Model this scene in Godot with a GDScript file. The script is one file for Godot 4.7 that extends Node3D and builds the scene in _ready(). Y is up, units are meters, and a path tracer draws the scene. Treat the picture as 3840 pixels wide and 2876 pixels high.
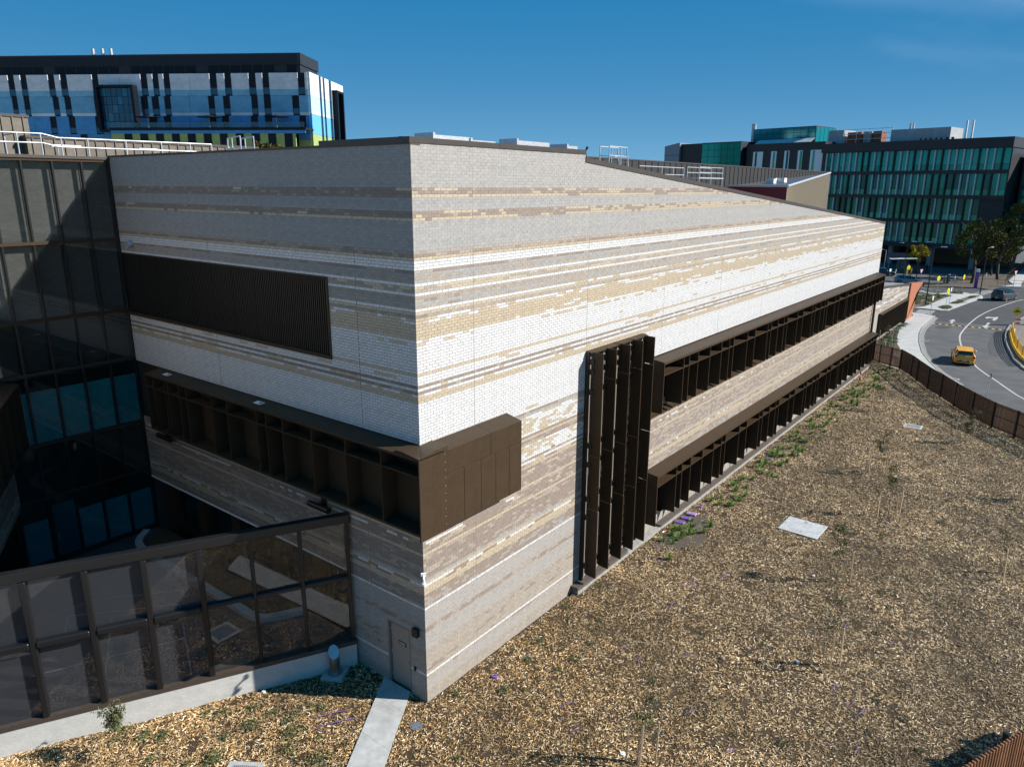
extends Node3D
# A brick hospital wing seen from a drone, with a mulched garden, a curving road and neighbouring buildings.
# World axes: the near bottom corner of the brick building is the origin, the sunlit wall runs along -z facing +x,
# the shaded wall runs along -x facing +z.

class MB:
	var v := PackedVector3Array()
	var n := PackedVector3Array()
	var c := PackedColorArray()
	var col := Color(1, 1, 1)
	var colored := false
	func _put(p: Vector3, nn: Vector3) -> void:
		v.append(p)
		n.append(nn)
		if colored:
			c.append(col)
	func tri(a: Vector3, b: Vector3, d: Vector3) -> void:   # counter-clockwise from the front
		var nn := (b - a).cross(d - a).normalized()
		_put(a, nn)
		_put(d, nn)
		_put(b, nn)
	func quad(a: Vector3, b: Vector3, d: Vector3, e: Vector3) -> void:   # counter-clockwise from the front
		var nn := (d - a).cross(e - b).normalized()
		for p: Vector3 in [a, d, b, a, e, d]:
			_put(p, nn)
	func box(ctr: Vector3, s: Vector3, bs := Basis.IDENTITY) -> void:
		var h := s * 0.5
		var p: Array[Vector3] = []
		for i in 8:
			p.append(ctr + bs * Vector3(h.x if i & 1 else -h.x, h.y if i & 2 else -h.y, h.z if i & 4 else -h.z))
		quad(p[4], p[5], p[7], p[6])
		quad(p[1], p[0], p[2], p[3])
		quad(p[5], p[1], p[3], p[7])
		quad(p[0], p[4], p[6], p[2])
		quad(p[6], p[7], p[3], p[2])
		quad(p[0], p[1], p[5], p[4])
	func span(lo: Vector3, hi: Vector3) -> void:
		box((lo + hi) * 0.5, (hi - lo).abs())
	# bevelled box: the edges that catch light
	func bbox(ctr: Vector3, s: Vector3, b: float, bs := Basis.IDENTITY) -> void:
		var h := s * 0.5
		var q := h - Vector3(b, b, b)
		var P := func(sx: float, sy: float, sz: float, k: int) -> Vector3:
			return ctr + bs * Vector3(sx * (h.x if k == 0 else q.x), sy * (h.y if k == 1 else q.y), sz * (h.z if k == 2 else q.z))
		for s1: float in [-1.0, 1.0]:
			var fx := [P.call(s1, -1.0, -s1, 0), P.call(s1, 1.0, -s1, 0), P.call(s1, 1.0, s1, 0), P.call(s1, -1.0, s1, 0)]
			quad(fx[3], fx[0], fx[1], fx[2])
			var fy := [P.call(-1.0, s1, -s1, 1), P.call(-1.0, s1, s1, 1), P.call(1.0, s1, s1, 1), P.call(1.0, s1, -s1, 1)]
			quad(fy[0], fy[1], fy[2], fy[3])
			var fz := [P.call(-s1, -1.0, s1, 2), P.call(s1, -1.0, s1, 2), P.call(s1, 1.0, s1, 2), P.call(-s1, 1.0, s1, 2)]
			quad(fz[0], fz[1], fz[2], fz[3])
		for a: float in [-1.0, 1.0]:
			for d: float in [-1.0, 1.0]:
				both(P.call(a, d, -1.0, 0), P.call(a, d, 1.0, 0), P.call(a, d, 1.0, 1), P.call(a, d, -1.0, 1), ctr)
				both(P.call(-1.0, a, d, 1), P.call(1.0, a, d, 1), P.call(1.0, a, d, 2), P.call(-1.0, a, d, 2), ctr)
				both(P.call(a, -1.0, d, 0), P.call(a, 1.0, d, 0), P.call(a, 1.0, d, 2), P.call(a, -1.0, d, 2), ctr)
				for e: float in [-1.0, 1.0]:
					var t0: Vector3 = P.call(a, d, e, 0)
					var t1: Vector3 = P.call(a, d, e, 1)
					var t2: Vector3 = P.call(a, d, e, 2)
					if (t1 - t0).cross(t2 - t0).dot(t0 - ctr) > 0.0:
						tri(t0, t1, t2)
					else:
						tri(t0, t2, t1)
	func both(a: Vector3, b: Vector3, d: Vector3, e: Vector3, ctr: Vector3) -> void:
		if (b - a).cross(d - a).dot((a + d) * 0.5 - ctr) > 0.0:
			quad(a, b, d, e)
		else:
			quad(e, d, b, a)
	func tube(p0: Vector3, p1: Vector3, r0: float, r1: float, k := 8, caps := true) -> void:
		var w := p1 - p0
		if w.length() < 1e-6:
			return
		w = w.normalized()
		var a := w.cross(Vector3.RIGHT if absf(w.x) < 0.8 else Vector3.UP).normalized()
		var b := w.cross(a)
		for i in k:
			var t0 := TAU * i / k
			var t1 := TAU * (i + 1) / k
			var d0 := a * cos(t0) + b * sin(t0)
			var d1 := a * cos(t1) + b * sin(t1)
			var q0 := p0 + d0 * r0
			var q1 := p0 + d1 * r0
			var q2 := p1 + d1 * r1
			var q3 := p1 + d0 * r1
			for e: Array in [[q0, d0], [q2, d1], [q1, d1], [q0, d0], [q3, d0], [q2, d1]]:
				_put(e[0], e[1])
			if caps:
				tri(p1, q3, q2)
				tri(p0, q1, q0)
	func path(pts: Array, r0: float, r1: float, k := 6) -> void:
		for i in pts.size() - 1:
			var f := float(i) / (pts.size() - 1)
			var g := float(i + 1) / (pts.size() - 1)
			tube(pts[i], pts[i + 1], lerpf(r0, r1, f), lerpf(r0, r1, g), k, i == 0 or i == pts.size() - 2)
	# upright prism over a plan polygon (x, z); y0 bottom, y1 top
	func prism(pl: PackedVector2Array, y0: float, y1: float, sides := true) -> void:
		var p := pl
		if Geometry2D.is_polygon_clockwise(p):
			p = pl.duplicate()
			p.reverse()
		var ix := Geometry2D.triangulate_polygon(p)
		for i in range(0, ix.size(), 3):
			var a := p[ix[i]]
			var b := p[ix[i + 1]]
			var d := p[ix[i + 2]]
			var va := Vector3(a.x, y1, a.y)
			var vb := Vector3(b.x, y1, b.y)
			var vd := Vector3(d.x, y1, d.y)
			if (vb - va).cross(vd - va).y > 0.0:
				tri(va, vb, vd)
			else:
				tri(va, vd, vb)
		if sides:
			for i in p.size():
				var a := p[i]
				var b := p[(i + 1) % p.size()]
				var mid := (a + b) * 0.5
				var out := Vector2(b.y - a.y, a.x - b.x).normalized()
				var q := [Vector3(a.x, y0, a.y), Vector3(b.x, y0, b.y), Vector3(b.x, y1, b.y), Vector3(a.x, y1, a.y)]
				if Geometry2D.is_point_in_polygon(mid + out * 0.002, p):
					quad(q[0], q[1], q[2], q[3])
				else:
					quad(q[1], q[0], q[3], q[2])
	# a profile (list of Vector2) swept along a straight line: o + u * x + w * y, from 0 to l
	func sweep(prof: Array, o: Vector3, u: Vector3, w: Vector3, l: Vector3) -> void:
		var m := prof.size()
		var cen := Vector2.ZERO
		for q: Vector2 in prof:
			cen += q / m
		var cc := o + u * cen.x + w * cen.y + l * 0.5
		for i in m:
			var a: Vector2 = prof[i]
			var b: Vector2 = prof[(i + 1) % m]
			var pa := o + u * a.x + w * a.y
			var pb := o + u * b.x + w * b.y
			both(pa, pb, pb + l, pa + l, cc)
		for i in range(1, m - 1):
			for e: Vector3 in [Vector3.ZERO, l]:
				var t0: Vector3 = o + u * prof[0].x + w * prof[0].y + e
				var t1: Vector3 = o + u * prof[i].x + w * prof[i].y + e
				var t2: Vector3 = o + u * prof[i + 1].x + w * prof[i + 1].y + e
				if (t1 - t0).cross(t2 - t0).dot(t0 - cc) > 0.0:
					tri(t0, t1, t2)
				else:
					tri(t0, t2, t1)
	func mesh() -> ArrayMesh:
		var a := []
		a.resize(Mesh.ARRAY_MAX)
		a[Mesh.ARRAY_VERTEX] = v
		a[Mesh.ARRAY_NORMAL] = n
		if colored:
			a[Mesh.ARRAY_COLOR] = c
		var m := ArrayMesh.new()
		m.add_surface_from_arrays(Mesh.PRIMITIVE_TRIANGLES, a)
		return m

const EYE := Vector3(14.0726, 15.7545, 13.796)
var M := {}
var used := {}
var T := {}

func numbered(parent: Node, nm: String) -> String:
	var k := str(parent.get_instance_id()) + nm
	var i: int = used.get(k, 0)
	used[k] = i + 1
	return nm if i == 0 else "%s_%03d" % [nm, i]

func add(parent: Node, nm: String, what, m: Material, at := Transform3D.IDENTITY) -> MeshInstance3D:
	var o := MeshInstance3D.new()
	o.mesh = what.mesh() if what is MB else what
	o.material_override = m
	o.transform = at
	o.name = numbered(parent, nm)
	parent.add_child(o, true)
	return o

func tag(o: Node, label: String, category: String, group := "") -> Node:
	o.set_meta("label", label)
	o.set_meta("category", category)
	if group != "":
		o.set_meta("group", group)
	return o

func thing(nm: String, label: String, category: String, at := Vector3.ZERO, turn := 0.0, group := "") -> Node3D:
	var o := Node3D.new()
	o.name = numbered(self, nm)
	add_child(o, true)
	o.transform = Transform3D(Basis(Vector3.UP, turn), at)
	tag(o, label, category, group)
	return o

func structure(nm: String, what, m: Material) -> MeshInstance3D:
	var o := add(self, nm, what, m)
	o.set_meta("kind", "structure")
	return o

func copy_of(src: Node3D, at: Vector3, turn: float, label := "", group := "") -> Node3D:
	var o: Node3D = src.duplicate()
	var base := String(src.name)
	var re := RegEx.create_from_string("_[0-9]{3}$")
	o.name = numbered(self, re.sub(base, ""))
	add_child(o, true)
	o.transform = Transform3D(Basis(Vector3.UP, turn).scaled(src.scale), at)
	if label != "":
		o.set_meta("label", label)
	if group != "":
		o.set_meta("group", group)
	return o

func lin(r: float, g: float, b: float) -> Color:
	return Color(r, g, b).linear_to_srgb()

# grey variation texture (around 1) made of fine and coarse noise; kept in T
func vary(key: String, size: int, f_fine: float, f_coarse: float, depth: float, sd: int, streak := 1.0) -> ImageTexture:
	if T.has(key):
		return T[key]
	var a := FastNoiseLite.new()
	a.seed = sd
	a.frequency = f_fine
	a.fractal_octaves = 3
	var b := FastNoiseLite.new()
	b.seed = sd + 9
	b.frequency = f_coarse
	b.fractal_octaves = 4
	var ia := a.get_seamless_image(size, size)
	var ib := b.get_seamless_image(size, size)
	var im := Image.create(size, size, false, Image.FORMAT_RGB8)
	for y in size:
		for x in size:
			var p := ia.get_pixel(x, int(y * streak) % size).r
			var q := ib.get_pixel(x, y).r
			var w := clampf(1.0 - depth * (0.55 * p + 0.45 * q), 0.0, 1.0)
			im.set_pixel(x, y, Color(w, w, w))
	T[key] = ImageTexture.create_from_image(im)
	return T[key]

func mat(key: String, c: Color, rough := 0.7, metal := 0.0, tex: Texture2D = null, scale := 1.0, spec := 0.5) -> StandardMaterial3D:
	if M.has(key):
		return M[key]
	var m := StandardMaterial3D.new()
	m.albedo_color = c
	m.roughness = rough
	m.metallic = metal
	m.metallic_specular = spec
	if tex:
		m.albedo_texture = tex
		m.uv1_triplanar = true
		m.uv1_world_triplanar = true
		m.uv1_scale = Vector3.ONE * scale
	M[key] = m
	return m

func vmat(key: String, rough := 0.8, tex: Texture2D = null, scale := 1.0) -> StandardMaterial3D:
	var m := mat(key, Color(1, 1, 1), rough, 0.0, tex, scale)
	m.vertex_color_use_as_albedo = true
	return m

func pane(key: String, c: Color, alpha: float) -> StandardMaterial3D:
	if M.has(key):
		return M[key]
	var m := StandardMaterial3D.new()
	m.transparency = BaseMaterial3D.TRANSPARENCY_ALPHA
	m.albedo_color = Color(c.r, c.g, c.b, alpha)
	m.roughness = 0.02
	m.metallic_specular = 0.6
	M[key] = m
	return m

func V2(a: Array) -> PackedVector2Array:
	var o := PackedVector2Array()
	for i in range(0, a.size(), 2):
		o.append(Vector2(a[i], a[i + 1]))
	return o

func _ready() -> void:
	camera_and_light()
	materials()
	grounds()
	main_building()
	facade_fittings()
	glass_wing()
	courtyard()
	low_building()
	blue_building()
	green_building()
	rooftop_things()
	street()
	vehicles()
	trees()
	fences()
	garden()

func camera_and_light() -> void:
	var cam := Camera3D.new()
	cam.name = "camera"
	cam.fov = 55.637
	cam.near = 0.1
	cam.far = 2000.0
	var f := Vector3(-0.59292376, -0.26130302, -0.76168375)
	var r := Vector3(0.78846386, 0.00378655, -0.61506943)
	var u := Vector3(-0.16360366, 0.96524939, -0.20378285)
	cam.transform = Transform3D(Basis(r, u, -f), EYE)
	add_child(cam)
	cam.current = true
	var sun := DirectionalLight3D.new()
	sun.name = "sun"
	sun.light_energy = 1.38
	sun.light_color = Color(1.0, 0.98, 0.95)
	sun.light_angular_distance = 0.5
	sun.shadow_enabled = true
	add_child(sun)
	sun.look_at_from_position(Vector3(0.696, 0.559, -0.452) * 100.0, Vector3.ZERO)
	var e := Environment.new()
	e.background_mode = Environment.BG_SKY
	var s := ProceduralSkyMaterial.new()
	s.sky_top_color = lin(0.005, 0.103, 0.24)
	s.sky_horizon_color = lin(0.118, 0.255, 0.378)
	s.sky_curve = 0.06
	s.ground_bottom_color = lin(0.2, 0.18, 0.15)
	s.ground_horizon_color = lin(0.2, 0.21, 0.21)
	s.sun_angle_max = 1.0
	s.sky_cover = cirrus()
	s.sky_cover_modulate = Color(1, 1, 1, 0.5)
	e.sky = Sky.new()
	e.sky.sky_material = s
	e.background_energy_multiplier = 1.0
	e.ambient_light_source = Environment.AMBIENT_SOURCE_SKY
	e.tonemap_mode = Environment.TONE_MAPPER_LINEAR
	e.tonemap_exposure = 1.95
	e.sdfgi_enabled = true
	e.ssao_enabled = true
	e.ssil_enabled = true
	var we := WorldEnvironment.new()
	we.name = "environment"
	we.environment = e
	add_child(we)

# thin streaks of high cloud, the same all round the sky
func cirrus() -> ImageTexture:
	var w := 1024
	var h := 512
	var nz := FastNoiseLite.new()
	nz.seed = 5
	nz.frequency = 0.006
	nz.fractal_octaves = 5
	var im := Image.create(w, h, false, Image.FORMAT_RGBA8)
	for y in h:
		for x in w:
			var a := TAU * x / w
			var q := nz.get_noise_3d(cos(a) * 120.0, (y - 14.0 * sin(a * 3.0)) * 6.0, sin(a) * 120.0)
			var k := clampf((q - 0.2) * 1.2, 0.0, 1.0) * smoothstep(60.0, 200.0, y)
			if y > h / 2:
				k = 0.0
			im.set_pixel(x, y, Color(1, 1, 1, k * 0.3))
	return ImageTexture.create_from_image(im)

func materials() -> void:
	var f := vary("fine", 256, 0.09, 0.012, 0.35, 3)
	var s := vary("soft", 256, 0.03, 0.008, 0.22, 11)
	mat("bronze", lin(0.056, 0.0375, 0.0225), 0.45, 0.0, vary("faint", 256, 0.05, 0.01, 0.14, 15), 0.6, 0.25)
	mat("formed_concrete", lin(0.6, 0.59, 0.55), 0.85, 0.0, vary("formwork", 256, 0.06, 0.012, 0.18, 51), 0.7)
	mat("bronze_dark", lin(0.02, 0.0165, 0.0135), 0.45, 0.0, T["faint"], 0.6)
	mat("cap", lin(0.062, 0.052, 0.045), 0.5, 0.1, T["faint"], 0.5)
	mat("black_metal", lin(0.012, 0.012, 0.013), 0.45, 0.1)
	mat("dark_frame", lin(0.009, 0.009, 0.0095), 0.35, 0.0)
	mat("galv", lin(0.62, 0.64, 0.66), 0.42, 0.5, s, 1.5)
	mat("white_paint", lin(0.78, 0.78, 0.77), 0.5)
	mat("window_glass", lin(0.006, 0.018, 0.02), 0.04, 0.0, null, 1.0, 0.7)
	mat("concrete", lin(0.42, 0.41, 0.38), 0.85, 0.0, f, 0.9)
	mat("concrete_path", lin(0.5, 0.5, 0.48), 0.85, 0.0, s, 0.35)
	mat("asphalt", lin(0.125, 0.125, 0.127), 0.9, 0.0, vary("road", 512, 0.22, 0.011, 0.42, 61), 0.07)
	mat("asphalt_new", lin(0.068, 0.068, 0.071), 0.9, 0.0, T["road"], 0.09)
	mat("road_white", lin(0.62, 0.62, 0.6), 0.75, 0.0, f, 1.2)
	mat("timber", lin(0.17, 0.075, 0.035), 0.65, 0.0, vary("wood", 256, 0.05, 0.02, 0.5, 21, 0.12), 2.0)
	mat("stake", lin(0.66, 0.5, 0.3), 0.75, 0.0, T["faint"], 3.0)
	mat("purple", lin(0.15, 0.085, 0.28), 0.55)
	mat("rubber", lin(0.012, 0.012, 0.012), 0.8)

func mulch_height(x: float, z: float) -> float:
	return 0.022 * sin(x * 1.7 + z * 0.9) * sin(z * 1.3 - x * 0.6) + 0.012 * sin(x * 4.1 - z * 3.3)

var bed_outline := PackedVector2Array()
var front_outline := PackedVector2Array()
var keep_off: Array = []

func grounds() -> void:
	var far := MB.new()
	far.prism(V2([-600, -700, 600, -700, 600, 300, -600, 300]), -0.6, -0.25, false)
	structure("ground", far, mat("far_ground", lin(0.45, 0.405, 0.335), 0.95, 0.0, T["fine"], 0.05))
	# the road and the car park beyond, one sheet; raised paths and verges stand on it
	var road := MB.new()
	road.prism(V2([-40, -93.6, -2.25, -93.6, 0.27, -91.9, 0.44, -86.4, 0.52, -81.9, 0.89, -77.9, 1.87, -72.0, 2.95, -67.0, 4.17, -63.1, 5.32, -59.9, 7.5, -55.4, 10.2, -50.6, 13.2, -46.0, 17.0, -41.0, 24.0, -33.0, 36, -18, 60, 0, 90, -20, 90, -260, -60, -260, -60, -93.6]), -0.3, -0.1, false)
	structure("road", road, M["asphalt"])
	var fresh := MB.new()
	fresh.prism(V2([-40, -93.3, -2.25, -93.3, 0.2, -91.7, 0.43, -88.3, 8.4, -90.4, 9.0, -96, 10, -103, 11, -110, 14, -118, 40, -124, 40, -133, 6.9, -133.2, 3.7, -131.5, 2.8, -126.2, 0.8, -127.4, -3.4, -126.1, -6.5, -123.6, -14, -119, -40, -110]), -0.3, -0.096, false)
	structure("new_asphalt", fresh, M["asphalt_new"])
	# concrete footpath with a kerb along the road
	var fp := MB.new()
	fp.prism(V2([0.15, -91.9, 0.30, -86.4, 0.38, -81.9, 0.75, -77.9, 1.73, -72.0, 2.81, -67.0, 4.03, -63.1, 5.18, -59.9, 7.36, -55.4, 10.05, -50.6, 13.05, -46.0, 16.9, -41.0, 23.9, -33.0, 21.5, -31.5, 15.0, -39.5, 11.2, -44.0, 8.5, -48.0, 6.0, -52.4, 4.2, -56.0, 2.9, -58.9, 0.79, -64.5, 0.79, -67.7, 0.14, -69.8, -0.78, -74.6, -1.56, -80.2, -1.97, -85.6, -2.02, -90.7, -2.6, -93.2, -1.2, -93.2]), -0.12, 0.02)
	structure("footpath", fp, M["concrete_path"])
	var kerb := MB.new()
	var kl := [[-2.4, -93.45], [-1.0, -93.35], [0.27, -91.9], [0.44, -86.4], [0.52, -81.9], [0.89, -77.9], [1.87, -72.0], [2.95, -67.0], [4.17, -63.1], [5.32, -59.9], [7.5, -55.4], [10.2, -50.6], [13.2, -46.0], [17.0, -41.0], [24.0, -33.0]]
	ribbon(kerb, kl, 0.14, -0.12, 0.035)
	var kr := [[40, -46.5], [18, -57], [13.5, -61.5], [11.4, -65.5], [10.4, -69.2], [9.6, -74], [8.83, -79.5], [8.44, -85.1], [8.45, -90], [9.0, -96], [10, -103], [11, -110], [14, -118], [40, -124]]
	ribbon(kerb, kr, 0.16, -0.12, 0.06)
	structure("kerb", kerb, M["concrete"])
	var gut := MB.new()
	ribbon(gut, [[0.55, -91.6], [0.72, -86.4], [0.8, -81.9], [1.17, -77.9], [2.15, -72.0], [3.23, -67.0], [4.43, -63.1], [5.58, -60.0], [7.8, -55.5]], 0.36, -0.12, -0.09)
	structure("gutter", gut, mat("gutter", lin(0.34, 0.33, 0.31), 0.85, 0.0, T["fine"], 0.8))
	# dirt verge across the road
	var verge := MB.new()
	verge.prism(V2([8.6, -90, 8.6, -85.1, 9.0, -79.5, 9.75, -74, 10.55, -69.2, 11.55, -65.5, 13.6, -61.7, 18.1, -57.2, 40, -46.7, 60, -60, 60, -120, 40, -123.8, 14.1, -117.8, 11.1, -109.8, 10.1, -103, 9.1, -96]), -0.12, 0.01, false)
	structure("dirt_verge", verge, mat("dirt", lin(0.24, 0.215, 0.185), 0.95, 0.0, T["fine"], 0.25))
	# traffic island: concrete path on top with planted beds
	var isl := MB.new()
	isl.prism(V2([-14, -97.8, -3.12, -97.7, -2.0, -97.9, 0.03, -97.7, 0.81, -98.4, 1.25, -101.6, 2.08, -108.2, 3.11, -115.0, 2.98, -116.6, 2.32, -118.4, 1.11, -118.8, 0.07, -119.9, -1.68, -118.5, -3.25, -115.2, -4.75, -113.0, -8, -109.5, -14, -106]), -0.12, 0.02)
	structure("traffic_island", isl, M["concrete_path"])
	for b: Array in [[-13.5, -98.3, -3.1, -98.1, -2.2, -99.6, -1.81, -104.6, -1.47, -109.9, -0.75, -114.4, -2.3, -115.2, -3.3, -114.6, -4.7, -112.5, -8, -109, -13.5, -105.6],
			[0.08, -104.9, 1.10, -105.4, 1.75, -111.7, 2.6, -116.6, 2.3, -117.5, 1.37, -115.8, 0.8, -111.7], [-0.35, -100.3, -0.05, -102.8, 0.9, -102.1, 0.7, -99.1, 0.11, -98.9], [-1.58, -117.1, -0.99, -119.3, 0.07, -119.6, 0.2, -117.2]]:
		var bed := MB.new()
		bed.prism(V2(b), 0.0, 0.045)
		structure("planting_bed", bed, mat("bed_soil", lin(0.16, 0.125, 0.07), 0.95, 0.0, T["fine"], 0.6))
	var nv := MB.new()
	nv.prism(V2([-6.3, -123.7, -3.4, -126.2, 0.8, -127.5, 2.7, -126.4, 3.5, -131.7, 5.2, -136, 3.7, -142, 4.4, -172, -3, -176, -2.8, -133, -6.5, -129]), -0.12, 0.03)
	structure("tree_verge", nv, mat("verge_soil", lin(0.12, 0.092, 0.06), 0.95, 0.0, T["fine"], 0.4))
	var np := MB.new()
	np.prism(V2([3.9, -131.8, 6.7, -133.4, 6.3, -141, 6.0, -172, 4.7, -172, 4.2, -142, 5.4, -136]), -0.12, 0.05)
	structure("far_path", np, M["concrete_path"])
	markings()
	mulch()

func ribbon(mb: MB, pts: Array, width: float, y0: float, y1: float) -> void:
	for i in pts.size() - 1:
		var a := Vector2(pts[i][0], pts[i][1])
		var b := Vector2(pts[i + 1][0], pts[i + 1][1])
		var a0 := Vector2(pts[maxi(i - 1, 0)][0], pts[maxi(i - 1, 0)][1])
		var b1 := Vector2(pts[mini(i + 2, pts.size() - 1)][0], pts[mini(i + 2, pts.size() - 1)][1])
		var na := (b - a0).normalized().orthogonal() * width * 0.5
		var nb := (b1 - a).normalized().orthogonal() * width * 0.5
		var P := [a + na, a - na, b - nb, b + nb]
		var t := func(k: int, y: float) -> Vector3: return Vector3(P[k].x, y, P[k].y)
		var ctr := Vector3((a.x + b.x) * 0.5, (y0 + y1) * 0.5, (a.y + b.y) * 0.5)
		mb.both(t.call(0, y1), t.call(1, y1), t.call(2, y1), t.call(3, y1), ctr)
		if y1 - y0 > 0.01:
			mb.both(t.call(0, y0), t.call(0, y1), t.call(3, y1), t.call(3, y0), ctr)
			mb.both(t.call(1, y0), t.call(1, y1), t.call(2, y1), t.call(2, y0), ctr)

func smooth_line(p: Array, per := 4) -> Array:
	var out := []
	for i in p.size() - 1:
		var g := func(k: int) -> Vector2: return Vector2(p[clampi(k, 0, p.size() - 1)][0], p[clampi(k, 0, p.size() - 1)][1])
		for s in per:
			var q: Vector2 = (g.call(i) as Vector2).cubic_interpolate(g.call(i + 1), g.call(i - 1), g.call(i + 2), float(s) / per)
			out.append([q.x, q.y])
	out.append(p[p.size() - 1])
	return out

func decal(nm: String, polys: Array, y: float, m: Material) -> void:
	for pl: Array in polys:
		var mb := MB.new()
		mb.prism(V2(pl), y - 0.004, y, false)
		structure(nm, mb, m)

func markings() -> void:
	var y := -0.088
	var cl := MB.new()
	ribbon(cl, smooth_line([[14, -121], [10.5, -120.5], [7.88, -117.0], [5.68, -105.4], [4.75, -97.5], [4.44, -90.8], [4.41, -85.0], [4.57, -79.9], [5.27, -74.8], [5.84, -72.2], [7.62, -64.8], [8.7, -61.7], [9.88, -59.0], [11.08, -56.1], [12.13, -53.9], [15, -49.5], [21, -42]]), 0.16, y, y)
	structure("centre_line_marking", cl, M["road_white"])
	var z1 := []
	for i in 5:
		var z := -97.2 + i * 0.82
		z1.append([-2.45 + i * 0.03, z, -0.45, z - 0.1, -0.45, z + 0.34, -2.45 + i * 0.03, z + 0.44])
	decal("crossing_stripe_marking", z1, y, M["road_white"])
	var z2 := []
	for i in 6:
		var z := -119.4 - i * 1.15
		z2.append([1.2 + i * 0.22, z, 2.9 + i * 0.22, z - 0.1, 2.9 + i * 0.22, z - 0.6, 1.2 + i * 0.22, z - 0.5])
	decal("crossing_stripe_marking", z2, y, M["road_white"])
	# turn arrow, straight arrow for the far lane and the arrow painted on the near lane
	decal("turn_arrow_marking", [[5.35, -95.4, 5.75, -96.9, 5.75, -96.2, 6.45, -96.6, 6.55, -97.3, 6.75, -96.0, 6.6, -93.4, 6.15, -94.4, 6.35, -94.6, 6.3, -95.6, 5.75, -95.3, 5.75, -94.6],
		[6.05, -91.4, 6.35, -91.3, 6.32, -88.6, 6.62, -88.6, 6.19, -87.0, 5.75, -88.6, 6.03, -88.6], [2.5, -88.0, 2.75, -88.0, 2.62, -89.8, 2.85, -89.8, 2.45, -91.5, 2.1, -89.8, 2.36, -89.8]], y, M["road_white"])
	decal("lane_dash_marking", [[-6.4, -122.5, -5.7, -122.3, -5.7, -122.1, -6.4, -122.3], [-5.2, -121.6, -4.5, -121.4, -4.5, -121.2, -5.2, -121.4], [-3.9, -120.9, -3.2, -120.75, -3.2, -120.55, -3.9, -120.7], [-2.8, -120.8, -2.1, -120.6, -2.1, -120.4, -2.8, -120.6]], y, M["road_white"])
	decal("crossing_block_marking", [[-6.3, -118.2, -5.2, -118.4, -5.0, -117.3, -6.1, -117.2], [-5.1, -117.1, -4.1, -117.3, -3.9, -116.4, -4.9, -116.3], [-4.0, -116.4, -3.0, -116.9, -2.9, -116.2, -3.7, -115.7]], y, M["road_white"])
	decal("road_patch", [[1.5, -83.4, 2.9, -83.9, 3.2, -85.2, 1.7, -85.4]], y, M["asphalt_new"])
	var tm := mat("skid_mark", lin(0.085, 0.085, 0.088), 0.9, 0.0, T["fine"], 0.5)
	decal("road_patch", [[7.3, -86.0, 8.3, -86.0, 8.5, -82, 8.8, -78, 9.4, -74, 9.0, -70, 8.3, -70.5, 7.6, -76, 7.4, -80]], y, tm)
	# rubber speed hump with yellow blocks
	var hump := thing("speed_hump", "black and yellow rubber speed hump across the road before the crossing", "speed hump")
	var n := 22
	for i in n:
		var a := Vector3(0.85, -0.094, -86.3).lerp(Vector3(8.25, -0.094, -87.0), float(i) / n)
		var b := Vector3(0.85, -0.094, -86.3).lerp(Vector3(8.25, -0.094, -87.0), float(i + 1) / n - 0.004)
		var mb := MB.new()
		mb.sweep([Vector2(-0.2, 0), Vector2(-0.1, 0.045), Vector2(0.1, 0.045), Vector2(0.2, 0)], a, Vector3(0.09, 0, 1).normalized(), Vector3.UP, b - a)
		add(hump, "hump_block", mb, mat("hump_yellow", lin(0.6, 0.36, 0.06), 0.7) if i % 2 == 0 else M["rubber"])
	for g: Array in [[1.95, -73.95, 0.9, 0.42, "long drain grate in the kerb beside the curved footpath"], [6.9, -57.4, 0.9, 0.6, "square drain grate in the road just behind the timber fence"]]:
		grate("road_drain_grate", Vector3(g[0], -0.085, g[1]), Vector2(g[2], g[3]), 0.25, g[4], "drain grate")

func grate(nm: String, at: Vector3, size: Vector2, turn: float, label: String, cat: String) -> void:
	var t := thing(nm, label, cat, at, turn)
	var fr := MB.new()
	var w := size.x * 0.5
	var d := size.y * 0.5
	var b := 0.14 * minf(size.x, size.y)
	fr.span(Vector3(-w, -0.05, -d), Vector3(w, 0.012, -d + b))
	fr.span(Vector3(-w, -0.05, d - b), Vector3(w, 0.012, d))
	fr.span(Vector3(-w, -0.05, -d + b), Vector3(-w + b, 0.012, d - b))
	fr.span(Vector3(w - b, -0.05, -d + b), Vector3(w, 0.012, d - b))
	add(t, "frame", fr, M["concrete_path"])
	var base := MB.new()
	base.span(Vector3(-w + b, -0.05, -d + b), Vector3(w - b, -0.02, d - b))
	add(t, "pit_floor", base, M["black_metal"])
	var k := int((size.x - 2 * b) / 0.055)
	for i in k:
		var x := -w + b + (i + 0.5) * (size.x - 2 * b) / k
		var mb := MB.new()
		mb.span(Vector3(x - 0.014, -0.015, -d + b), Vector3(x + 0.014, 0.008, d - b))
		add(t, "grate_bar", mb, M["galv"])

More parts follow.
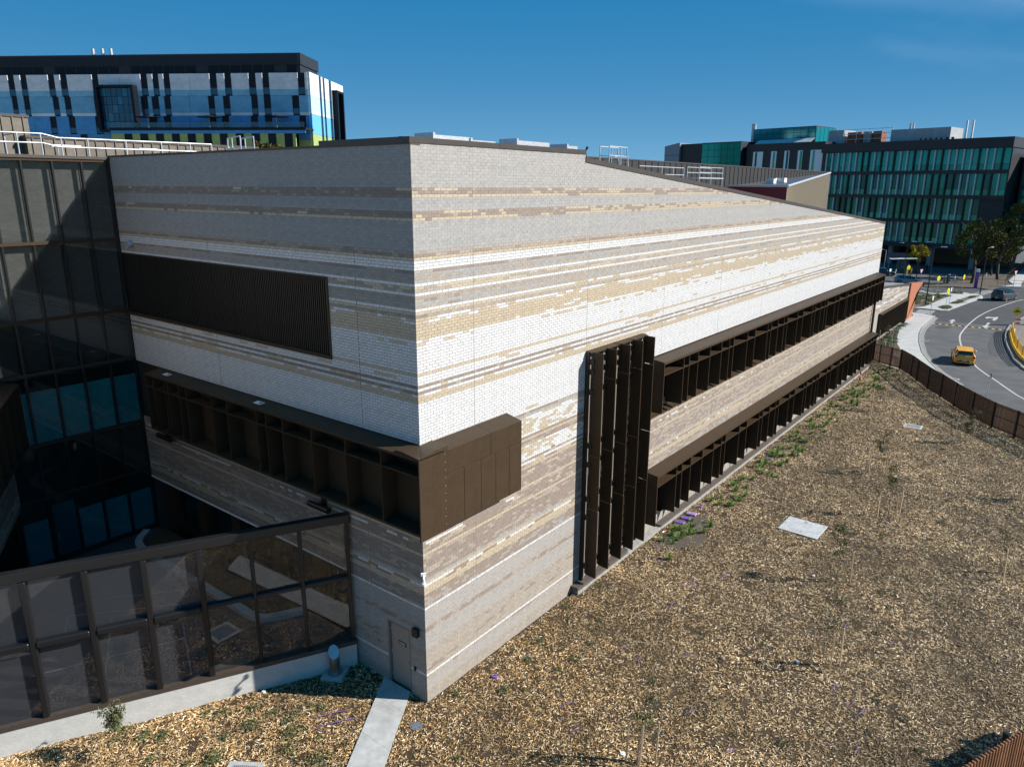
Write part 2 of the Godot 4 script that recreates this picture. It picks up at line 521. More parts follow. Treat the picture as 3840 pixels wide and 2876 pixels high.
func mulch() -> void:
	bed_outline = V2([0.05, 0.0, 0.05, -59.6, 0.7, -59.3, 1.75, -58.45, 2.6, -57.9, 3.9, -55.7, 4.6, -54.4, 5.8, -51.9, 7.0, -49.95, 8.25, -47.6, 9.6, -45.45, 11.0, -43.5, 12.4, -42.1, 15.5, -38.5, 18.5, -33, 19.8, -26, 19.0, -18, 17.0, -12.0, 14.9, -7.6, 12.0, -1.0, 8.0, 8.0, 2.0, 14.0, -9.5, 14.0, -8.6, 10.2, -3.3, 0.05, -3.3, 0.0])
	var nz := FastNoiseLite.new()
	nz.seed = 4
	nz.frequency = 0.35
	var mb := MB.new()
	mb.colored = true
	var st := 0.3
	var inside := {}
	var nx := 100
	var nzc := 248
	for i in nx:
		for j in nzc:
			var x := -9.6 + i * st
			var z := 14.2 - j * st
			inside[i * 1000 + j] = Geometry2D.is_point_in_polygon(Vector2(x + st * 0.5, z - st * 0.5), bed_outline)
	for i in nx:
		for j in nzc:
			if not inside[i * 1000 + j]:
				continue
			var P := []
			for k in 4:
				var x := -9.6 + (i + (1 if k == 1 or k == 2 else 0)) * st
				var z := 14.2 - (j + (1 if k >= 2 else 0)) * st
				P.append(Vector3(x, mulch_height(x, z), z))
			mb.col = Color(0.14, 0.088, 0.038) * (0.85 + 0.3 * nz.get_noise_2d(P[0].x, P[0].z))
			mb.col.a = 1.0
			mb.quad(P[0], P[1], P[2], P[3])
	structure("mulch_bed", mb, vmat("mulch_base", 0.95, vary("chip", 512, 0.16, 0.05, 0.75, 33), 1.3))
	# loose wood chips
	var chips: Array[Transform3D] = []
	var cols: PackedColorArray = []
	var rng := RandomNumberGenerator.new()
	rng.seed = 77
	var pal := [Color(0.56, 0.36, 0.155), Color(0.46, 0.285, 0.115), Color(0.68, 0.48, 0.245), Color(0.30, 0.175, 0.068), Color(0.13, 0.076, 0.03), Color(0.86, 0.70, 0.47), Color(0.33, 0.2, 0.08), Color(0.2, 0.115, 0.043)]
	var soil := FastNoiseLite.new()
	soil.seed = 8
	soil.frequency = 0.9
	var drift := FastNoiseLite.new()
	drift.seed = 21
	drift.frequency = 0.16
	var n := 0
	while n < 760000:
		n += 1
		# denser near the camera
		var f := pow(rng.randf(), 1.35)
		var z := lerpf(9.5, -59.0, f)
		var x := rng.randf_range(-9.0, 20.0)
		if z < -12.0 and x > 18.0 + (z + 12.0) * 0.1:
			continue
		if not Geometry2D.is_point_in_polygon(Vector2(x, z), bed_outline):
			continue
		if soil.get_noise_2d(x, z) < -0.38 and rng.randf() < 0.75:
			continue
		var off := false
		for r: Rect2 in keep_off:
			if r.has_point(Vector2(x, z)):
				off = true
		if off or in_path(x, z):
			continue
		var big := 1.0 + 0.35 * clampf(-z / 40.0, 0.0, 1.0)
		var s := rng.randf_range(0.45, 1.2) * big
		var bs := Basis(Vector3.UP, rng.randf() * TAU) * Basis(Vector3.RIGHT, rng.randf_range(-0.5, 0.5)) * Basis(Vector3.BACK, rng.randf_range(-0.45, 0.45))
		bs = bs * Basis.from_scale(Vector3(s, s * rng.randf_range(0.6, 1.2), s * rng.randf_range(0.6, 1.4)))
		chips.append(Transform3D(bs, Vector3(x, mulch_height(x, z) + rng.randf_range(0.004, 0.022), z)))
		var c: Color = pal[rng.randi() % pal.size()]
		# drifts: fresher, paler chips in some places, damp dark ones in others
		var k := rng.randf_range(0.75, 1.2) * (1.0 + 0.55 * drift.get_noise_2d(x, z)) * (1.0 + 0.35 * soil.get_noise_2d(x * 0.6 + 50.0, z * 0.6))
		# the mulch by the road is older and greyer
		var old := clampf((-z - 4.0 + x * 0.6) / 26.0, 0.0, 0.42)
		var g := c.get_luminance()
		c = c.lerp(Color(g * 0.92, g * 0.76, g * 0.52), old)
		cols.append(Color(c.r * k, c.g * k, c.b * k))
	var chip := MB.new()
	chip.sweep([Vector2(-0.009, -0.004), Vector2(0.009, -0.005), Vector2(0.006, 0.005), Vector2(-0.006, 0.004)], Vector3(-0.043, 0, 0), Vector3(0, 0, 1), Vector3.UP, Vector3(0.086, 0.006, 0.008))
	var mm := MultiMesh.new()
	mm.transform_format = MultiMesh.TRANSFORM_3D
	mm.use_colors = true
	mm.mesh = chip.mesh()
	mm.instance_count = chips.size()
	for i in chips.size():
		mm.set_instance_transform(i, chips[i])
		mm.set_instance_color(i, cols[i])
	var o := MultiMeshInstance3D.new()
	o.multimesh = mm
	o.name = "wood_chips"
	o.material_override = vmat("chip_wood", 0.85)
	o.set_meta("kind", "stuff")
	o.set_meta("label", "loose wood chip mulch covering the garden ground")
	add_child(o)

func in_path(x: float, z: float) -> bool:
	# the concrete path from the side door
	return Geometry2D.is_point_in_polygon(Vector2(x, z), V2([-1.98, 0.0, -0.75, 0.0, 3.64, 7.0, 2.37, 7.0]))

# ---------------------------------------------------------------- the brick building
const CH := 0.0864          # height of a course
const BL := 0.24            # length of a brick with its joint
# courses from the top down: [how many, main brick, second brick, share of the second]
const ROWS := [[13, "G", "g", 0.12], [1, "B", "C", 0.2], [1, "B", "C", 0.05], [1, "C", "B", 0.12], [4, "g", "G", 0.3], [1, "B", "C", 0.5], [1, "B", "C", 0.35], [1, "C", "B", 0.2], [9, "g", "G", 0.25],
	[1, "T", "B", 0.15], [1, "B", "T", 0.25], [1, "C", "C", 0.0], [3, "W", "W", 0.0], [1, "B", "T", 0.2], [1, "g", "T", 0.1], [1, "T", "g", 0.3], [1, "g", "T", 0.4], [1, "W", "W", 0.0], [1, "T", "C", 0.4],
	[1, "T", "C", 0.35], [1, "W", "W", 0.0], [2, "T", "B", 0.08], [1, "g", "T", 0.15], [1, "T", "B", 0.05], [1, "W", "C", 0.15], [1, "C", "C", 0.0], [1, "T", "B", 0.1], [1, "C", "W", 0.5], [1, "C", "W", 0.35],
	[5, "C", "W", 0.03], [1, "W", "C", 0.12], [1, "W", "C", 0.3], [9, "W", "C", 0.015], [1, "C", "C", 0.0], [1, "W", "C", 0.1], [1, "W", "C", 0.2], [1, "W", "W", 0.0], [1, "B", "B", 0.0], [1, "W", "C", 0.2],
	[1, "B", "B", 0.0], [1, "W", "C", 0.35], [2, "C", "C", 0.0], [15, "W", "W", 0.0], [2, "W", "C", 0.12], [1, "B", "T", 0.2], [1, "g", "C", 0.1], [8, "W", "C", 0.45], [1, "B", "W", 0.15], [1, "C", "C", 0.0],
	[2, "B", "T", 0.3], [5, "W", "C", 0.42], [1, "W", "B", 0.1], [1, "B", "T", 0.2], [1, "W", "C", 0.1], [1, "B", "C", 0.2], [1, "C", "C", 0.0], [2, "B", "C", 0.18], [3, "B", "T", 0.3], [1, "B", "W", 0.2],
	[1, "B", "T", 0.2], [1, "C", "C", 0.0], [1, "B", "T", 0.2], [1, "B", "W", 0.3], [1, "B", "C", 0.22], [2, "B", "T", 0.25], [1, "C", "C", 0.0], [9, "B", "T", 0.22], [1, "g", "T", 0.3], [1, "C", "C", 0.0],
	[1, "B", "W", 0.5], [1, "C", "B", 0.35], [2, "C", "C", 0.0], [5, "B", "N", 0.22], [1, "W", "W", 0.0], [7, "N", "T", 0.06], [2, "B", "T", 0.5], [7, "N", "T", 0.05], [10, "T", "B", 0.12], [1, "W", "W", 0.0],
	[1, "T", "B", 0.2], [5, "N", "T", 0.15], [5, "T", "N", 0.15]]
const TONE := {"G": Color(0.37, 0.355, 0.335), "g": Color(0.345, 0.34, 0.328), "B": Color(0.285, 0.228, 0.188), "T": Color(0.375, 0.325, 0.27), "C": Color(0.525, 0.44, 0.32), "W": Color(0.68, 0.685, 0.69), "N": Color(0.355, 0.33, 0.3)}
const MORTAR := {"G": Color(0.45, 0.435, 0.415), "g": Color(0.44, 0.43, 0.415), "B": Color(0.31, 0.25, 0.205), "T": Color(0.38, 0.33, 0.275), "C": Color(0.31, 0.24, 0.17), "W": Color(0.30, 0.265, 0.22), "N": Color(0.54, 0.52, 0.49)}
var course: Array = []
var bricks: Array = []      # [Transform3D, tone letter, factor, size in view]

func roof_line(t: float) -> float:      # height of the brick along the sunlit wall, t metres from the corner
	return 16.84 if t < 8.35 else 16.6 - (t - 8.35) * 3.78 / 48.2

# rows of bricks on a wall: o + along * t; mortar behind them, openings [t0, t1, y0, y1] left out
func brick_rows(o: Vector3, along: Vector3, out: Vector3, t0: float, t1: float, openings: Array, joints: Array, kind: String, sd: int, row_from := 0, row_to := 195, anchor := 0.0) -> MB:
	var back := MB.new()
	back.colored = true
	for r in range(row_from, row_to):
		var y0 := r * CH
		var y1 := y0 + CH
		var spec: Array = course[r]
		var rng := RandomNumberGenerator.new()
		rng.seed = sd * 1000 + r
		# the free stretches of this course
		var free := [[t0, t1]]
		if kind == "right":
			var top := t1
			if y1 > 12.7:
				top = minf(t1, 8.35 + (16.6 - y0) * 48.2 / 3.78) if y0 < 16.6 else 8.35
			free = [[t0, top]]
		for op: Array in openings:
			if y1 - 0.02 <= op[2] or y0 + 0.02 >= op[3]:
				continue
			var nf := []
			for f: Array in free:
				if op[1] <= f[0] or op[0] >= f[1]:
					nf.append(f)
					continue
				if op[0] > f[0]:
					nf.append([f[0], op[0]])
				if op[1] < f[1]:
					nf.append([op[1], f[1]])
			free = nf
		var mcol: Color = MORTAR[spec[0]]
		back.col = mcol
		for f: Array in free:
			back.both(o + along * f[0] + Vector3.UP * y0, o + along * f[1] + Vector3.UP * y0, o + along * f[1] + Vector3.UP * y1, o + along * f[0] + Vector3.UP * y1, o - out + along * (f[0] + f[1]) * 0.5 + Vector3.UP * y0)
			# cut at the movement joints
			var cuts := [f[0]]
			for j: float in joints:
				if j > f[0] + 0.02 and j < f[1] - 0.02:
					cuts.append(j - 0.006)
					cuts.append(j + 0.006)
			cuts.append(f[1])
			for ci in range(0, cuts.size(), 2):
				var a: float = cuts[ci]
				var b: float = cuts[ci + 1]
				var sh := anchor + (0.0 if r % 2 == 0 else BL * 0.5)
				var k := floori((a - sh) / BL)
				var second := false
				while true:
					var s0 := maxf(a, sh + k * BL)
					var s1 := minf(b, sh + (k + 1) * BL)
					k += 1
					if s0 >= b:
						break
					if s1 - s0 < 0.03:
						continue
					var tm := (s0 + s1) * 0.5
					var q: float = spec[2]
					var main: String = spec[0]
					var sec: String = spec[1]
					if kind == "left" and r >= 173:
						if main == "C":
							main = "B"
						q *= 0.15
					if kind == "right":
						var away := clampf((tm - 3.0) / 12.0, 0.0, 1.0)
						if r >= 131 and r <= 139 and main == "C" and sec == "W":      # the cream field thins out with the distance
							q = clampf(away * (0.95 - (r - 131) * 0.16), 0.02, 0.95)
						if r < 66 and tm > 13.0 and main == "B":
							sec = "T" if rng.randf() < 0.7 else sec
							q = maxf(q, 0.45)
						if r > 148 and main == "g" and sec == "T":
							q = minf(0.75, q + away * 0.25)
						if r > 160 and main == "B" and sec == "C":
							q = minf(0.6, q + away * 0.12)
					if q > 0.0:
						if second:
							second = rng.randf() > 0.36
						else:
							second = rng.randf() < 0.36 * q / maxf(1.0 - q, 0.06)
					else:
						second = false
					var tone: String = sec if second else main
					if tone == "B" and rng.randf() < 0.1:
						tone = "T"
					var w := s1 - s0 - 0.01
					var fac := rng.randf_range(0.95, 1.05)
					if tone == "B" or tone == "T":
						fac *= rng.randf_range(0.94, 1.06)
					var p := o + along * tm + Vector3.UP * (y0 + CH * 0.5) + out * rng.randf_range(-0.0015, 0.0015)
					var x := Transform3D(Basis(along * w, Vector3.UP * (CH - 0.0105), out * 0.0035), p)
					var d := EYE - p
					bricks.append([x, tone, fac, w * absf(d.dot(out)) / pow(d.length(), 3.0)])
	return back

func flush_bricks(parent: Node3D, singles: int) -> void:
	var unit := MB.new()
	var a := [Vector3(-0.5, -0.5, 0), Vector3(0.5, -0.5, 0), Vector3(0.5, 0.5, 0), Vector3(-0.5, 0.5, 0)]
	var b := [Vector3(-0.485, -0.465, 1), Vector3(0.485, -0.465, 1), Vector3(0.485, 0.465, 1), Vector3(-0.485, 0.465, 1)]
	unit.quad(b[0], b[1], b[2], b[3])
	for i in 4:
		unit.quad(a[i], a[(i + 1) % 4], b[(i + 1) % 4], b[i])
	var um := unit.mesh()
	bricks.sort_custom(func(p, q): return p[3] > q[3])
	var gl := []
	var mt := []
	for i in bricks.size():
		var e: Array = bricks[i]
		if i < singles:
			var step := int(round((e[2] - 1.0) / 0.05))
			var c: Color = TONE[e[1]] * (1.0 + step * 0.05)
			var rough := 0.38 if e[1] == "W" or e[1] == "C" else 0.75
			var m := mat("brick_%s_%d" % [e[1], step], lin(c.r, c.g, c.b), rough, 0.0, T["soft"], 2.0)
			add(parent, "brick", um, m, e[0])
		elif e[1] == "W" or e[1] == "C":
			gl.append(e)
		else:
			mt.append(e)
	for set_: Array in [["glazed_bricks", gl, 0.38], ["matt_bricks", mt, 0.75]]:
		var l: Array = set_[1]
		var mm := MultiMesh.new()
		mm.transform_format = MultiMesh.TRANSFORM_3D
		mm.use_colors = true
		mm.mesh = um
		mm.instance_count = l.size()
		for i in l.size():
			mm.set_instance_transform(i, l[i][0])
			var c: Color = TONE[l[i][1]] * l[i][2]
			c.a = 1.0
			mm.set_instance_color(i, c)
		var o := MultiMeshInstance3D.new()
		o.multimesh = mm
		o.material_override = vmat("mm_" + set_[0], set_[2], T["soft"], 2.0)
		o.name = numbered(parent, set_[0])
		o.set_meta("kind", "stuff")
		parent.add_child(o, true)
	bricks.clear()

var bld: Node3D
const RJ := [2.4, 8.75, 15.0, 21.2, 27.4, 33.6, 39.8, 46.0, 51.8]

func main_building() -> void:
	vary("soft", 256, 0.03, 0.008, 0.22, 11)
	course.resize(195)
	var at := 195
	for e: Array in ROWS:
		for i in int(e[0]):
			at -= 1
			if at >= 0:
				course[at] = [e[1], e[2], e[3]]
	while at > 0:
		at -= 1
		course[at] = ["T", "N", 0.1]
	bld = thing("brick_building", "long brick building with banded white, cream and brown brickwork and bronze window hoods", "building")
	# sunlit wall: t runs along -z
	var wr := brick_rows(Vector3.ZERO, Vector3(0, 0, -1), Vector3(1, 0, 0), 0.0, 56.9,
		[[0.0, 3.97, 6.1, 8.5], [8.75, 13.15, 0.42, 9.8], [13.95, 56.6, 5.83, 8.58], [13.95, 56.6, 0.82, 3.34]], RJ, "right", 1)
	add(bld, "sunlit_wall", wr, vmat("mortar", 0.9, T["fine"], 3.0))
	# shaded wall: t runs along +x and ends at the corner
	var wl := brick_rows(Vector3.ZERO, Vector3(1, 0, 0), Vector3(0, 0, 1), -16.83, 0.0,
		[[-16.83, -3.68, 10.62, 13.13], [-16.83, 0.0, 6.25, 8.58], [-16.83, -3.45, 0.0, 3.46], [-1.72, -0.68, 0.0, 2.34]], [-10.22, -2.42], "left", 2)
	add(bld, "shaded_wall", wl, M["mortar"])
	flush_bricks(bld, 300)
	# solid core behind the brick faces, with recesses at the openings
	var core := MB.new()
	core.span(Vector3(-16.9, 8.9, -8.0), Vector3(-0.02, 10.5, -0.02))
	core.span(Vector3(-17.2, -0.2, -8.0), Vector3(-16.85, 16.6, -0.07))
	core.span(Vector3(-16.9, 13.3, -8.0), Vector3(-0.02, 16.6, -0.02))
	core.span(Vector3(-16.9, 10.5, -8.0), Vector3(-0.6, 13.3, -0.6))
	core.span(Vector3(-16.9, 3.6, -8.0), Vector3(-0.02, 6.0, -0.02))
	core.span(Vector3(-16.9, 6.0, -8.0), Vector3(-0.5, 8.9, -0.5))
	core.span(Vector3(-3.2, -0.2, -8.0), Vector3(-0.3, 3.6, -0.3))
	core.span(Vector3(-16.9, -0.2, -8.0), Vector3(-3.2, 3.6, -1.0))
	core.span(Vector3(-16.9, -0.2, -13.4), Vector3(-0.6, 16.3, -8.0))
	core.span(Vector3(-16.9, -0.2, -56.8), Vector3(-0.6, 12.2, -13.4))
	core.span(Vector3(-0.62, 8.75, -56.8), Vector3(-0.03, 12.2, -8.0))
	core.span(Vector3(-0.62, 3.5, -56.8), Vector3(-0.03, 5.7, -13.4))
	var w := Vector3(1, 0, 0)
	core.sweep([Vector2(-8.36, 12.0), Vector2(-56.8, 12.0), Vector2(-56.8, 12.72), Vector2(-8.36, 16.4)], Vector3(-16.9, 0, 0), Vector3(0, 0, 1), Vector3.UP, w * 16.87)
	add(bld, "core", core, mat("core_dark", lin(0.05, 0.045, 0.04), 0.9))
	var roof := MB.new()
	roof.sweep([Vector2(0.0, 16.6), Vector2(-8.36, 16.6), Vector2(-8.36, 16.65), Vector2(0.0, 16.65)], Vector3(-16.9, 0, -0.03), Vector3(0, 0, 1), Vector3.UP, w * 16.8)
	roof.sweep([Vector2(-8.36, 16.41), Vector2(-56.8, 12.73), Vector2(-56.8, 12.78), Vector2(-8.36, 16.46)], Vector3(-16.9, 0, 0), Vector3(0, 0, 1), Vector3.UP, w * 16.8)
	add(bld, "roof", roof, mat("roof_metal", lin(0.28, 0.28, 0.28), 0.5, 0.3))
	var gable := MB.new()
	gable.span(Vector3(-16.9, -0.2, -56.92), Vector3(0.0, 12.6, -56.82))
	add(bld, "end_wall", gable, mat("end_brick", lin(0.4, 0.35, 0.3), 0.9, 0.0, T["fine"], 1.0))
	# parapet capping in lengths
	var cuts := [-0.06, 3.6, 6.1, 8.35]
	for i in 3:
		var c := MB.new()
		c.sweep([Vector2(0.03, 16.84), Vector2(0.04, 16.98), Vector2(-0.35, 17.0), Vector2(-0.35, 16.84)], Vector3(0, 0, -cuts[i] if i else 0.06), Vector3(1, 0, 0), Vector3.UP, Vector3(0, 0, -(cuts[i + 1] - cuts[i]) + 0.008))
		add(bld, "parapet_cap", c, M["cap"])
	var n := 11
	for i in n:
		var a := 8.35 + i * 48.55 / n
		var b := 8.35 + (i + 1) * 48.55 / n - 0.01
		var c := MB.new()
		var pa := Vector3(0, roof_line(a + 0.001), -a)
		var pb := Vector3(0, roof_line(b), -b)
		c.sweep([Vector2(0.03, -0.02), Vector2(0.04, 0.14), Vector2(-0.35, 0.15), Vector2(-0.35, -0.02)], pa, Vector3(1, 0, 0), Vector3.UP, pb - pa)
		add(bld, "parapet_cap", c, M["cap"])
	var lc := [-16.83, -12.6, -8.1, -3.66, 0.03]
	for i in 4:
		var c := MB.new()
		var y := 16.99 if i == 3 else 16.87
		c.sweep([Vector2(0.03, 16.8), Vector2(0.04, y), Vector2(-0.35, y), Vector2(-0.35, 16.8)], Vector3(lc[i], 0, 0), Vector3(0, 0, 1), Vector3.UP, Vector3(lc[i + 1] - lc[i] - 0.008, 0, 0))
		add(bld, "parapet_cap", c, M["cap"])

const FIN_T := [14.1, 16.05, 16.62, 17.6, 18.97, 20.37, 21.38, 21.93, 23.87, 25.0, 26.98, 27.54, 28.7, 29.8, 30.4, 32.36, 33.45, 35.44, 36.05, 37.34, 38.26, 38.88, 40.87, 41.92, 43.79, 44.3, 45.57, 47.16, 49.07, 50.16, 51.6, 52.81, 54.3, 55.3, 56.5]

func right_band(label: String, yt: float, ys: float, yb: float, sill_y: float) -> void:
	# yt underside of the hood at its front, ys shelf, yb lower end of the fins
	var u := Vector3(1, 0, 0)
	var first: MeshInstance3D = null
	for i in 6:
		var a := 14.08 + i * 7.08
		var c := MB.new()
		c.sweep([Vector2(-0.3, yt - 0.02), Vector2(-0.3, yt + 0.2), Vector2(0.0, yt + 0.2), Vector2(0.66, yt + 0.1), Vector2(0.66, yt)], Vector3(0, 0, -a), u, Vector3.UP, Vector3(0, 0, -7.072))
		if first == null:
			first = add(bld, "window_hood", c, M["bronze"])
			first.set_meta("label", label)
		else:
			add(first, "hood_panel", c, M["bronze"])
	var sh := MB.new()
	sh.span(Vector3(-0.2, ys - 0.03, -56.5), Vector3(0.645, ys + 0.01, -14.1))
	add(first, "shelf", sh, M["bronze"])
	for i in FIN_T.size():
		var t: float = FIN_T[i]
		var f := MB.new()
		var th := 0.05 if i == 0 or i == FIN_T.size() - 1 else 0.035
		f.span(Vector3(-0.18 if i else 0.0, yb, -t - th), Vector3(0.65, yt - 0.003, -t))
		add(first, "fin", f, M["bronze"])
	# window line: panes and blank panels between thin frames
	var t := 14.0
	var k := 0
	while t < 56.4:
		var b := minf(t + 1.18, 56.5)
		var g := MB.new()
		g.span(Vector3(-0.3, sill_y + 0.06, -b + 0.03), Vector3(-0.27, yt + 0.02, -t - 0.03))
		add(first, "window_pane" if k % 3 != 2 else "blank_panel", g, M["window_glass"] if k % 3 != 2 else M["bronze_dark"])
		t += 1.18
		k += 1
	var fr := MB.new()
	fr.span(Vector3(-0.42, sill_y - 0.1, -56.6), Vector3(-0.31, yt + 0.15, -13.95))
	add(first, "window_frame", fr, M["bronze_dark"])
	var sl := MB.new()
	sl.sweep([Vector2(-0.31, sill_y - 0.1), Vector2(-0.31, sill_y + 0.05), Vector2(0.09, sill_y - 0.05), Vector2(0.09, sill_y - 0.1)], Vector3(0, 0, -13.95), u, Vector3.UP, Vector3(0, 0, -42.65))
	add(first, "sill", sl, M["bronze"])
	var jm := MB.new()
	jm.span(Vector3(-0.4, sill_y - 0.1, -14.05), Vector3(-0.01, yt + 0.15, -13.95))
	add(first, "jamb", jm, M["bronze_dark"])

func facade_fittings() -> void:
	right_band("upper bronze window hood with closely set fins on the sunlit wall", 8.4, 7.93, 6.2, 5.93)
	right_band("lower bronze window hood with closely set fins near the ground", 3.17, 2.74, 0.82, 0.9)
	# plinth and timber-brown ledge along the foot of the sunlit wall
	var pl := MB.new()
	pl.span(Vector3(0.012, -0.3, -56.9), Vector3(0.3, 0.2, -8.25))
	add(bld, "plinth", pl, M["concrete"])
	var led := MB.new()
	led.span(Vector3(0.012, 0.2, -12.2), Vector3(0.34, 0.36, -8.15))
	led.span(Vector3(0.012, 0.2, -56.9), Vector3(0.32, 0.3, -15.4))
	add(bld, "base_ledge", led, mat("ledge", lin(0.12, 0.1, 0.085), 0.6, 0.1, T["soft"], 1.0))
	tall_louvre()
	corner_box()
	left_band()
	left_louvre()
	side_door()
	# pipe down the far end of the sunlit wall
	var dp := MB.new()
	dp.tube(Vector3(0.16, 3.3, -56.3), Vector3(0.16, 6.0, -56.3), 0.1, 0.1, 10)
	add(bld, "downpipe", dp, M["bronze"])

func tall_louvre() -> void:
	var fr := MB.new()
	fr.span(Vector3(-0.2, 0.36, -13.2), Vector3(-0.1, 9.85, -8.7))
	var root := add(bld, "louvre_screen", fr, M["bronze_dark"])
	root.set_meta("label", "tall screen of five vertical bronze fins")
	for i in 4:
		var z0 := -8.8 - i * 1.06
		for j in 7:
			var g := MB.new()
			g.span(Vector3(-0.1, 0.5 + j * 1.33, z0 - 1.0), Vector3(-0.085, 0.5 + j * 1.33 + 1.26, z0 - 0.07))
			add(root, "window_pane", g, M["window_glass"])
			if j:
				var tr := MB.new()
				tr.span(Vector3(-0.1, 0.44 + j * 1.33, z0 - 1.0), Vector3(-0.05, 0.5 + j * 1.33, z0 - 0.07))
				add(root, "transom", tr, M["bronze_dark"])
	var fz := [-8.82, -9.79, -10.83, -11.86, -12.88]
	var seams := [0.64, 3.54, 5.76, 8.68, 9.84]
	var turn := Basis(Vector3.UP, -0.12)
	for z: float in fz:
		var post := MB.new()
		post.span(Vector3(-0.05, 0.36, z - 0.17), Vector3(0.1, 9.8, z - 0.08))
		add(root, "mullion", post, mat("mullion_bronze", lin(0.24, 0.2, 0.16), 0.5, 0.2))
		var plate := MB.new()
		plate.sweep([Vector2(0.0, 9.78), Vector2(0.0, 9.86), Vector2(0.30, 9.82), Vector2(0.30, 9.78)], Vector3(0, 0, z + 0.06), Vector3(1, 0, 0), Vector3.UP, Vector3(0, 0, -0.98 if z > -12.5 else -0.3))
		add(root, "head_flashing", plate, M["bronze"])
		for k in 4:
			var y0: float = seams[k] + (0.012 if k else 0.0)
			var y1: float = seams[k + 1] - (0.012 if k < 3 else 0.0)
			var f := MB.new()
			f.bbox(Vector3(0.5, (y0 + y1) * 0.5, z), Vector3(0.52, y1 - y0, 0.045), 0.006, turn)
			add(root, "fin_panel", f, M["bronze"])
			for yb: float in [y0 + 0.38, y1 - 0.38]:
				var br := MB.new()
				br.span(Vector3(0.06, yb - 0.1, z - 0.09), Vector3(0.36, yb + 0.1, z + 0.045))
				add(root, "bracket", br, M["black_metal"])
	var jl := MB.new()
	jl.span(Vector3(-0.12, 0.36, -8.84), Vector3(0.16, 9.84, -8.74))
	jl.span(Vector3(-0.12, 0.36, -13.24), Vector3(0.16, 9.84, -13.16))
	add(root, "jamb", jl, M["bronze_dark"])

func corner_box() -> void:
	var c := MB.new()
	c.span(Vector3(-0.45, 6.1, -3.95), Vector3(0.58, 8.42, -0.36))
	var root := add(bld, "corner_panel_box", c, M["bronze_dark"])
	root.set_meta("label", "flat bronze panel box wrapping the corner of the building")
	var rows := [[7.77, 8.45, [-0.40, -2.44, -3.98]], [6.08, 7.755, [-0.40, -1.2, -1.97, -2.68, -3.36, -3.98]]]
	for r: Array in rows:
		var zs: Array = r[2]
		for i in zs.size() - 1:
			var p := MB.new()
			p.bbox(Vector3(0.6, (r[0] + r[1]) * 0.5, (zs[i] + zs[i + 1]) * 0.5), Vector3(0.04, r[1] - r[0], zs[i] - zs[i + 1] - 0.012), 0.004)
			add(root, "panel", p, M["bronze"])
	for s: Array in [[-0.35, -2.44], [-2.45, -4.0]]:
		var tp := MB.new()
		tp.sweep([Vector2(-0.3, 8.42), Vector2(-0.3, 8.62), Vector2(0.0, 8.62), Vector2(0.625, 8.475), Vector2(0.625, 8.45)], Vector3(0, 0, s[0]), Vector3(1, 0, 0), Vector3.UP, Vector3(0, 0, s[1] - s[0]))
		add(root, "top_flashing", tp, M["bronze"])
	var e := MB.new()
	e.span(Vector3(0.0, 6.08, -4.0), Vector3(0.62, 8.44, -3.985))
	add(root, "end_panel", e, M["bronze"])

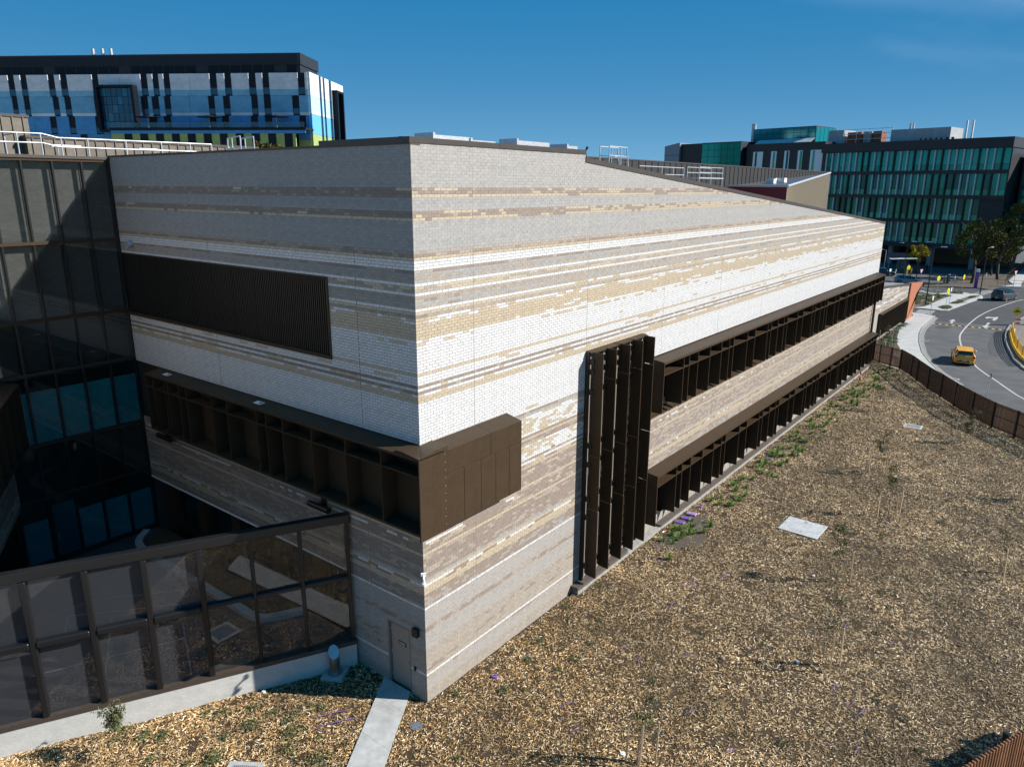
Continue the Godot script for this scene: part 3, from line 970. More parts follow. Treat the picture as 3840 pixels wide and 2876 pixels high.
func left_band() -> void:
	var zt := 0.68
	var top := MB.new()
	top.sweep([Vector2(-0.5, 8.44), Vector2(-0.5, 8.64), Vector2(0.0, 8.62), Vector2(zt, 8.53), Vector2(zt, 8.46)], Vector3(-14.72, 0, 0), Vector3(0, 0, 1), Vector3.UP, Vector3(15.36, 0, 0))
	var root := add(bld, "window_hood", top, M["bronze"])
	root.set_meta("label", "bronze shelf-like window hood along the shaded wall")
	var flo := MB.new()
	flo.span(Vector3(-14.72, 6.2, -0.45), Vector3(0.6, 6.27, zt))
	add(root, "floor_panel", flo, M["bronze"])
	var sh := MB.new()
	sh.span(Vector3(-14.7, 7.98, -0.4), Vector3(0.59, 8.02, zt - 0.01))
	add(root, "shelf", sh, M["bronze"])
	for x: float in [-14.71, -14.15, -13.23, -13.0, -12.18, -11.66, -9.88, -8.9, -7.1, -6.55, -5.64, -4.11, -2.5, -0.92]:
		var f := MB.new()
		f.span(Vector3(x - 0.018, 6.272, -0.4), Vector3(x + 0.018, 8.455, zt - 0.004))
		add(root, "fin", f, M["bronze"])
	# the end panel turns the corner
	var e := MB.new()
	e.bbox(Vector3(0.62, 7.285, 0.145), Vector3(0.05, 2.49, 1.075), 0.005)
	add(root, "end_panel", e, M["bronze"])
	var ec := MB.new()
	ec.sweep([Vector2(-0.3, 8.45), Vector2(-0.3, 8.62), Vector2(0.0, 8.62), Vector2(0.645, 8.535), Vector2(0.645, 8.5)], Vector3(0, 0, -0.33), Vector3(1, 0, 0), Vector3.UP, Vector3(0, 0, 1.0))
	add(root, "end_flashing", ec, M["bronze"])
	for i in 10:
		var sc := MB.new()
		sc.tube(Vector3(0.645, 6.25 + i * 0.24, -0.36), Vector3(0.652, 6.25 + i * 0.24, -0.36), 0.012, 0.012, 6)
		add(root, "rivet", sc, M["galv"])
	var bk := MB.new()
	bk.span(Vector3(-16.8, 6.0, -0.46), Vector3(-14.75, 8.6, -0.41))
	bk.span(Vector3(-14.7, 6.272, 0.05), Vector3(0.55, 8.44, 0.1))
	add(root, "back_panel", bk, M["bronze"])
	for w: Array in [[-16.6, -14.9], [-10.75, -9.95], [-7.9, -7.15], [-13.0, -12.3]]:
		var zb := -0.405 if w[0] < -15.0 else 0.103
		var g := MB.new()
		g.span(Vector3(w[0] + 0.06, 6.4, zb), Vector3(w[1] - 0.06, 7.96, zb + 0.015))
		var gp := add(root, "window_pane", g, M["window_glass"])
		var f := MB.new()
		f.span(Vector3(w[0], 6.3, zb), Vector3(w[0] + 0.055, 7.97, zb + 0.035))
		f.span(Vector3(w[1] - 0.055, 6.3, zb), Vector3(w[1], 7.97, zb + 0.035))
		f.span(Vector3(w[0] + 0.055, 6.3, zb), Vector3(w[1] - 0.055, 6.39, zb + 0.035))
		add(root, "window_frame", f, mat("frame_teal", lin(0.02, 0.05, 0.052), 0.4, 0.3))
	for x: float in [-13.55, -7.35]:
		var st := MB.new()
		st.box(Vector3(x, 8.602, 0.35), Vector3(0.42, 0.008, 0.2), Basis(Vector3.RIGHT, 0.131))
		add(root, "sticker", st, M["white_paint"])
		var bar := MB.new()
		bar.box(Vector3(x + 0.1, 8.607, 0.35), Vector3(0.13, 0.006, 0.13), Basis(Vector3.RIGHT, 0.131))
		add(root, "sticker_print", bar, mat("sticker_red", lin(0.4, 0.12, 0.13), 0.6))
	# floodlight tubes fixed below the hood
	for l: Array in [[-14.65, 5.73, "black tube floodlight on the shaded brick wall by the glass wing"], [-4.56, 5.51, "black tube floodlight on the shaded brick wall above the glass screen"]]:
		var t := thing("tube_floodlight", l[2], "floodlight", Vector3(l[0], l[1], 0.013), 0.0, "tube floodlights on the shaded wall")
		var b := MB.new()
		b.span(Vector3(-0.12, -0.02, 0.0), Vector3(0.12, 0.2, 0.05))
		b.span(Vector3(-0.06, 0.02, 0.05), Vector3(0.06, 0.1, 0.22))
		add(t, "bracket", b, M["black_metal"])
		var tb := MB.new()
		tb.tube(Vector3(-0.52, 0.0, 0.24), Vector3(0.52, 0.0, 0.24), 0.105, 0.105, 14)
		add(t, "tube", tb, M["black_metal"])

func left_louvre() -> void:
	var bk := MB.new()
	bk.span(Vector3(-16.83, 10.5, -0.5), Vector3(-3.6, 13.25, -0.2))
	var root := add(bld, "louvre_panel", bk, M["black_metal"])
	root.set_meta("label", "wide dark louvre of thin vertical slats on the shaded wall")
	var sm := MB.new()
	sm.span(Vector3(-0.012, 10.72, -0.16), Vector3(0.02, 13.1, -0.02))
	var m := sm.mesh()
	var n := 130
	for i in n:
		add(root, "slat", m, M["bronze_dark"] if i % 13 else M["black_metal"], Transform3D(Basis(Vector3.UP, 0.0), Vector3(-16.75 + i * 0.1002, 0, 0)))
	var f := MB.new()
	f.span(Vector3(-16.83, 10.6, -0.2), Vector3(-3.68, 10.72, 0.05))
	f.span(Vector3(-16.83, 13.09, -0.2), Vector3(-3.68, 13.14, 0.03))
	f.span(Vector3(-3.74, 10.72, -0.2), Vector3(-3.675, 13.09, 0.03))
	add(root, "frame", f, M["bronze"])
	# small vent hood at the left end
	var v := MB.new()
	v.tube(Vector3(-15.79, 13.55, 0.0), Vector3(-15.79, 13.47, 0.24), 0.11, 0.13, 14)
	add(bld, "vent_cowl", v, M["galv"])

func side_door() -> void:
	var d := MB.new()
	d.span(Vector3(-1.64, 0.02, -0.14), Vector3(-0.74, 2.27, -0.09))
	var door := add(bld, "door", d, mat("door_paint", lin(0.27, 0.235, 0.195), 0.5))
	door.set_meta("label", "taupe steel door with a black sign plate")
	var f := MB.new()
	f.span(Vector3(-1.72, 0.0, -0.2), Vector3(-1.645, 2.34, 0.0))
	f.span(Vector3(-0.735, 0.0, -0.2), Vector3(-0.68, 2.34, 0.0))
	f.span(Vector3(-1.645, 2.275, -0.2), Vector3(-0.735, 2.34, 0.0))
	add(door, "frame", f, mat("door_frame", lin(0.16, 0.14, 0.12), 0.5))
	var s := MB.new()
	s.span(Vector3(-1.32, 1.53, -0.09), Vector3(-0.98, 1.68, -0.08))
	add(door, "sign_plate", s, M["black_metal"])
	for k in 2:
		var l := MB.new()
		for i in 5:
			l.span(Vector3(-1.28 + i * 0.055, 1.56 + k * 0.055, -0.08), Vector3(-1.245 + i * 0.055, 1.585 + k * 0.055, -0.077))
		add(door, "sign_lettering", l, M["white_paint"])
	var h := MB.new()
	h.tube(Vector3(-0.82, 1.02, -0.09), Vector3(-0.82, 1.02, -0.03), 0.012, 0.012)
	h.tube(Vector3(-0.82, 1.02, -0.03), Vector3(-0.93, 1.02, -0.03), 0.011, 0.011)
	h.span(Vector3(-0.85, 0.93, -0.09), Vector3(-0.79, 1.12, -0.084))
	add(door, "handle", h, M["galv"])
	for y: float in [0.3, 1.15, 2.0]:
		var hg := MB.new()
		hg.tube(Vector3(-1.64, y - 0.05, -0.085), Vector3(-1.64, y + 0.05, -0.085), 0.012, 0.012)
		add(door, "hinge", hg, M["galv"])
	# things fixed to the wall by the door
	var wl := thing("wall_light", "black box wall light beside the taupe door", "wall light", Vector3(-0.36, 2.42, 0.012))
	var wb := MB.new()
	wb.bbox(Vector3(0, 0, 0.07), Vector3(0.24, 0.3, 0.14), 0.02)
	add(wl, "housing", wb, M["black_metal"])
	var ln := MB.new()
	ln.span(Vector3(-0.09, -0.155, 0.02), Vector3(0.09, -0.15, 0.12))
	add(wl, "lens", ln, M["white_paint"])
	var ic := thing("card_reader", "small black card reader on the brick wall beside the door", "card reader", Vector3(-0.48, 1.05, 0.012))
	var ib := MB.new()
	ib.bbox(Vector3(0, 0, 0.025), Vector3(0.08, 0.15, 0.05), 0.01)
	add(ic, "housing", ib, M["black_metal"])
	var ik := MB.new()
	ik.bbox(Vector3(0, 0.02, 0.052), Vector3(0.05, 0.06, 0.006), 0.002)
	add(ic, "key_face", ik, M["dark_frame"])
	var cm := thing("security_camera", "white security camera bracketed to the corner of the brick building", "camera", Vector3(0.02, 4.35, 0.02))
	var cb := MB.new()
	cb.box(Vector3(0.05, 0.22, 0.05), Vector3(0.16, 0.1, 0.06), Basis(Vector3.UP, PI / 4))
	cb.tube(Vector3(0.05, 0.2, 0.05), Vector3(0.17, 0.16, 0.17), 0.035, 0.03, 10)
	cb.tube(Vector3(0.17, 0.18, 0.17), Vector3(0.17, 0.04, 0.17), 0.03, 0.03, 10)
	add(cm, "bracket", cb, M["white_paint"])
	var ch := MB.new()
	ch.tube(Vector3(0.17, 0.04, 0.17), Vector3(0.17, -0.03, 0.17), 0.06, 0.085, 16)
	add(cm, "housing", ch, M["white_paint"])
	var cd := MB.new()
	cd.tube(Vector3(0.17, -0.03, 0.17), Vector3(0.17, -0.08, 0.17), 0.07, 0.03, 16)
	add(cm, "dome", cd, M["black_metal"])

# ---------------------------------------------------------------- glass wing, courtyard, glass screen
func glass_wing() -> void:
	var w := thing("glass_wing", "tall curtain-walled glass wing with bronze frames in the shade", "building", Vector3(-16.83, 0, 0))
	var ys := [1.05, 3.78, 5.95, 8.77, 10.78, 13.65, 16.66]
	var zs := []
	for i in 9:
		zs.append(0.02 + i * 1.032)
	var glass := pane("wing_glass", lin(0.02, 0.028, 0.027), 0.2)
	var blind := mat("blind", lin(0.16, 0.16, 0.15), 0.9, 0.0, T["soft"], 1.2)
	var teal := mat("teal_panel", lin(0.0, 0.42, 0.5), 0.6, 0.0, T["soft"], 0.7)
	for r in 6:
		for i in 8:
			var z0: float = zs[i]
			var z1: float = zs[i + 1]
			var g := MB.new()
			g.span(Vector3(-0.012, ys[r] + 0.05, z0 + 0.03), Vector3(0.0, ys[r + 1] - 0.05, z1 - 0.03))
			add(w, "window_pane", g, glass)
			if r >= 3:
				var b := MB.new()
				b.span(Vector3(-0.32, ys[r] + 0.02, z0 + 0.02), Vector3(-0.31, ys[r + 1] - 0.02, z1 - 0.02))
				add(w, "roller_blind", b, blind if r > 3 else mat("spandrel", lin(0.03, 0.032, 0.034), 0.6))
			elif r == 2 or r == 0:
				if r == 0 and i == 3:
					continue
				var b := MB.new()
				var top := 8.05 if r == 2 else 2.85
				b.span(Vector3(-0.16, ys[r] + 0.05, z0 + 0.03), Vector3(-0.14, top, z1 - 0.03))
				add(w, "privacy_film", b, teal)
	for i in 9:
		var mb := MB.new()
		mb.span(Vector3(-0.14, 1.0, zs[i] - 0.03), Vector3(0.05, 16.7, zs[i] + 0.03))
		add(w, "mullion", mb, M["dark_frame"])
	for r in 7:
		var mb := MB.new()
		var h := 0.12 if r < 6 else 0.1
		mb.span(Vector3(-0.14, ys[r] - h * 0.5, 0.0), Vector3(0.055, ys[r] + h * 0.5, 8.3))
		add(w, "transom", mb, M["bronze_dark"] if r < 4 else M["bronze"])
	var cap := MB.new()
	cap.span(Vector3(-0.6, 16.71, 0.0), Vector3(0.1, 16.82, 8.3))
	add(w, "parapet_cap", cap, M["cap"])
	# inside: a dim room
	var room := MB.new()
	room.span(Vector3(-5.0, -0.2, -0.05), Vector3(-4.9, 16.7, 8.4))
	room.span(Vector3(-4.9, -0.2, 8.3), Vector3(-0.16, 16.7, 8.4))
	room.span(Vector3(-4.9, -0.2, -0.06), Vector3(-0.16, 16.7, -0.03))
	for y: float in [0.9, 5.7, 8.6, 10.7, 13.55, 16.62]:
		room.span(Vector3(-4.9, y - 0.06, -0.03), Vector3(-0.34, y, 8.3))
	add(w, "interior", room, mat("interior", lin(0.06, 0.06, 0.058), 0.9))
	# glazed door at the foot
	var d := MB.new()
	d.span(Vector3(0.0, 1.08, 3.13), Vector3(0.04, 3.5, 3.2))
	d.span(Vector3(0.0, 1.08, 4.03), Vector3(0.04, 3.5, 4.1))
	d.span(Vector3(0.0, 3.43, 3.2), Vector3(0.04, 3.5, 4.03))
	d.span(Vector3(0.0, 1.08, 3.2), Vector3(0.04, 1.2, 4.03))
	var door := add(w, "door", d, M["dark_frame"])
	var dg := MB.new()
	dg.span(Vector3(0.01, 1.2, 3.2), Vector3(0.02, 3.43, 4.03))
	add(door, "door_pane", dg, mat("door_teal", lin(0.0, 0.06, 0.075), 0.08))
	var dh := MB.new()
	dh.tube(Vector3(0.07, 1.9, 3.95), Vector3(0.07, 2.2, 3.95), 0.015, 0.015)
	add(door, "handle", dh, M["galv"])
	# roof edge railing
	railing()

func railing() -> void:
	var t := thing("roof_guard_rail", "white metal guard rail along the roof edge above the glass wing", "railing", Vector3(-17.3, 0, 0))
	var zs := [2.92, 2.14, 1.45, 0.49, -0.97, -2.43, -3.7, -4.7]
	for i in zs.size():
		var p := MB.new()
		var hi := 17.58 if i < 2 else 17.5
		p.tube(Vector3(0, 16.7, zs[i]), Vector3(0, hi, zs[i]), 0.028, 0.028, 8)
		p.span(Vector3(-0.1, 16.7, zs[i] - 0.05), Vector3(0.1, 16.74, zs[i] + 0.05))
		add(t, "post", p, M["galv"])
	for h: float in [0.0, 0.33]:
		var r := MB.new()
		r.path([Vector3(0, 17.58 - h, 3.9), Vector3(0, 17.6 - h, 2.1), Vector3(0, 17.48 - h, 1.55), Vector3(0, 17.52 - h, -4.7)], 0.026, 0.026, 8)
		add(t, "rail", r, M["galv"])
	var e := MB.new()
	e.path([Vector3(-1.2, 17.55, 2.92), Vector3(0, 17.58, 2.92)], 0.026, 0.026, 8)
	e.path([Vector3(-1.2, 16.8, 2.92), Vector3(-1.2, 17.55, 2.92)], 0.028, 0.028, 8)
	add(t, "return_rail", e, M["galv"])
	var k := MB.new()
	k.span(Vector3(-0.06, 16.74, -4.7), Vector3(0.02, 16.84, 3.9))
	add(t, "toe_board", k, M["galv"])

func courtyard() -> void:
	var fl := MB.new()
	fl.prism(V2([-16.9, 0.0, -3.35, 0.0, -8.45, 9.85, -16.9, 5.2]), -0.2, 0.95, false)
	structure("courtyard_paving", fl, mat("court_asphalt", lin(0.075, 0.075, 0.08), 0.85, 0.0, T["fine"], 0.5))
	var bed := MB.new()
	bed.prism(V2([-16.2, 0.0, -5.9, 0.0, -6.5, 1.0, -7.0, 1.4, -14.6, 1.5, -15.6, 1.25]), 0.9, 1.06, true)
	structure("courtyard_bed", bed, mat("court_mulch", lin(0.17, 0.115, 0.06), 0.95, 0.0, T["chip"], 1.3))
	var kb := MB.new()
	ribbon(kb, smooth_line([[-16.6, 0.6], [-15.8, 1.35], [-14.6, 1.6], [-12.4, 1.58], [-8.6, 1.52], [-7.0, 1.5], [-6.45, 1.05], [-5.95, 0.1]], 3), 0.3, 0.9, 1.12)
	structure("courtyard_kerb", kb, M["concrete_path"])
	var ln := []
	var white: Material = M["road_white"]
	for s: Array in [[-9.72, 7.65, -7.85, 3.6], [-10.96, 4.66, -6.96, 6.68], [-8.74, 3.23, -5.77, 4.53], [-12.35, 5.52, -10.0, 2.66], [-12.35, 5.52, -11.4, 6.0], [-10.0, 2.66, -9.0, 3.2]]:
		var a := Vector2(s[0], s[1])
		var b := Vector2(s[2], s[3])
		var n := (b - a).normalized().orthogonal() * 0.03
		ln.append([a.x + n.x, a.y + n.y, b.x + n.x, b.y + n.y, b.x - n.x, b.y - n.y, a.x - n.x, a.y - n.y])
	decal("court_line_marking", ln, 0.956, white)
	var arc := MB.new()
	ribbon(arc, smooth_line([[-12.9, 6.6], [-12.7, 4.5], [-11.7, 3.2], [-10.86, 2.1]]), 0.05, 0.956, 0.956)
	structure("court_line_marking", arc, white)
	# recessed ground floor of the shaded wall, behind the garden bed
	var rec := MB.new()
	rec.span(Vector3(-16.8, 3.38, -0.98), Vector3(-3.45, 3.44, 0.02))
	var lower := add(bld, "ground_floor_window_wall", rec, M["white_paint"])
	for i in 5:
		var x := -16.4 + i * 2.6
		var col := MB.new()
		col.span(Vector3(x, 0.9, -0.7), Vector3(x + 0.6, 3.38, -0.35))
		add(lower, "column", col, M["bronze"])
		var g := MB.new()
		g.span(Vector3(x + 0.7, 1.25, -0.66), Vector3(x + 2.5, 3.2, -0.64))
		add(lower, "window_pane", g, M["window_glass"])
		var sl := MB.new()
		sl.span(Vector3(x + 0.6, 0.9, -0.7), Vector3(x + 2.6, 1.2, -0.4))
		add(lower, "sill", sl, M["bronze_dark"])
	var rt := MB.new()
	rt.span(Vector3(-3.48, -0.2, -0.98), Vector3(-3.3, 3.5, -0.02))
	add(lower, "return_wall", rt, mat("return_brick", lin(0.3, 0.25, 0.2), 0.9))
	glass_screen()
	angled_wing()

func glass_screen() -> void:
	var t := thing("glass_screen", "long black framed glass screen wall on a concrete base beside the garden", "glass screen", Vector3(-3.3, 0, 0.05), deg_to_rad(-117.47))
	# local x runs away from the brick wall, outside is -z
	var c := MB.new()
	c.bbox(Vector3(5.65, 0.26, 0.06), Vector3(11.3, 1.12, 0.34), 0.015)
	add(t, "concrete_base", c, M["formed_concrete"])
	var sl := MB.new()
	sl.span(Vector3(0.0, 0.823, -0.14), Vector3(11.3, 0.97, 0.2))
	add(t, "sill", sl, mat("sill_brown", lin(0.075, 0.058, 0.045), 0.5, 0.1, T["soft"], 1.0))
	var tp := MB.new()
	tp.bbox(Vector3(5.65, 5.44, 0.02), Vector3(11.3, 0.3, 0.26), 0.02)
	add(t, "top_rail", tp, M["dark_frame"])
	var ss := [0.1, 1.58, 3.05, 4.52, 6.0, 7.49, 8.97, 10.45, 11.25]
	var clear := pane("screen_glass", lin(0.03, 0.035, 0.035), 0.12)
	var dusty := pane("screen_glass_dusty", lin(0.05, 0.055, 0.065), 0.4)
	for i in ss.size():
		var s: float = ss[i]
		var p := MB.new()
		var hw := 0.06 if i < 3 else 0.085
		p.bbox(Vector3(s, 3.13, 0.02 if i < 3 else -0.03), Vector3(hw * 2, 4.32, 0.16 if i < 3 else 0.26), 0.02)
		add(t, "post", p, M["dark_frame"])
		if i + 1 < ss.size():
			var m := MB.new()
			m.bbox(Vector3((s + ss[i + 1]) * 0.5, 3.34, -0.01 if i < 3 else -0.05), Vector3(ss[i + 1] - s - hw * 2, 0.14 if i < 3 else 0.2, 0.2 if i < 3 else 0.3), 0.03)
			add(t, "middle_rail", m, M["dark_frame"])
			for r: Array in [[0.97, 3.27], [3.41, 5.29]]:
				var g := MB.new()
				g.span(Vector3(s + 0.06, r[0], 0.02), Vector3(ss[i + 1] - 0.06, r[1], 0.035))
				add(t, "window_pane", g, clear if i < 3 else dusty)

func angled_wing() -> void:
	var t := thing("angled_wing", "dark angled brick wing at the left edge closing the courtyard", "building", Vector3(-16.83, 0, 5.05), deg_to_rad(-27.5))
	# local x runs towards the glass screen, the courtyard is at -z
	var o := Vector3.ZERO
	var back := brick_rows(o, Vector3(1, 0, 0), Vector3(0, 0, -1), 0.0, 9.6, [[0.0, 9.6, 5.9, 8.75]], [], "wing", 5, 42, 194)
	add(t, "wall", back, M["mortar"])
	flush_bricks(t, 0)
	var low := MB.new()
	low.span(Vector3(0, 0.9, 0.25), Vector3(9.6, 3.63, 0.3))
	add(t, "window_wall", low, M["window_glass"])
	for i in 7:
		var mb := MB.new()
		mb.span(Vector3(i * 1.5, 0.9, 0.05), Vector3(i * 1.5 + 0.08, 3.63, 0.28))
		add(t, "mullion", mb, M["dark_frame"])
	var core := MB.new()
	core.span(Vector3(0, -0.2, 0.4), Vector3(9.6, 16.7, 6.0))
	core.span(Vector3(0, 3.64, 0.03), Vector3(9.6, 5.8, 0.4))
	add(t, "core", core, M["core_dark"])
	var h := MB.new()
	h.sweep([Vector2(0.2, 8.5), Vector2(0.2, 8.75), Vector2(-0.66, 8.6), Vector2(-0.66, 8.5)], Vector3(0.05, 0, 0), Vector3(0, 0, 1), Vector3.UP, Vector3(9.5, 0, 0))
	var hood := add(t, "window_hood", h, M["bronze"])
	var fl := MB.new()
	fl.span(Vector3(0.05, 6.2, -0.66), Vector3(9.55, 6.27, 0.2))
	add(hood, "floor_panel", fl, M["bronze"])
	for i in 9:
		var f := MB.new()
		f.span(Vector3(0.1 + i * 1.15, 6.27, -0.65), Vector3(0.14 + i * 1.15, 8.5, 0.1))
		add(hood, "fin", f, M["bronze"])
	var e := MB.new()
	e.span(Vector3(9.5, 6.2, -0.66), Vector3(9.6, 8.75, 0.2))
	add(hood, "end_panel", e, M["bronze_dark"])

# ---------------------------------------------------------------- the low brick building with the orange end
func low_building() -> void:
	var t := thing("low_brick_building", "low brick building with an orange end wall beyond the long facade", "building", Vector3(-2.2, 0, -57.0))
	# local -z runs along the road; the top falls away from the tall building
	var H := func(z: float) -> float: return 5.5 - (-z - 15.0) * 0.077
	var back := MB.new()
	var l := 29.3
	var wall := MB.new()
	wall.colored = true
	var tones := ["T", "B", "C", "W", "T", "g", "N"]
	var rng := RandomNumberGenerator.new()
	rng.seed = 31
	for r in 46:
		var y0 := 2.85 + r * CH
		var y1 := y0 + CH
		var z := -0.0
		while z > -l:
			var step := rng.randf_range(0.24, 1.9)
			var z2 := maxf(z - step, -l)
			var tn: String = tones[rng.randi() % tones.size()]
			if r % 9 == 0:
				tn = "W" if r % 2 else "C"
			var q: Color = TONE[tn]
			var top0 := minf(y1, H.call(z))
			var top1 := minf(y1, H.call(z2))
			if top0 > y0 and top1 > y0:
				wall.col = Color(q.r, q.g, q.b) * rng.randf_range(0.9, 1.05)
				wall.col.a = 1.0
				wall.quad(Vector3(0, y0, z), Vector3(0, y0, z2), Vector3(0, top1, z2), Vector3(0, top0, z))
			z = z2
	add(t, "brick_wall", wall, vmat("low_brick", 0.8, T["fine"], 3.0))
	var core := MB.new()
	core.sweep([Vector2(0, -0.3), Vector2(-l - 3.4, -0.3), Vector2(-l - 3.4, H.call(-l - 3.4) - 0.15), Vector2(0, H.call(0.0) - 0.15)], Vector3(-14, 0, 0), Vector3(0, 0, 1), Vector3.UP, Vector3(13.7, 0, 0))
	add(t, "core", core, M["core_dark"])
	var roof := MB.new()
	roof.sweep([Vector2(0, H.call(0.0) - 0.14), Vector2(-l - 3.5, H.call(-l - 3.5) - 0.14), Vector2(-l - 3.5, H.call(-l - 3.5) - 0.05), Vector2(0, H.call(0.0) - 0.05)], Vector3(-14, 0, 0), Vector3(0, 0, 1), Vector3.UP, Vector3(13.9, 0, 0))
	var rf := add(t, "roof", roof, mat("roof_grey", lin(0.2, 0.195, 0.2), 0.6, 0.1))
	for i in 12:
		var rib := MB.new()
		rib.sweep([Vector2(0, H.call(0.0) - 0.05), Vector2(-l - 3.5, H.call(-l - 3.5) - 0.05), Vector2(-l - 3.5, H.call(-l - 3.5)), Vector2(0, H.call(0.0))], Vector3(-13.5 + i * 1.1, 0, 0), Vector3(0, 0, 1), Vector3.UP, Vector3(0.05, 0, 0))
		add(rf, "roof_rib", rib, M["roof_grey"])
	var cap := MB.new()
	cap.sweep([Vector2(0, H.call(0.0) - 0.1), Vector2(-l, H.call(-l) - 0.1), Vector2(-l, H.call(-l) + 0.1), Vector2(0, H.call(0.0) + 0.1)], Vector3(-0.3, 0, 0), Vector3(0, 0, 1), Vector3.UP, Vector3(0.34, 0, 0))
	add(t, "parapet_cap", cap, M["cap"])
	# dark screen of fins below the brick
	var hood := MB.new()
	hood.span(Vector3(-0.2, 2.72, -28.6), Vector3(0.34, 2.84, -13.6))
	var hd := add(t, "window_hood", hood, M["bronze"])
	for i in 30:
		var f := MB.new()
		f.span(Vector3(-0.1, 0.35, -28.6 + i * 0.515), Vector3(0.3, 2.72, -28.56 + i * 0.515))
		add(hd, "fin", f, M["bronze"])
	var gl := MB.new()
	gl.span(Vector3(-0.3, 0.2, -28.7), Vector3(-0.22, 2.8, -13.6))
	add(hd, "window_strip", gl, M["window_glass"])
	var wht := MB.new()
	wht.span(Vector3(-0.25, -0.2, -13.6), Vector3(0.005, 2.84, 0.0))
	add(t, "render_wall", wht, mat("render_grey", lin(0.42, 0.4, 0.37), 0.85, 0.0, T["fine"], 1.0))
	var og := mat("orange_panel", lin(0.43, 0.145, 0.06), 0.6, 0.0, T["soft"], 0.5)
	var ow := MB.new()
	ow.sweep([Vector2(-28.7, -0.2), Vector2(-32.6, -0.2), Vector2(-33.8, 2.9), Vector2(-37.2, 3.75), Vector2(-37.2, 3.95), Vector2(-29.3, 4.55)], Vector3(-0.35, 0, 0), Vector3(0, 0, 1), Vector3.UP, Vector3(0.55, 0, 0))
	add(t, "orange_end_wall", ow, og)
	var of := MB.new()
	of.span(Vector3(-9, -0.2, -32.6), Vector3(-0.35, 3.9, -32.4))
	add(t, "end_face", of, og)


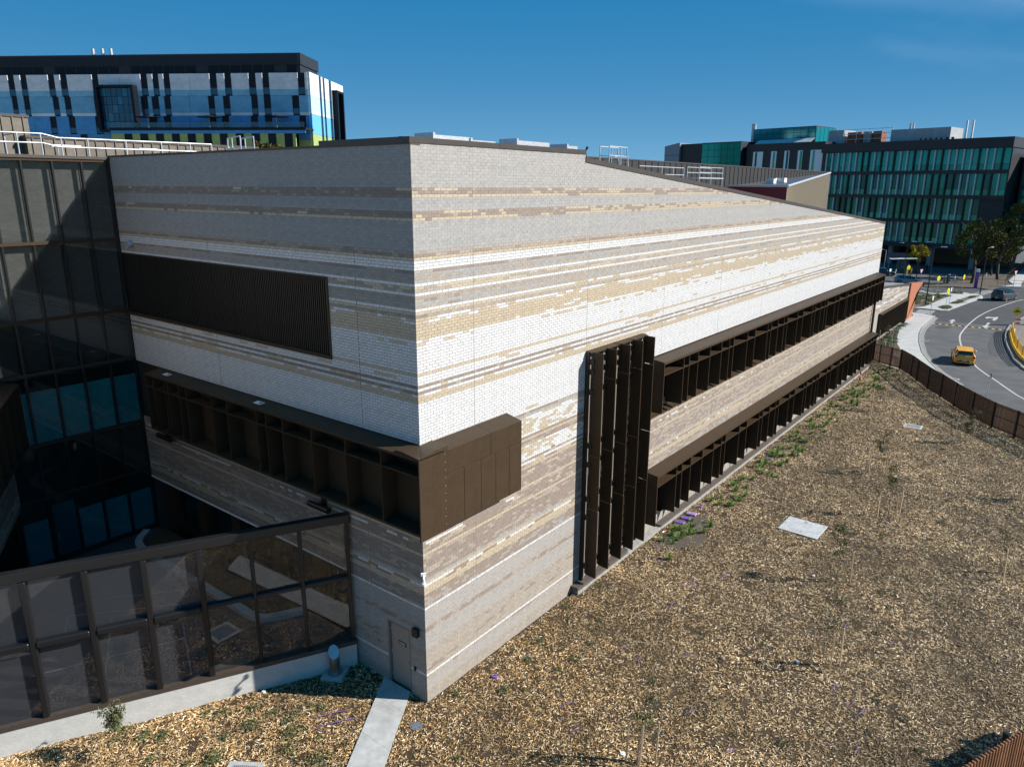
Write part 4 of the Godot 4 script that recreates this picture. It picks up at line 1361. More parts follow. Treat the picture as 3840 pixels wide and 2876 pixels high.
# ---------------------------------------------------------------- hospital tower with blue and green panels
func blue_building() -> void:
	var t := thing("blue_panel_hospital", "tall hospital block clad in white, blue and green panels with dark windows", "building", Vector3(-105.24, 0, -77.11), deg_to_rad(33.1))
	# local x: along the front (negative to the left), local z: towards the viewer
	var white := mat("panel_white", lin(0.78, 0.8, 0.82), 0.6, 0.0, T["soft"], 0.12)
	var sky := mat("panel_sky", lin(0.24, 0.55, 0.72), 0.6, 0.0, T["soft"], 0.12)
	var mid := mat("panel_mid", lin(0.17, 0.47, 0.68), 0.6, 0.0, T["soft"], 0.12)
	var blue := mat("panel_blue", lin(0.06, 0.31, 0.64), 0.6, 0.0, T["soft"], 0.12)
	var green := mat("panel_green", lin(0.38, 0.48, 0.15), 0.6, 0.0, T["soft"], 0.12)
	var dark := mat("tower_dark", lin(0.009, 0.012, 0.017), 0.35, 0.0, null, 1.0, 0.3)
	var dglass := mat("tower_glass", lin(0.015, 0.05, 0.085), 0.06, 0.0, null, 1.0, 0.8)
	var metal := mat("tower_metal", lin(0.022, 0.026, 0.032), 0.5, 0.2)
	var core := MB.new()
	core.span(Vector3(-78, 0, -20.2), Vector3(-0.25, 36.0, -0.3))
	add(t, "core", core, dark)
	var rows := [
		[36.05, 32.12, [[-59.2, -57.93], [-56.65, -55.38], [-51.03, -49.73], [-48.56, -47.21], [-42.15, -40.9], [-32.47, -31.17], [-30.09, -28.92], [-27.93, -26.7], [-18.88, -17.51], [-15.99, -14.68], [-11.29, -9.93], [-8.63, -7.37], [-1.82, -0.53]], [[0.73, white], [0.27, sky]]],
		[32.08, 28.6, [[-59.04, -57.91], [-56.62, -55.43], [-50.69, -49.47], [-48.29, -47.01], [-42.25, -40.9], [-32.91, -31.5], [-30.72, -29.31], [-28.22, -26.98], [-19.52, -18.29], [-16.6, -15.28], [-11.08, -9.86], [-8.64, -7.32], [-3.16, -1.86]], [[0.85, mid], [0.15, white]]],
		[28.56, 25.3, [[-59.42, -58.28], [-51.82, -50.53], [-47.96, -46.68], [-42.53, -41.09], [-31.66, -30.09], [-28.68, -27.27], [-19.8, -18.31], [-17.17, -15.78], [-11.47, -10.09], [-8.71, -7.33], [-2.0, -0.78]], [[0.6, blue], [0.4, blue]]],
		[25.26, 20.0, [[-46, -44.6], [-33.8, -32.2], [-31.4, -30.0], [-29.06, -26.9], [-25.44, -24.19], [-20.34, -17.66], [-13.63, -12.33], [-9.87, -7.4], [-6.02, -5.1], [-3.73, -2.4]], [[0.22, blue], [0.78, green]]],
		[19.9, 0.0, [[-40, -36], [-22, -18]], [[0.6, green], [0.4, green]]]]
	for r: Array in rows:
		var hi: float = r[0]
		var lo: float = r[1]
		var at := -77.0
		var wins: Array = r[2].duplicate()
		wins.append([0.0, 0.4])
		for w: Array in wins:
			# panels up to this window, cut at about every five metres
			var n := maxi(1, int(round((w[0] - at) / 4.2)))
			for k in n:
				var x0: float = at + (w[0] - at) * k / n
				var x1: float = at + (w[0] - at) * (k + 1) / n
				var y := hi
				for b: Array in r[3]:
					var y2: float = y - (hi - lo) * b[0]
					var mb := MB.new()
					mb.span(Vector3(x0 + 0.03, y2, -0.3), Vector3(x1 - 0.03, y, 0.0))
					add(t, "panel", mb, b[1])
					y = y2
			if w[0] < -0.1:
				var h := hi - lo
				var up := MB.new()
				up.span(Vector3(w[0] + 0.04, lo + h * 0.38, -0.3), Vector3(w[1] - 0.04, hi, -0.14))
				var wd := add(t, "window", up, dark)
				var dn := MB.new()
				dn.span(Vector3(w[0] + 0.04, lo + h * 0.06, -0.3), Vector3(w[1] - 0.04, lo + h * 0.36, -0.12))
				add(wd, "pane", dn, dglass)
			at = w[1]
	# projecting glazed box
	var fr := MB.new()
	fr.span(Vector3(-41.0, 25.6, -0.2), Vector3(-40.5, 34.0, 1.6))
	fr.span(Vector3(-33.8, 25.6, -0.2), Vector3(-33.3, 34.0, 1.6))
	fr.span(Vector3(-40.5, 33.6, -0.2), Vector3(-33.8, 34.0, 1.6))
	fr.span(Vector3(-40.5, 25.6, -0.2), Vector3(-33.8, 26.0, 1.6))
	var bx := add(t, "glazed_box", fr, dark)
	for i in 6:
		for j in 5:
			var g := MB.new()
			g.span(Vector3(-40.45 + i * 1.1, 26.1 + j * 1.5, 0.5), Vector3(-39.45 + i * 1.1, 27.5 + j * 1.5, 0.6))
			add(bx, "pane", g, mat("tower_pane_a", lin(0.01, 0.05, 0.09), 0.05, 0.0, null, 1.0, 0.8) if (i * 3 + j * 5) % 4 else mat("tower_pane_b", lin(0.02, 0.11, 0.19), 0.05, 0.0, null, 1.0, 0.8))
	# terrace with its glass balustrade
	var sl := MB.new()
	sl.span(Vector3(-37.3, 25.7, 0.0), Vector3(0.6, 26.15, 4.2))
	var ter := add(t, "terrace", sl, dark)
	var gf := MB.new()
	gf.span(Vector3(-37.2, 19.0, 3.6), Vector3(-1.5, 25.7, 3.9))
	add(ter, "terrace_wall", gf, green)
	for i in 11:
		var dw := MB.new()
		dw.span(Vector3(-34.6 + i * 3.1, 19.0, 3.9), Vector3(-33.1 + i * 3.1, 25.4, 4.0))
		add(ter, "dark_panel", dw, dark)
	var bl := MB.new()
	bl.span(Vector3(-37.2, 25.1, 3.9), Vector3(0.5, 25.65, 4.05))
	add(ter, "blue_fascia", bl, blue)
	for i in 19:
		var gp := MB.new()
		gp.span(Vector3(-37.2 + i * 1.98, 26.2, 4.05), Vector3(-35.3 + i * 1.98, 27.1, 4.08))
		add(ter, "balustrade_pane", gp, pane("balustrade", lin(0.04, 0.1, 0.12), 0.3))
	# right side in the sun
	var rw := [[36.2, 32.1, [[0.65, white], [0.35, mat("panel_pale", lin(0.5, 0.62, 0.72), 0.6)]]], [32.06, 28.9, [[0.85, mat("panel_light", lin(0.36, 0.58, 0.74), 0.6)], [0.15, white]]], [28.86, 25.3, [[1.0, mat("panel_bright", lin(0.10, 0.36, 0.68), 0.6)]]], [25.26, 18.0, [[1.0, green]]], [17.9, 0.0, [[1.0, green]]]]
	for r: Array in rw:
		var y: float = r[0]
		for b: Array in r[2]:
			var y2: float = y - (r[0] - r[1]) * b[0]
			for seg: Array in [[0.0, 5.1], [6.3, 7.3], [8.4, 10.9], [12.4, 20.2]]:
				var mb := MB.new()
				mb.span(Vector3(-0.3, y2, -seg[1] + 0.03), Vector3(0.45, y, -seg[0] - 0.03))
				add(t, "panel", mb, b[1])
			y = y2
	for seg: Array in [[5.1, 6.3], [7.3, 8.4], [10.9, 12.4]]:
		for r: Array in rw:
			var mb := MB.new()
			mb.span(Vector3(-0.3, r[1] + 0.1, -seg[1] + 0.05), Vector3(0.3, r[0] - 0.1, -seg[0] - 0.05))
			add(t, "window", mb, dglass)
	var fin := MB.new()
	fin.span(Vector3(0.2, 0, -16.9), Vector3(1.6, 34.5, -16.4))
	fin.span(Vector3(0.2, 0, -13.1), Vector3(1.6, 34.5, -12.6))
	fin.span(Vector3(0.2, 34.1, -16.4), Vector3(1.6, 34.5, -13.1))
	fin.span(Vector3(0.45, 0, -16.4), Vector3(0.55, 34.1, -13.1))
	add(t, "fin_frame", fin, dark)
	# plant level on the roof: ribbed metal over a strip of dark windows
	var ph := MB.new()
	ph.span(Vector3(-78, 36.0, -11.8), Vector3(-2.0, 37.8, -2.2))
	ph.span(Vector3(-78, 37.8, -12.0), Vector3(-1.8, 39.8, -2.0))
	var top := add(t, "plant_level", ph, metal)
	var rib := MB.new()
	rib.span(Vector3(0, 37.85, -2.0), Vector3(0.09, 39.75, -1.93))
	var rm := rib.mesh()
	for i in 200:
		add(top, "rib", rm, metal, Transform3D(Basis(), Vector3(-62.0 + i * 0.3, 0, 0)))
	for i in 28:
		if i % 7 == 5:
			continue
		var g := MB.new()
		g.span(Vector3(-64 + i * 2.2, 36.15, -2.2), Vector3(-62.1 + i * 2.2, 37.7, -2.12))
		add(top, "window_pane", g, dark)
	for x: float in [-45.0, -43.06, -41.3]:
		var ch := MB.new()
		ch.tube(Vector3(x, 39.8, -6), Vector3(x, 41.6, -6), 0.28, 0.28, 12)
		add(top, "flue", ch, M["galv"])
	for x: float in [-30.5, -18.5, -5.5]:
		var u := thing("terrace_umbrella", {-30.5: "black round umbrella on the hospital terrace beside the glazed box", -18.5: "black round umbrella in the middle of the hospital terrace", -5.5: "black round umbrella at the right end of the hospital terrace"}[x], "umbrella", t.transform * Vector3(x, 26.15, 2.4), 0.0, "terrace umbrellas")
		var p := MB.new()
		p.tube(Vector3(0, 0, 0), Vector3(0, 2.2, 0), 0.06, 0.06)
		add(u, "pole", p, M["galv"])
		var cnp := MB.new()
		cnp.tube(Vector3(0, 1.95, 0), Vector3(0, 2.3, 0), 2.3, 0.1, 14)
		add(u, "canopy", cnp, M["black_metal"])

# ---------------------------------------------------------------- laboratory with green glass
func green_building() -> void:
	var t := thing("green_glass_laboratory", "dark laboratory block with rows of green glass and pale vertical fins", "building", Vector3(-11.17, 0, -160.93), deg_to_rad(-11))
	var dark := mat("lab_dark", lin(0.018, 0.02, 0.026), 0.5, 0.0, T["soft"], 0.1)
	var fin_l := mat("lab_fin", lin(0.5, 0.52, 0.57), 0.5, 0.1)
	var glass := [mat("lab_glass_a", lin(0.02, 0.3, 0.22), 0.06, 0.35, null, 1.0, 0.45), mat("lab_glass_b", lin(0.01, 0.19, 0.14), 0.06, 0.35, null, 1.0, 0.45), mat("lab_glass_c", lin(0.005, 0.09, 0.07), 0.06, 0.35, null, 1.0, 0.45)]
	var rng := RandomNumberGenerator.new()
	rng.seed = 12
	var core := MB.new()
	core.span(Vector3(-26, 4.0, -30), Vector3(11.4, 25.0, -0.4))
	core.span(Vector3(-26, 23.4, -30), Vector3(11.6, 25.3, 0.5))
	core.span(Vector3(-26, -0.3, -30), Vector3(-9.5, 4.0, -8))
	add(t, "core", core, dark)
	var rows := [[23.3, 19.3], [18.6, 14.45], [13.8, 9.55], [9.0, 4.75]]
	for k in 4:
		var hi: float = rows[k][0]
		var lo: float = rows[k][1]
		var x1 := 11.3 if k < 2 else 8.0
		var band := MB.new()
		band.span(Vector3(-26, lo - 0.72 if k < 3 else 3.8, -0.4), Vector3(x1 + 0.25, lo, 0.25))
		add(t, "floor_band", band, dark)
		for i in 27:
			var x := -24.8 + i * 1.335
			if x + 1.3 > x1:
				continue
			var a := MB.new()
			a.span(Vector3(x + 0.05, lo + 1.15, -0.4), Vector3(x + 1.28, hi, -0.3))
			var g := add(t, "window_pane", a, glass[0 if k == 0 else (1 if rng.randf() < 0.55 else 2)])
			var b := MB.new()
			b.span(Vector3(x + 0.05, lo, -0.4), Vector3(x + 1.28, lo + 1.1, -0.3))
			add(g, "spandrel_pane", b, glass[0 if rng.randf() < 0.5 else 1])
			var pale := rng.randf() < 0.55
			var f := MB.new()
			f.span(Vector3(x - 0.09, lo, -0.35), Vector3(x + 0.13, hi, 0.2))
			add(t, "fin", f, fin_l if pale else dark)
	# under the block: columns and a dim entry
	for x: float in [-24.0, -16.0, -9.0, -1.0, 7.0]:
		var c := MB.new()
		c.span(Vector3(x, -0.3, -1.6), Vector3(x + 0.8, 4.2, -0.6))
		add(t, "column", c, mat("lab_column", lin(0.25, 0.24, 0.23), 0.8))
	var und := MB.new()
	und.span(Vector3(-26, -0.3, -12), Vector3(11.4, 4.0, -11))
	add(t, "entry_wall", und, mat("entry_brown", lin(0.14, 0.1, 0.075), 0.8))
	# left block: dark metal with white window reveals
	var lb := MB.new()
	lb.span(Vector3(-46.0, -0.3, -28), Vector3(-26.0, 26.0, -1.0))
	add(t, "dark_block", lb, dark)
	for w: Array in [[-44.0, -41.3, 0], [-39.2, -37.7, 0], [-35.75, -34.4, 0], [-32.35, -31.1, 0], [-29.25, -26.2, 0]]:
		var s := MB.new()
		s.span(Vector3(w[0], 17.5, -1.0), Vector3(w[1] - 0.1, 24.2, -0.85))
		var rv := add(t, "white_reveal", s, M["white_paint"])
		var g := MB.new()
		g.span(Vector3(w[0] + 0.55, 17.6, -0.85), Vector3(w[0] + 1.05, 24.1, -0.8))
		add(rv, "window_pane", g, glass[1])
	var gb := MB.new()
	gb.span(Vector3(-58.0, -0.3, -26), Vector3(-46.6, 26.8, 0.6))
	var gbx := add(t, "glazed_corner", gb, dark)
	for i in 6:
		for j in 5:
			var g := MB.new()
			g.span(Vector3(-57.9 + i * 1.9, 26.6 - (j + 1) * 1.6, 0.6), Vector3(-56.1 + i * 1.9, 26.6 - j * 1.6 - 0.1, 0.68))
			add(gbx, "window_pane", g, glass[0])
	var db := MB.new()
	db.span(Vector3(-65.5, -0.3, -26), Vector3(-58.0, 26.8, -0.4))
	add(t, "dark_link", db, dark)
	var mb := MB.new()
	mb.sweep([Vector2(-69.9, 10), Vector2(-65.4, 10), Vector2(-65.2, 27.2), Vector2(-70.1, 26.4)], Vector3(0, 0, -18), Vector3(1, 0, 0), Vector3.UP, Vector3(0, 0, 18.4))
	var mesh_blk := add(t, "mesh_clad_block", mb, mat("mesh_grey", lin(0.2, 0.24, 0.28), 0.5, 0.4))
	for i in 4:
		var ln := MB.new()
		ln.span(Vector3(-70, 12.0 + i * 4, 0.4), Vector3(-65.2, 12.1 + i * 4, 0.46))
		add(mesh_blk, "mesh_seam", ln, dark)
	# glazed plant room on top
	var gt := MB.new()
	gt.span(Vector3(-47.5, 26.0, -16), Vector3(-31.2, 29.9, -6))
	var gr := add(t, "roof_glass_room", gt, dark)
	for i in 9:
		for j in 3:
			var g := MB.new()
			g.span(Vector3(-47.4 + i * 1.8, 26.1 + j * 1.25, -6.0), Vector3(-45.7 + i * 1.8, 27.25 + j * 1.25, -5.93))
			add(gr, "window_pane", g, mat("lab_glass_d", lin(0.01, 0.22, 0.24), 0.06, 0.3, null, 1.0, 0.5))
	for i in 5:
		var e := MB.new()
		e.span(Vector3(-31.2, 26.2, -15.8 + i * 1.95), Vector3(-31.14, 29.7, -14.0 + i * 1.95))
		add(gr, "window_pane", e, M["lab_glass_d"])
		var g := MB.new()
		g.span(Vector3(-47.56, 26.2, -15.8 + i * 1.95), Vector3(-47.5, 29.7, -14.0 + i * 1.95))
		add(gr, "window_pane", g, glass[1])
	for i in 9:
		var sk := MB.new()
		sk.box(Vector3(-44.2 + i * 1.62, 26.6, -3.6), Vector3(1.5, 0.08, 2.2), Basis(Vector3.RIGHT, 0.45))
		add(t, "sloped_skylight", sk, mat("skylight_pale", lin(0.5, 0.52, 0.54), 0.35, 0.2))
	# plant boxes, pipes, flues and dishes
	var pb := MB.new()
	pb.span(Vector3(-13.5, 25.3, -12), Vector3(-1.6, 28.0, -5))
	add(t, "plant_box", pb, mat("plant_pale", lin(0.42, 0.45, 0.47), 0.6, 0.2, T["soft"], 0.2))
	var pb2 := MB.new()
	pb2.span(Vector3(-28.0, 25.3, -12), Vector3(-24.4, 28.6, -6))
	add(t, "plant_box", pb2, M["plant_pale"])
	var fm := MB.new()
	for x: float in [-24.3, -21.5, -18.7, -15.9, -13.7]:
		fm.span(Vector3(x, 25.3, -6.1), Vector3(x + 0.12, 28.6, -5.98))
	for y: float in [26.4, 27.5, 28.5]:
		fm.span(Vector3(-24.3, y, -6.1), Vector3(-13.6, y + 0.1, -5.98))
	add(t, "pipe_frame", fm, M["galv"])
	for p: Array in [[-23.6, -20.5, 0.26, 0.07, 0.03], [-20.0, -18.2, 0.3, 0.28, 0.26], [-17.9, -16.0, 0.22, 0.06, 0.02]]:
		var u := MB.new()
		u.span(Vector3(p[0], 25.3, -9), Vector3(p[1], 28.0, -6.3))
		add(t, "air_handling_unit", u, mat("unit_%f" % p[0], lin(p[2], p[3], p[4]), 0.7))
	for x: float in [-10.8, -10.2]:
		var f := MB.new()
		f.tube(Vector3(x, 28.0, -8), Vector3(x, 29.4, -8), 0.22, 0.22, 10)
		add(t, "flue", f, M["galv"])
	for x: float in [1.6, 2.7]:
		var f := MB.new()
		f.tube(Vector3(x, 25.2, -4), Vector3(x, 29.0, -4), 0.2, 0.2, 10)
		add(t, "flue", f, M["white_paint"])
	for i in 7:
		var v := MB.new()
		v.tube(Vector3(-6.0 + i * 1.0, 25.3, -2), Vector3(-6.0 + i * 1.0, 25.8, -2), 0.22, 0.3, 10)
		add(t, "roof_vent", v, M["bronze_dark"])
	var rb := MB.new()
	rb.span(Vector3(12.0, 5.5, -30), Vector3(26, 22.3, -6))
	var right := add(t, "side_block", rb, dark)
	for k in 3:
		for i in 6:
			var g := MB.new()
			g.span(Vector3(12.4 + i * 2.0, 6.4 + k * 5.0, -6.0), Vector3(13.6 + i * 2.0, 10.6 + k * 5.0, -5.9))
			add(right, "window_pane", g, glass[1])
			var f := MB.new()
			f.span(Vector3(13.7 + i * 2.0, 6.4 + k * 5.0, -6.0), Vector3(14.1 + i * 2.0, 10.6 + k * 5.0, -5.5))
			add(right, "fin", f, fin_l)
	var chim := thing("steel_chimney", "pale steel flue rising beside the green glass roof room", "flue", t.transform * Vector3(-50.0, 26.8, -10))
	var cf := MB.new()
	cf.tube(Vector3(0, 0, 0), Vector3(0, 4.6, 0), 0.6, 0.55, 14)
	add(chim, "stack", cf, M["galv"])
	var cc := MB.new()
	cc.tube(Vector3(0, 4.6, 0), Vector3(0, 4.75, 0), 0.64, 0.64, 14)
	add(chim, "rim", cc, M["galv"])

# ---------------------------------------------------------------- things on the roofs close by
func clad_block(nm: String, label: String, lo: Vector3, hi: Vector3, m: Material, seam_axis: String, n: int) -> Node3D:
	var t := thing(nm, label, "roof plant room", Vector3(lo.x, lo.y, lo.z))
	var s := hi - lo
	var b := MB.new()
	b.span(Vector3.ZERO, s)
	add(t, "cladding", b, m)
	var cap := MB.new()
	cap.span(Vector3(-0.04, s.y, -0.04), Vector3(s.x + 0.04, s.y + 0.1, s.z + 0.04))
	add(t, "capping", cap, M["cap"])
	for i in n:
		var r := MB.new()
		if seam_axis == "x":      # seams on the face towards +x
			var z := s.z * (i + 0.5) / n
			r.span(Vector3(s.x, 0, z - 0.02), Vector3(s.x + 0.05, s.y, z + 0.02))
		else:
			var x := s.x * (i + 0.5) / n
			r.span(Vector3(x - 0.02, 0, s.z), Vector3(x + 0.02, s.y, s.z + 0.05))
		add(t, "standing_seam", r, m)
	return t

func rooftop_things() -> void:
	var tan := mat("clad_tan", lin(0.17, 0.145, 0.115), 0.55, 0.15, T["soft"], 0.5)
	var drk := mat("clad_dark", lin(0.018, 0.017, 0.0165), 0.55, 0.0, T["soft"], 0.4)
	clad_block("roof_plant_room", "low tan metal plant room with standing seams behind the white roof railing", Vector3(-26, 15.5, -9.5), Vector3(-21, 17.62, 1.3), tan, "x", 26)
	clad_block("roof_plant_room", "taller brown metal plant room at the far left above the glass wing", Vector3(-27, 15.5, 0.95), Vector3(-21.5, 18.45, 4.5), tan, "x", 9)
	clad_block("roof_plant_room", "long black metal roof screen behind the sloping parapet", Vector3(-19, 10.0, -97.0), Vector3(-16, 17.85, -24.0), drk, "x", 64)
	# wedge-shaped roof volume in maroon and cream cladding
	var t := thing("wedge_roof_block", "wedge shaped roof block with a maroon front and a cream ribbed side", "roof block", Vector3(-10, 9.0, -61.0))
	var P := [Vector3(0, 0, 0), Vector3(-6, 0, 0), Vector3(-6, 0, -36.5), Vector3(-0.0, 6.9, 0), Vector3(-6, 6.9, 0), Vector3(-6, 8.8, -36.5)]
	var red := MB.new()
	red.quad(P[1], P[0], P[3], P[4])
	add(t, "maroon_face", red, mat("maroon", lin(0.17, 0.012, 0.022), 0.5))
	var cr := MB.new()
	cr.quad(P[0], P[2], P[5], P[3])
	var crm := mat("cream_clad", lin(0.42, 0.35, 0.25), 0.55, 0.1)
	var face := add(t, "cream_side", cr, crm)
	for i in 70:
		var f := (i + 0.5) / 70.0
		var rb := MB.new()
		var a: Vector3 = P[0].lerp(P[2], f)
		var b: Vector3 = P[3].lerp(P[5], f)
		rb.sweep([Vector2(-0.06, 0), Vector2(-0.03, 0.06), Vector2(0.03, 0.06), Vector2(0.06, 0)], a, (P[2] - P[0]).normalized(), Vector3(0.987, 0, -0.162), b - a)
		add(face, "rib", rb, crm)
	var tp := MB.new()
	tp.tri(P[3], P[5], P[4])
	tp.quad(P[2], P[1], P[4], P[5])
	add(t, "roof", tp, mat("roof_sheet", lin(0.11, 0.1, 0.095), 0.4, 0.3))
	var ed := MB.new()
	ed.tube(P[3], P[5], 0.14, 0.14, 6)
	ed.tube(P[4], P[3], 0.1, 0.1, 6)
	add(t, "edge_trim", ed, M["galv"])
	for q: Array in [[-4.6, -8.0], [-3.8, -8.5], [-4.1, -6.0]]:
		var v := MB.new()
		var y: float = 6.9 + 1.9 * -q[1] / 36.5
		v.span(Vector3(q[0], y, q[1] - 0.4), Vector3(q[0] + 0.8, y + 0.45, q[1] + 0.4))
		add(t, "roof_vent", v, M["white_paint"])
	# walkway platform with hand rails
	var pf := thing("roof_platform", "galvanised maintenance platform with hand rails behind the sloping parapet", "platform", Vector3(-8, 14.3, -36.7))
	var fl := MB.new()
	fl.span(Vector3(-0.5, 2.05, -2.1), Vector3(0.5, 2.13, 2.1))
	add(pf, "deck", fl, M["galv"])
	for z: float in [-2.0, 0.0, 2.0]:
		for x: float in [-0.45, 0.45]:
			var l := MB.new()
			l.tube(Vector3(x, -0.6, z), Vector3(x, 2.8, z), 0.03, 0.03)
			add(pf, "post", l, M["galv"])
	for x: float in [-0.45, 0.45]:
		for y: float in [2.45, 2.8]:
			var r := MB.new()
			r.tube(Vector3(x, y, -2.0), Vector3(x, y, 2.0), 0.025, 0.025)
			add(pf, "rail", r, M["galv"])
	var pr := thing("roof_hand_rail", "single galvanised hand rail left of the maintenance platform", "railing", Vector3(-8, 14.8, -31.0))
	for z: float in [-2.2, -0.6, 1.0]:
		var l := MB.new()
		l.tube(Vector3(0, -0.6, z), Vector3(0, 2.2, z), 0.028, 0.028)
		add(pr, "post", l, M["galv"])
	for y: float in [1.75, 2.2]:
		var r := MB.new()
		r.tube(Vector3(0, y, -2.2), Vector3(0, y, 4.0), 0.025, 0.025)
		add(pr, "rail", r, M["galv"])
	# step-over ladder on the parapet
	for e: Array in [[Vector3(-4, 16.0, -17.0), 0.0, "galvanised step-over ladder behind the parapet where the roof starts to slope"], [Vector3(-12.3, 16.0, -3.0), 1.3, "bright galvanised ladder hoops at the right end of the white roof railing"]]:
		var ld := thing("roof_ladder", e[2], "ladder", e[0], e[1], "roof ladders")
		for x: float in [-0.25, 0.25]:
			var s := MB.new()
			s.tube(Vector3(x, -0.3, -1.25), Vector3(x, 1.55, -0.85), 0.03, 0.03)
			s.tube(Vector3(x, 1.55, -0.85), Vector3(x, 1.55, 0.75), 0.025, 0.025)
			s.tube(Vector3(x, 1.15, -0.9), Vector3(x, 1.15, 0.75), 0.022, 0.022)
			s.tube(Vector3(x, 0.2, 0.75), Vector3(x, 1.55, 0.75), 0.025, 0.025)
			s.tube(Vector3(x, 0.2, -0.3), Vector3(x, 1.55, -0.3), 0.025, 0.025)
			add(ld, "side_rail", s, M["galv"])
		for k in 5:
			var r := MB.new()
			r.tube(Vector3(-0.25, k * 0.3, -1.25 + k * 0.065 + 0.06), Vector3(0.25, k * 0.3, -1.25 + k * 0.065 + 0.06), 0.018, 0.018)
			add(ld, "rung", r, M["galv"])
		var dk := MB.new()
		dk.span(Vector3(-0.25, 0.16, -0.9), Vector3(0.25, 0.21, 0.75))
		add(ld, "deck", dk, M["galv"])
	# duct runs peeping over the parapet
	for e: Array in [[Vector3(-5, 16.65, -5.6), 0.86, 2.0, "pale roof duct just right of the building corner"], [Vector3(-5, 16.65, -7.6), 0.78, 1.5, "low pale roof duct beside the taller one near the corner"], [Vector3(-5, 16.65, -10.4), 0.9, 2.3, "galvanised roof duct with a rail, left of the weather mast"], [Vector3(-5, 16.5, -14.0), 1.0, 0.9, "short galvanised roof box left of the weather mast"]]:
		var d := thing("roof_duct", e[3], "duct", e[0])
		var b := MB.new()
		b.span(Vector3(-0.4, 0, -e[2]), Vector3(0.4, e[1], 0))
		add(d, "casing", b, M["galv"])
		var f := MB.new()
		f.span(Vector3(-0.46, 0, -0.08), Vector3(0.46, e[1] + 0.07, 0.02))
		add(d, "flange", f, M["galv"])
	var wm := thing("weather_mast", "small black weather sensor mast on the roof edge", "mast", Vector3(-4, 16.15, -14.6))
	var ms := MB.new()
	ms.tube(Vector3(0, -0.2, 0), Vector3(0, 0.95, 0), 0.025, 0.025)
	add(wm, "pole", ms, M["galv"])
	var hd := MB.new()
	hd.tube(Vector3(0, 0.7, 0), Vector3(0, 1.05, 0), 0.09, 0.06, 10)
	hd.tube(Vector3(0, 1.1, 0), Vector3(0.05, 1.3, -0.1), 0.03, 0.06, 8)
	add(wm, "sensor", hd, M["black_metal"])
	# roof edge light bars and clamps seen through the railing
	for e: Array in [[0.95, 1.1, "left one of the two pale light bars behind the roof railing"], [-2.3, 0.8, "right one of the two pale light bars behind the roof railing"]]:
		var lb := thing("roof_light_bar", e[2], "light bar", Vector3(-18.2, 16.6, e[0]), 0.0, "pale bars behind the roof railing")
		var b := MB.new()
		b.bbox(Vector3(0, 0.62, 0), Vector3(0.12, 0.1, e[1]), 0.02)
		add(lb, "bar", b, M["white_paint"])
		var lg := MB.new()
		lg.tube(Vector3(0, 0, -0.3), Vector3(0, 0.58, -0.3), 0.02, 0.02)
		lg.tube(Vector3(0, 0, 0.3), Vector3(0, 0.58, 0.3), 0.02, 0.02)
		add(lb, "legs", lg, M["galv"])

# ---------------------------------------------------------------- street furniture, people, cars
func pole_sign(nm: String, label: String, at: Vector3, h: float, kind: String, turn: float, group := "") -> void:
	var t := thing(nm, label, "road sign", at, turn, group)
	var p := MB.new()
	p.tube(Vector3(0, -0.1, 0), Vector3(0, h, 0), 0.03, 0.03, 8)
	add(t, "pole", p, M["galv"])
	var yel := mat("sign_yellow", lin(0.8, 0.72, 0.0), 0.5)
	match kind:
		"disc":
			var d := MB.new()
			d.tube(Vector3(0, h - 0.38, 0.03), Vector3(0, h - 0.38, 0.05), 0.38, 0.38, 24)
			add(t, "sign_face", d, yel)
			var s := MB.new()      # the walking figure on the sign
			s.box(Vector3(0, h - 0.22, 0.056), Vector3(0.07, 0.07, 0.006))
			s.box(Vector3(-0.04, h - 0.36, 0.056), Vector3(0.05, 0.24, 0.006), Basis(Vector3.BACK, -0.25))
			s.box(Vector3(0.06, h - 0.36, 0.056), Vector3(0.05, 0.24, 0.006), Basis(Vector3.BACK, 0.35))
			s.box(Vector3(-0.1, h - 0.55, 0.056), Vector3(0.05, 0.2, 0.006), Basis(Vector3.BACK, -0.4))
			s.box(Vector3(0.12, h - 0.55, 0.056), Vector3(0.05, 0.2, 0.006), Basis(Vector3.BACK, 0.4))
			add(t, "pictogram", s, M["black_metal"])
		"plate":
			var d := MB.new()
			d.bbox(Vector3(0, h - 0.3, 0.04), Vector3(0.26, 0.52, 0.012), 0.004)
			add(t, "sign_face", d, M["white_paint"])
		"square":
			var d := MB.new()
			d.bbox(Vector3(0, h - 0.28, 0.04), Vector3(0.5, 0.5, 0.012), 0.004)
			add(t, "sign_face", d, M["white_paint"])
		"giveway":
			var d := MB.new()
			d.sweep([Vector2(-0.48, h), Vector2(0.48, h), Vector2(0, h - 0.84)], Vector3(0, 0, 0.03), Vector3.RIGHT, Vector3.UP, Vector3(0, 0, 0.015))
			add(t, "sign_border", d, mat("sign_red", lin(0.45, 0.02, 0.03), 0.5))
			var w := MB.new()
			w.sweep([Vector2(-0.34, h - 0.08), Vector2(0.34, h - 0.08), Vector2(0, h - 0.68)], Vector3(0, 0, 0.046), Vector3.RIGHT, Vector3.UP, Vector3(0, 0, 0.006))
			add(t, "sign_face", w, M["white_paint"])
			for e: Array in [["GIVE", 0.16], ["WAY", 0.3]]:
				var tm := TextMesh.new()
				tm.text = e[0]
				var fn := SystemFont.new()
				fn.font_names = PackedStringArray(["Droid Sans"])
				tm.font = fn
				tm.font_size = 16
				tm.pixel_size = 0.009
				tm.depth = 0.004
				add(t, "lettering", tm, M["black_metal"], Transform3D(Basis(), Vector3(0, h - e[1] - 0.02, 0.056)))
		"back":
			var d := MB.new()
			d.bbox(Vector3(0, h - 0.22, 0.04), Vector3(0.2, 0.42, 0.012), 0.004)
			add(t, "sign_face", d, M["galv"])

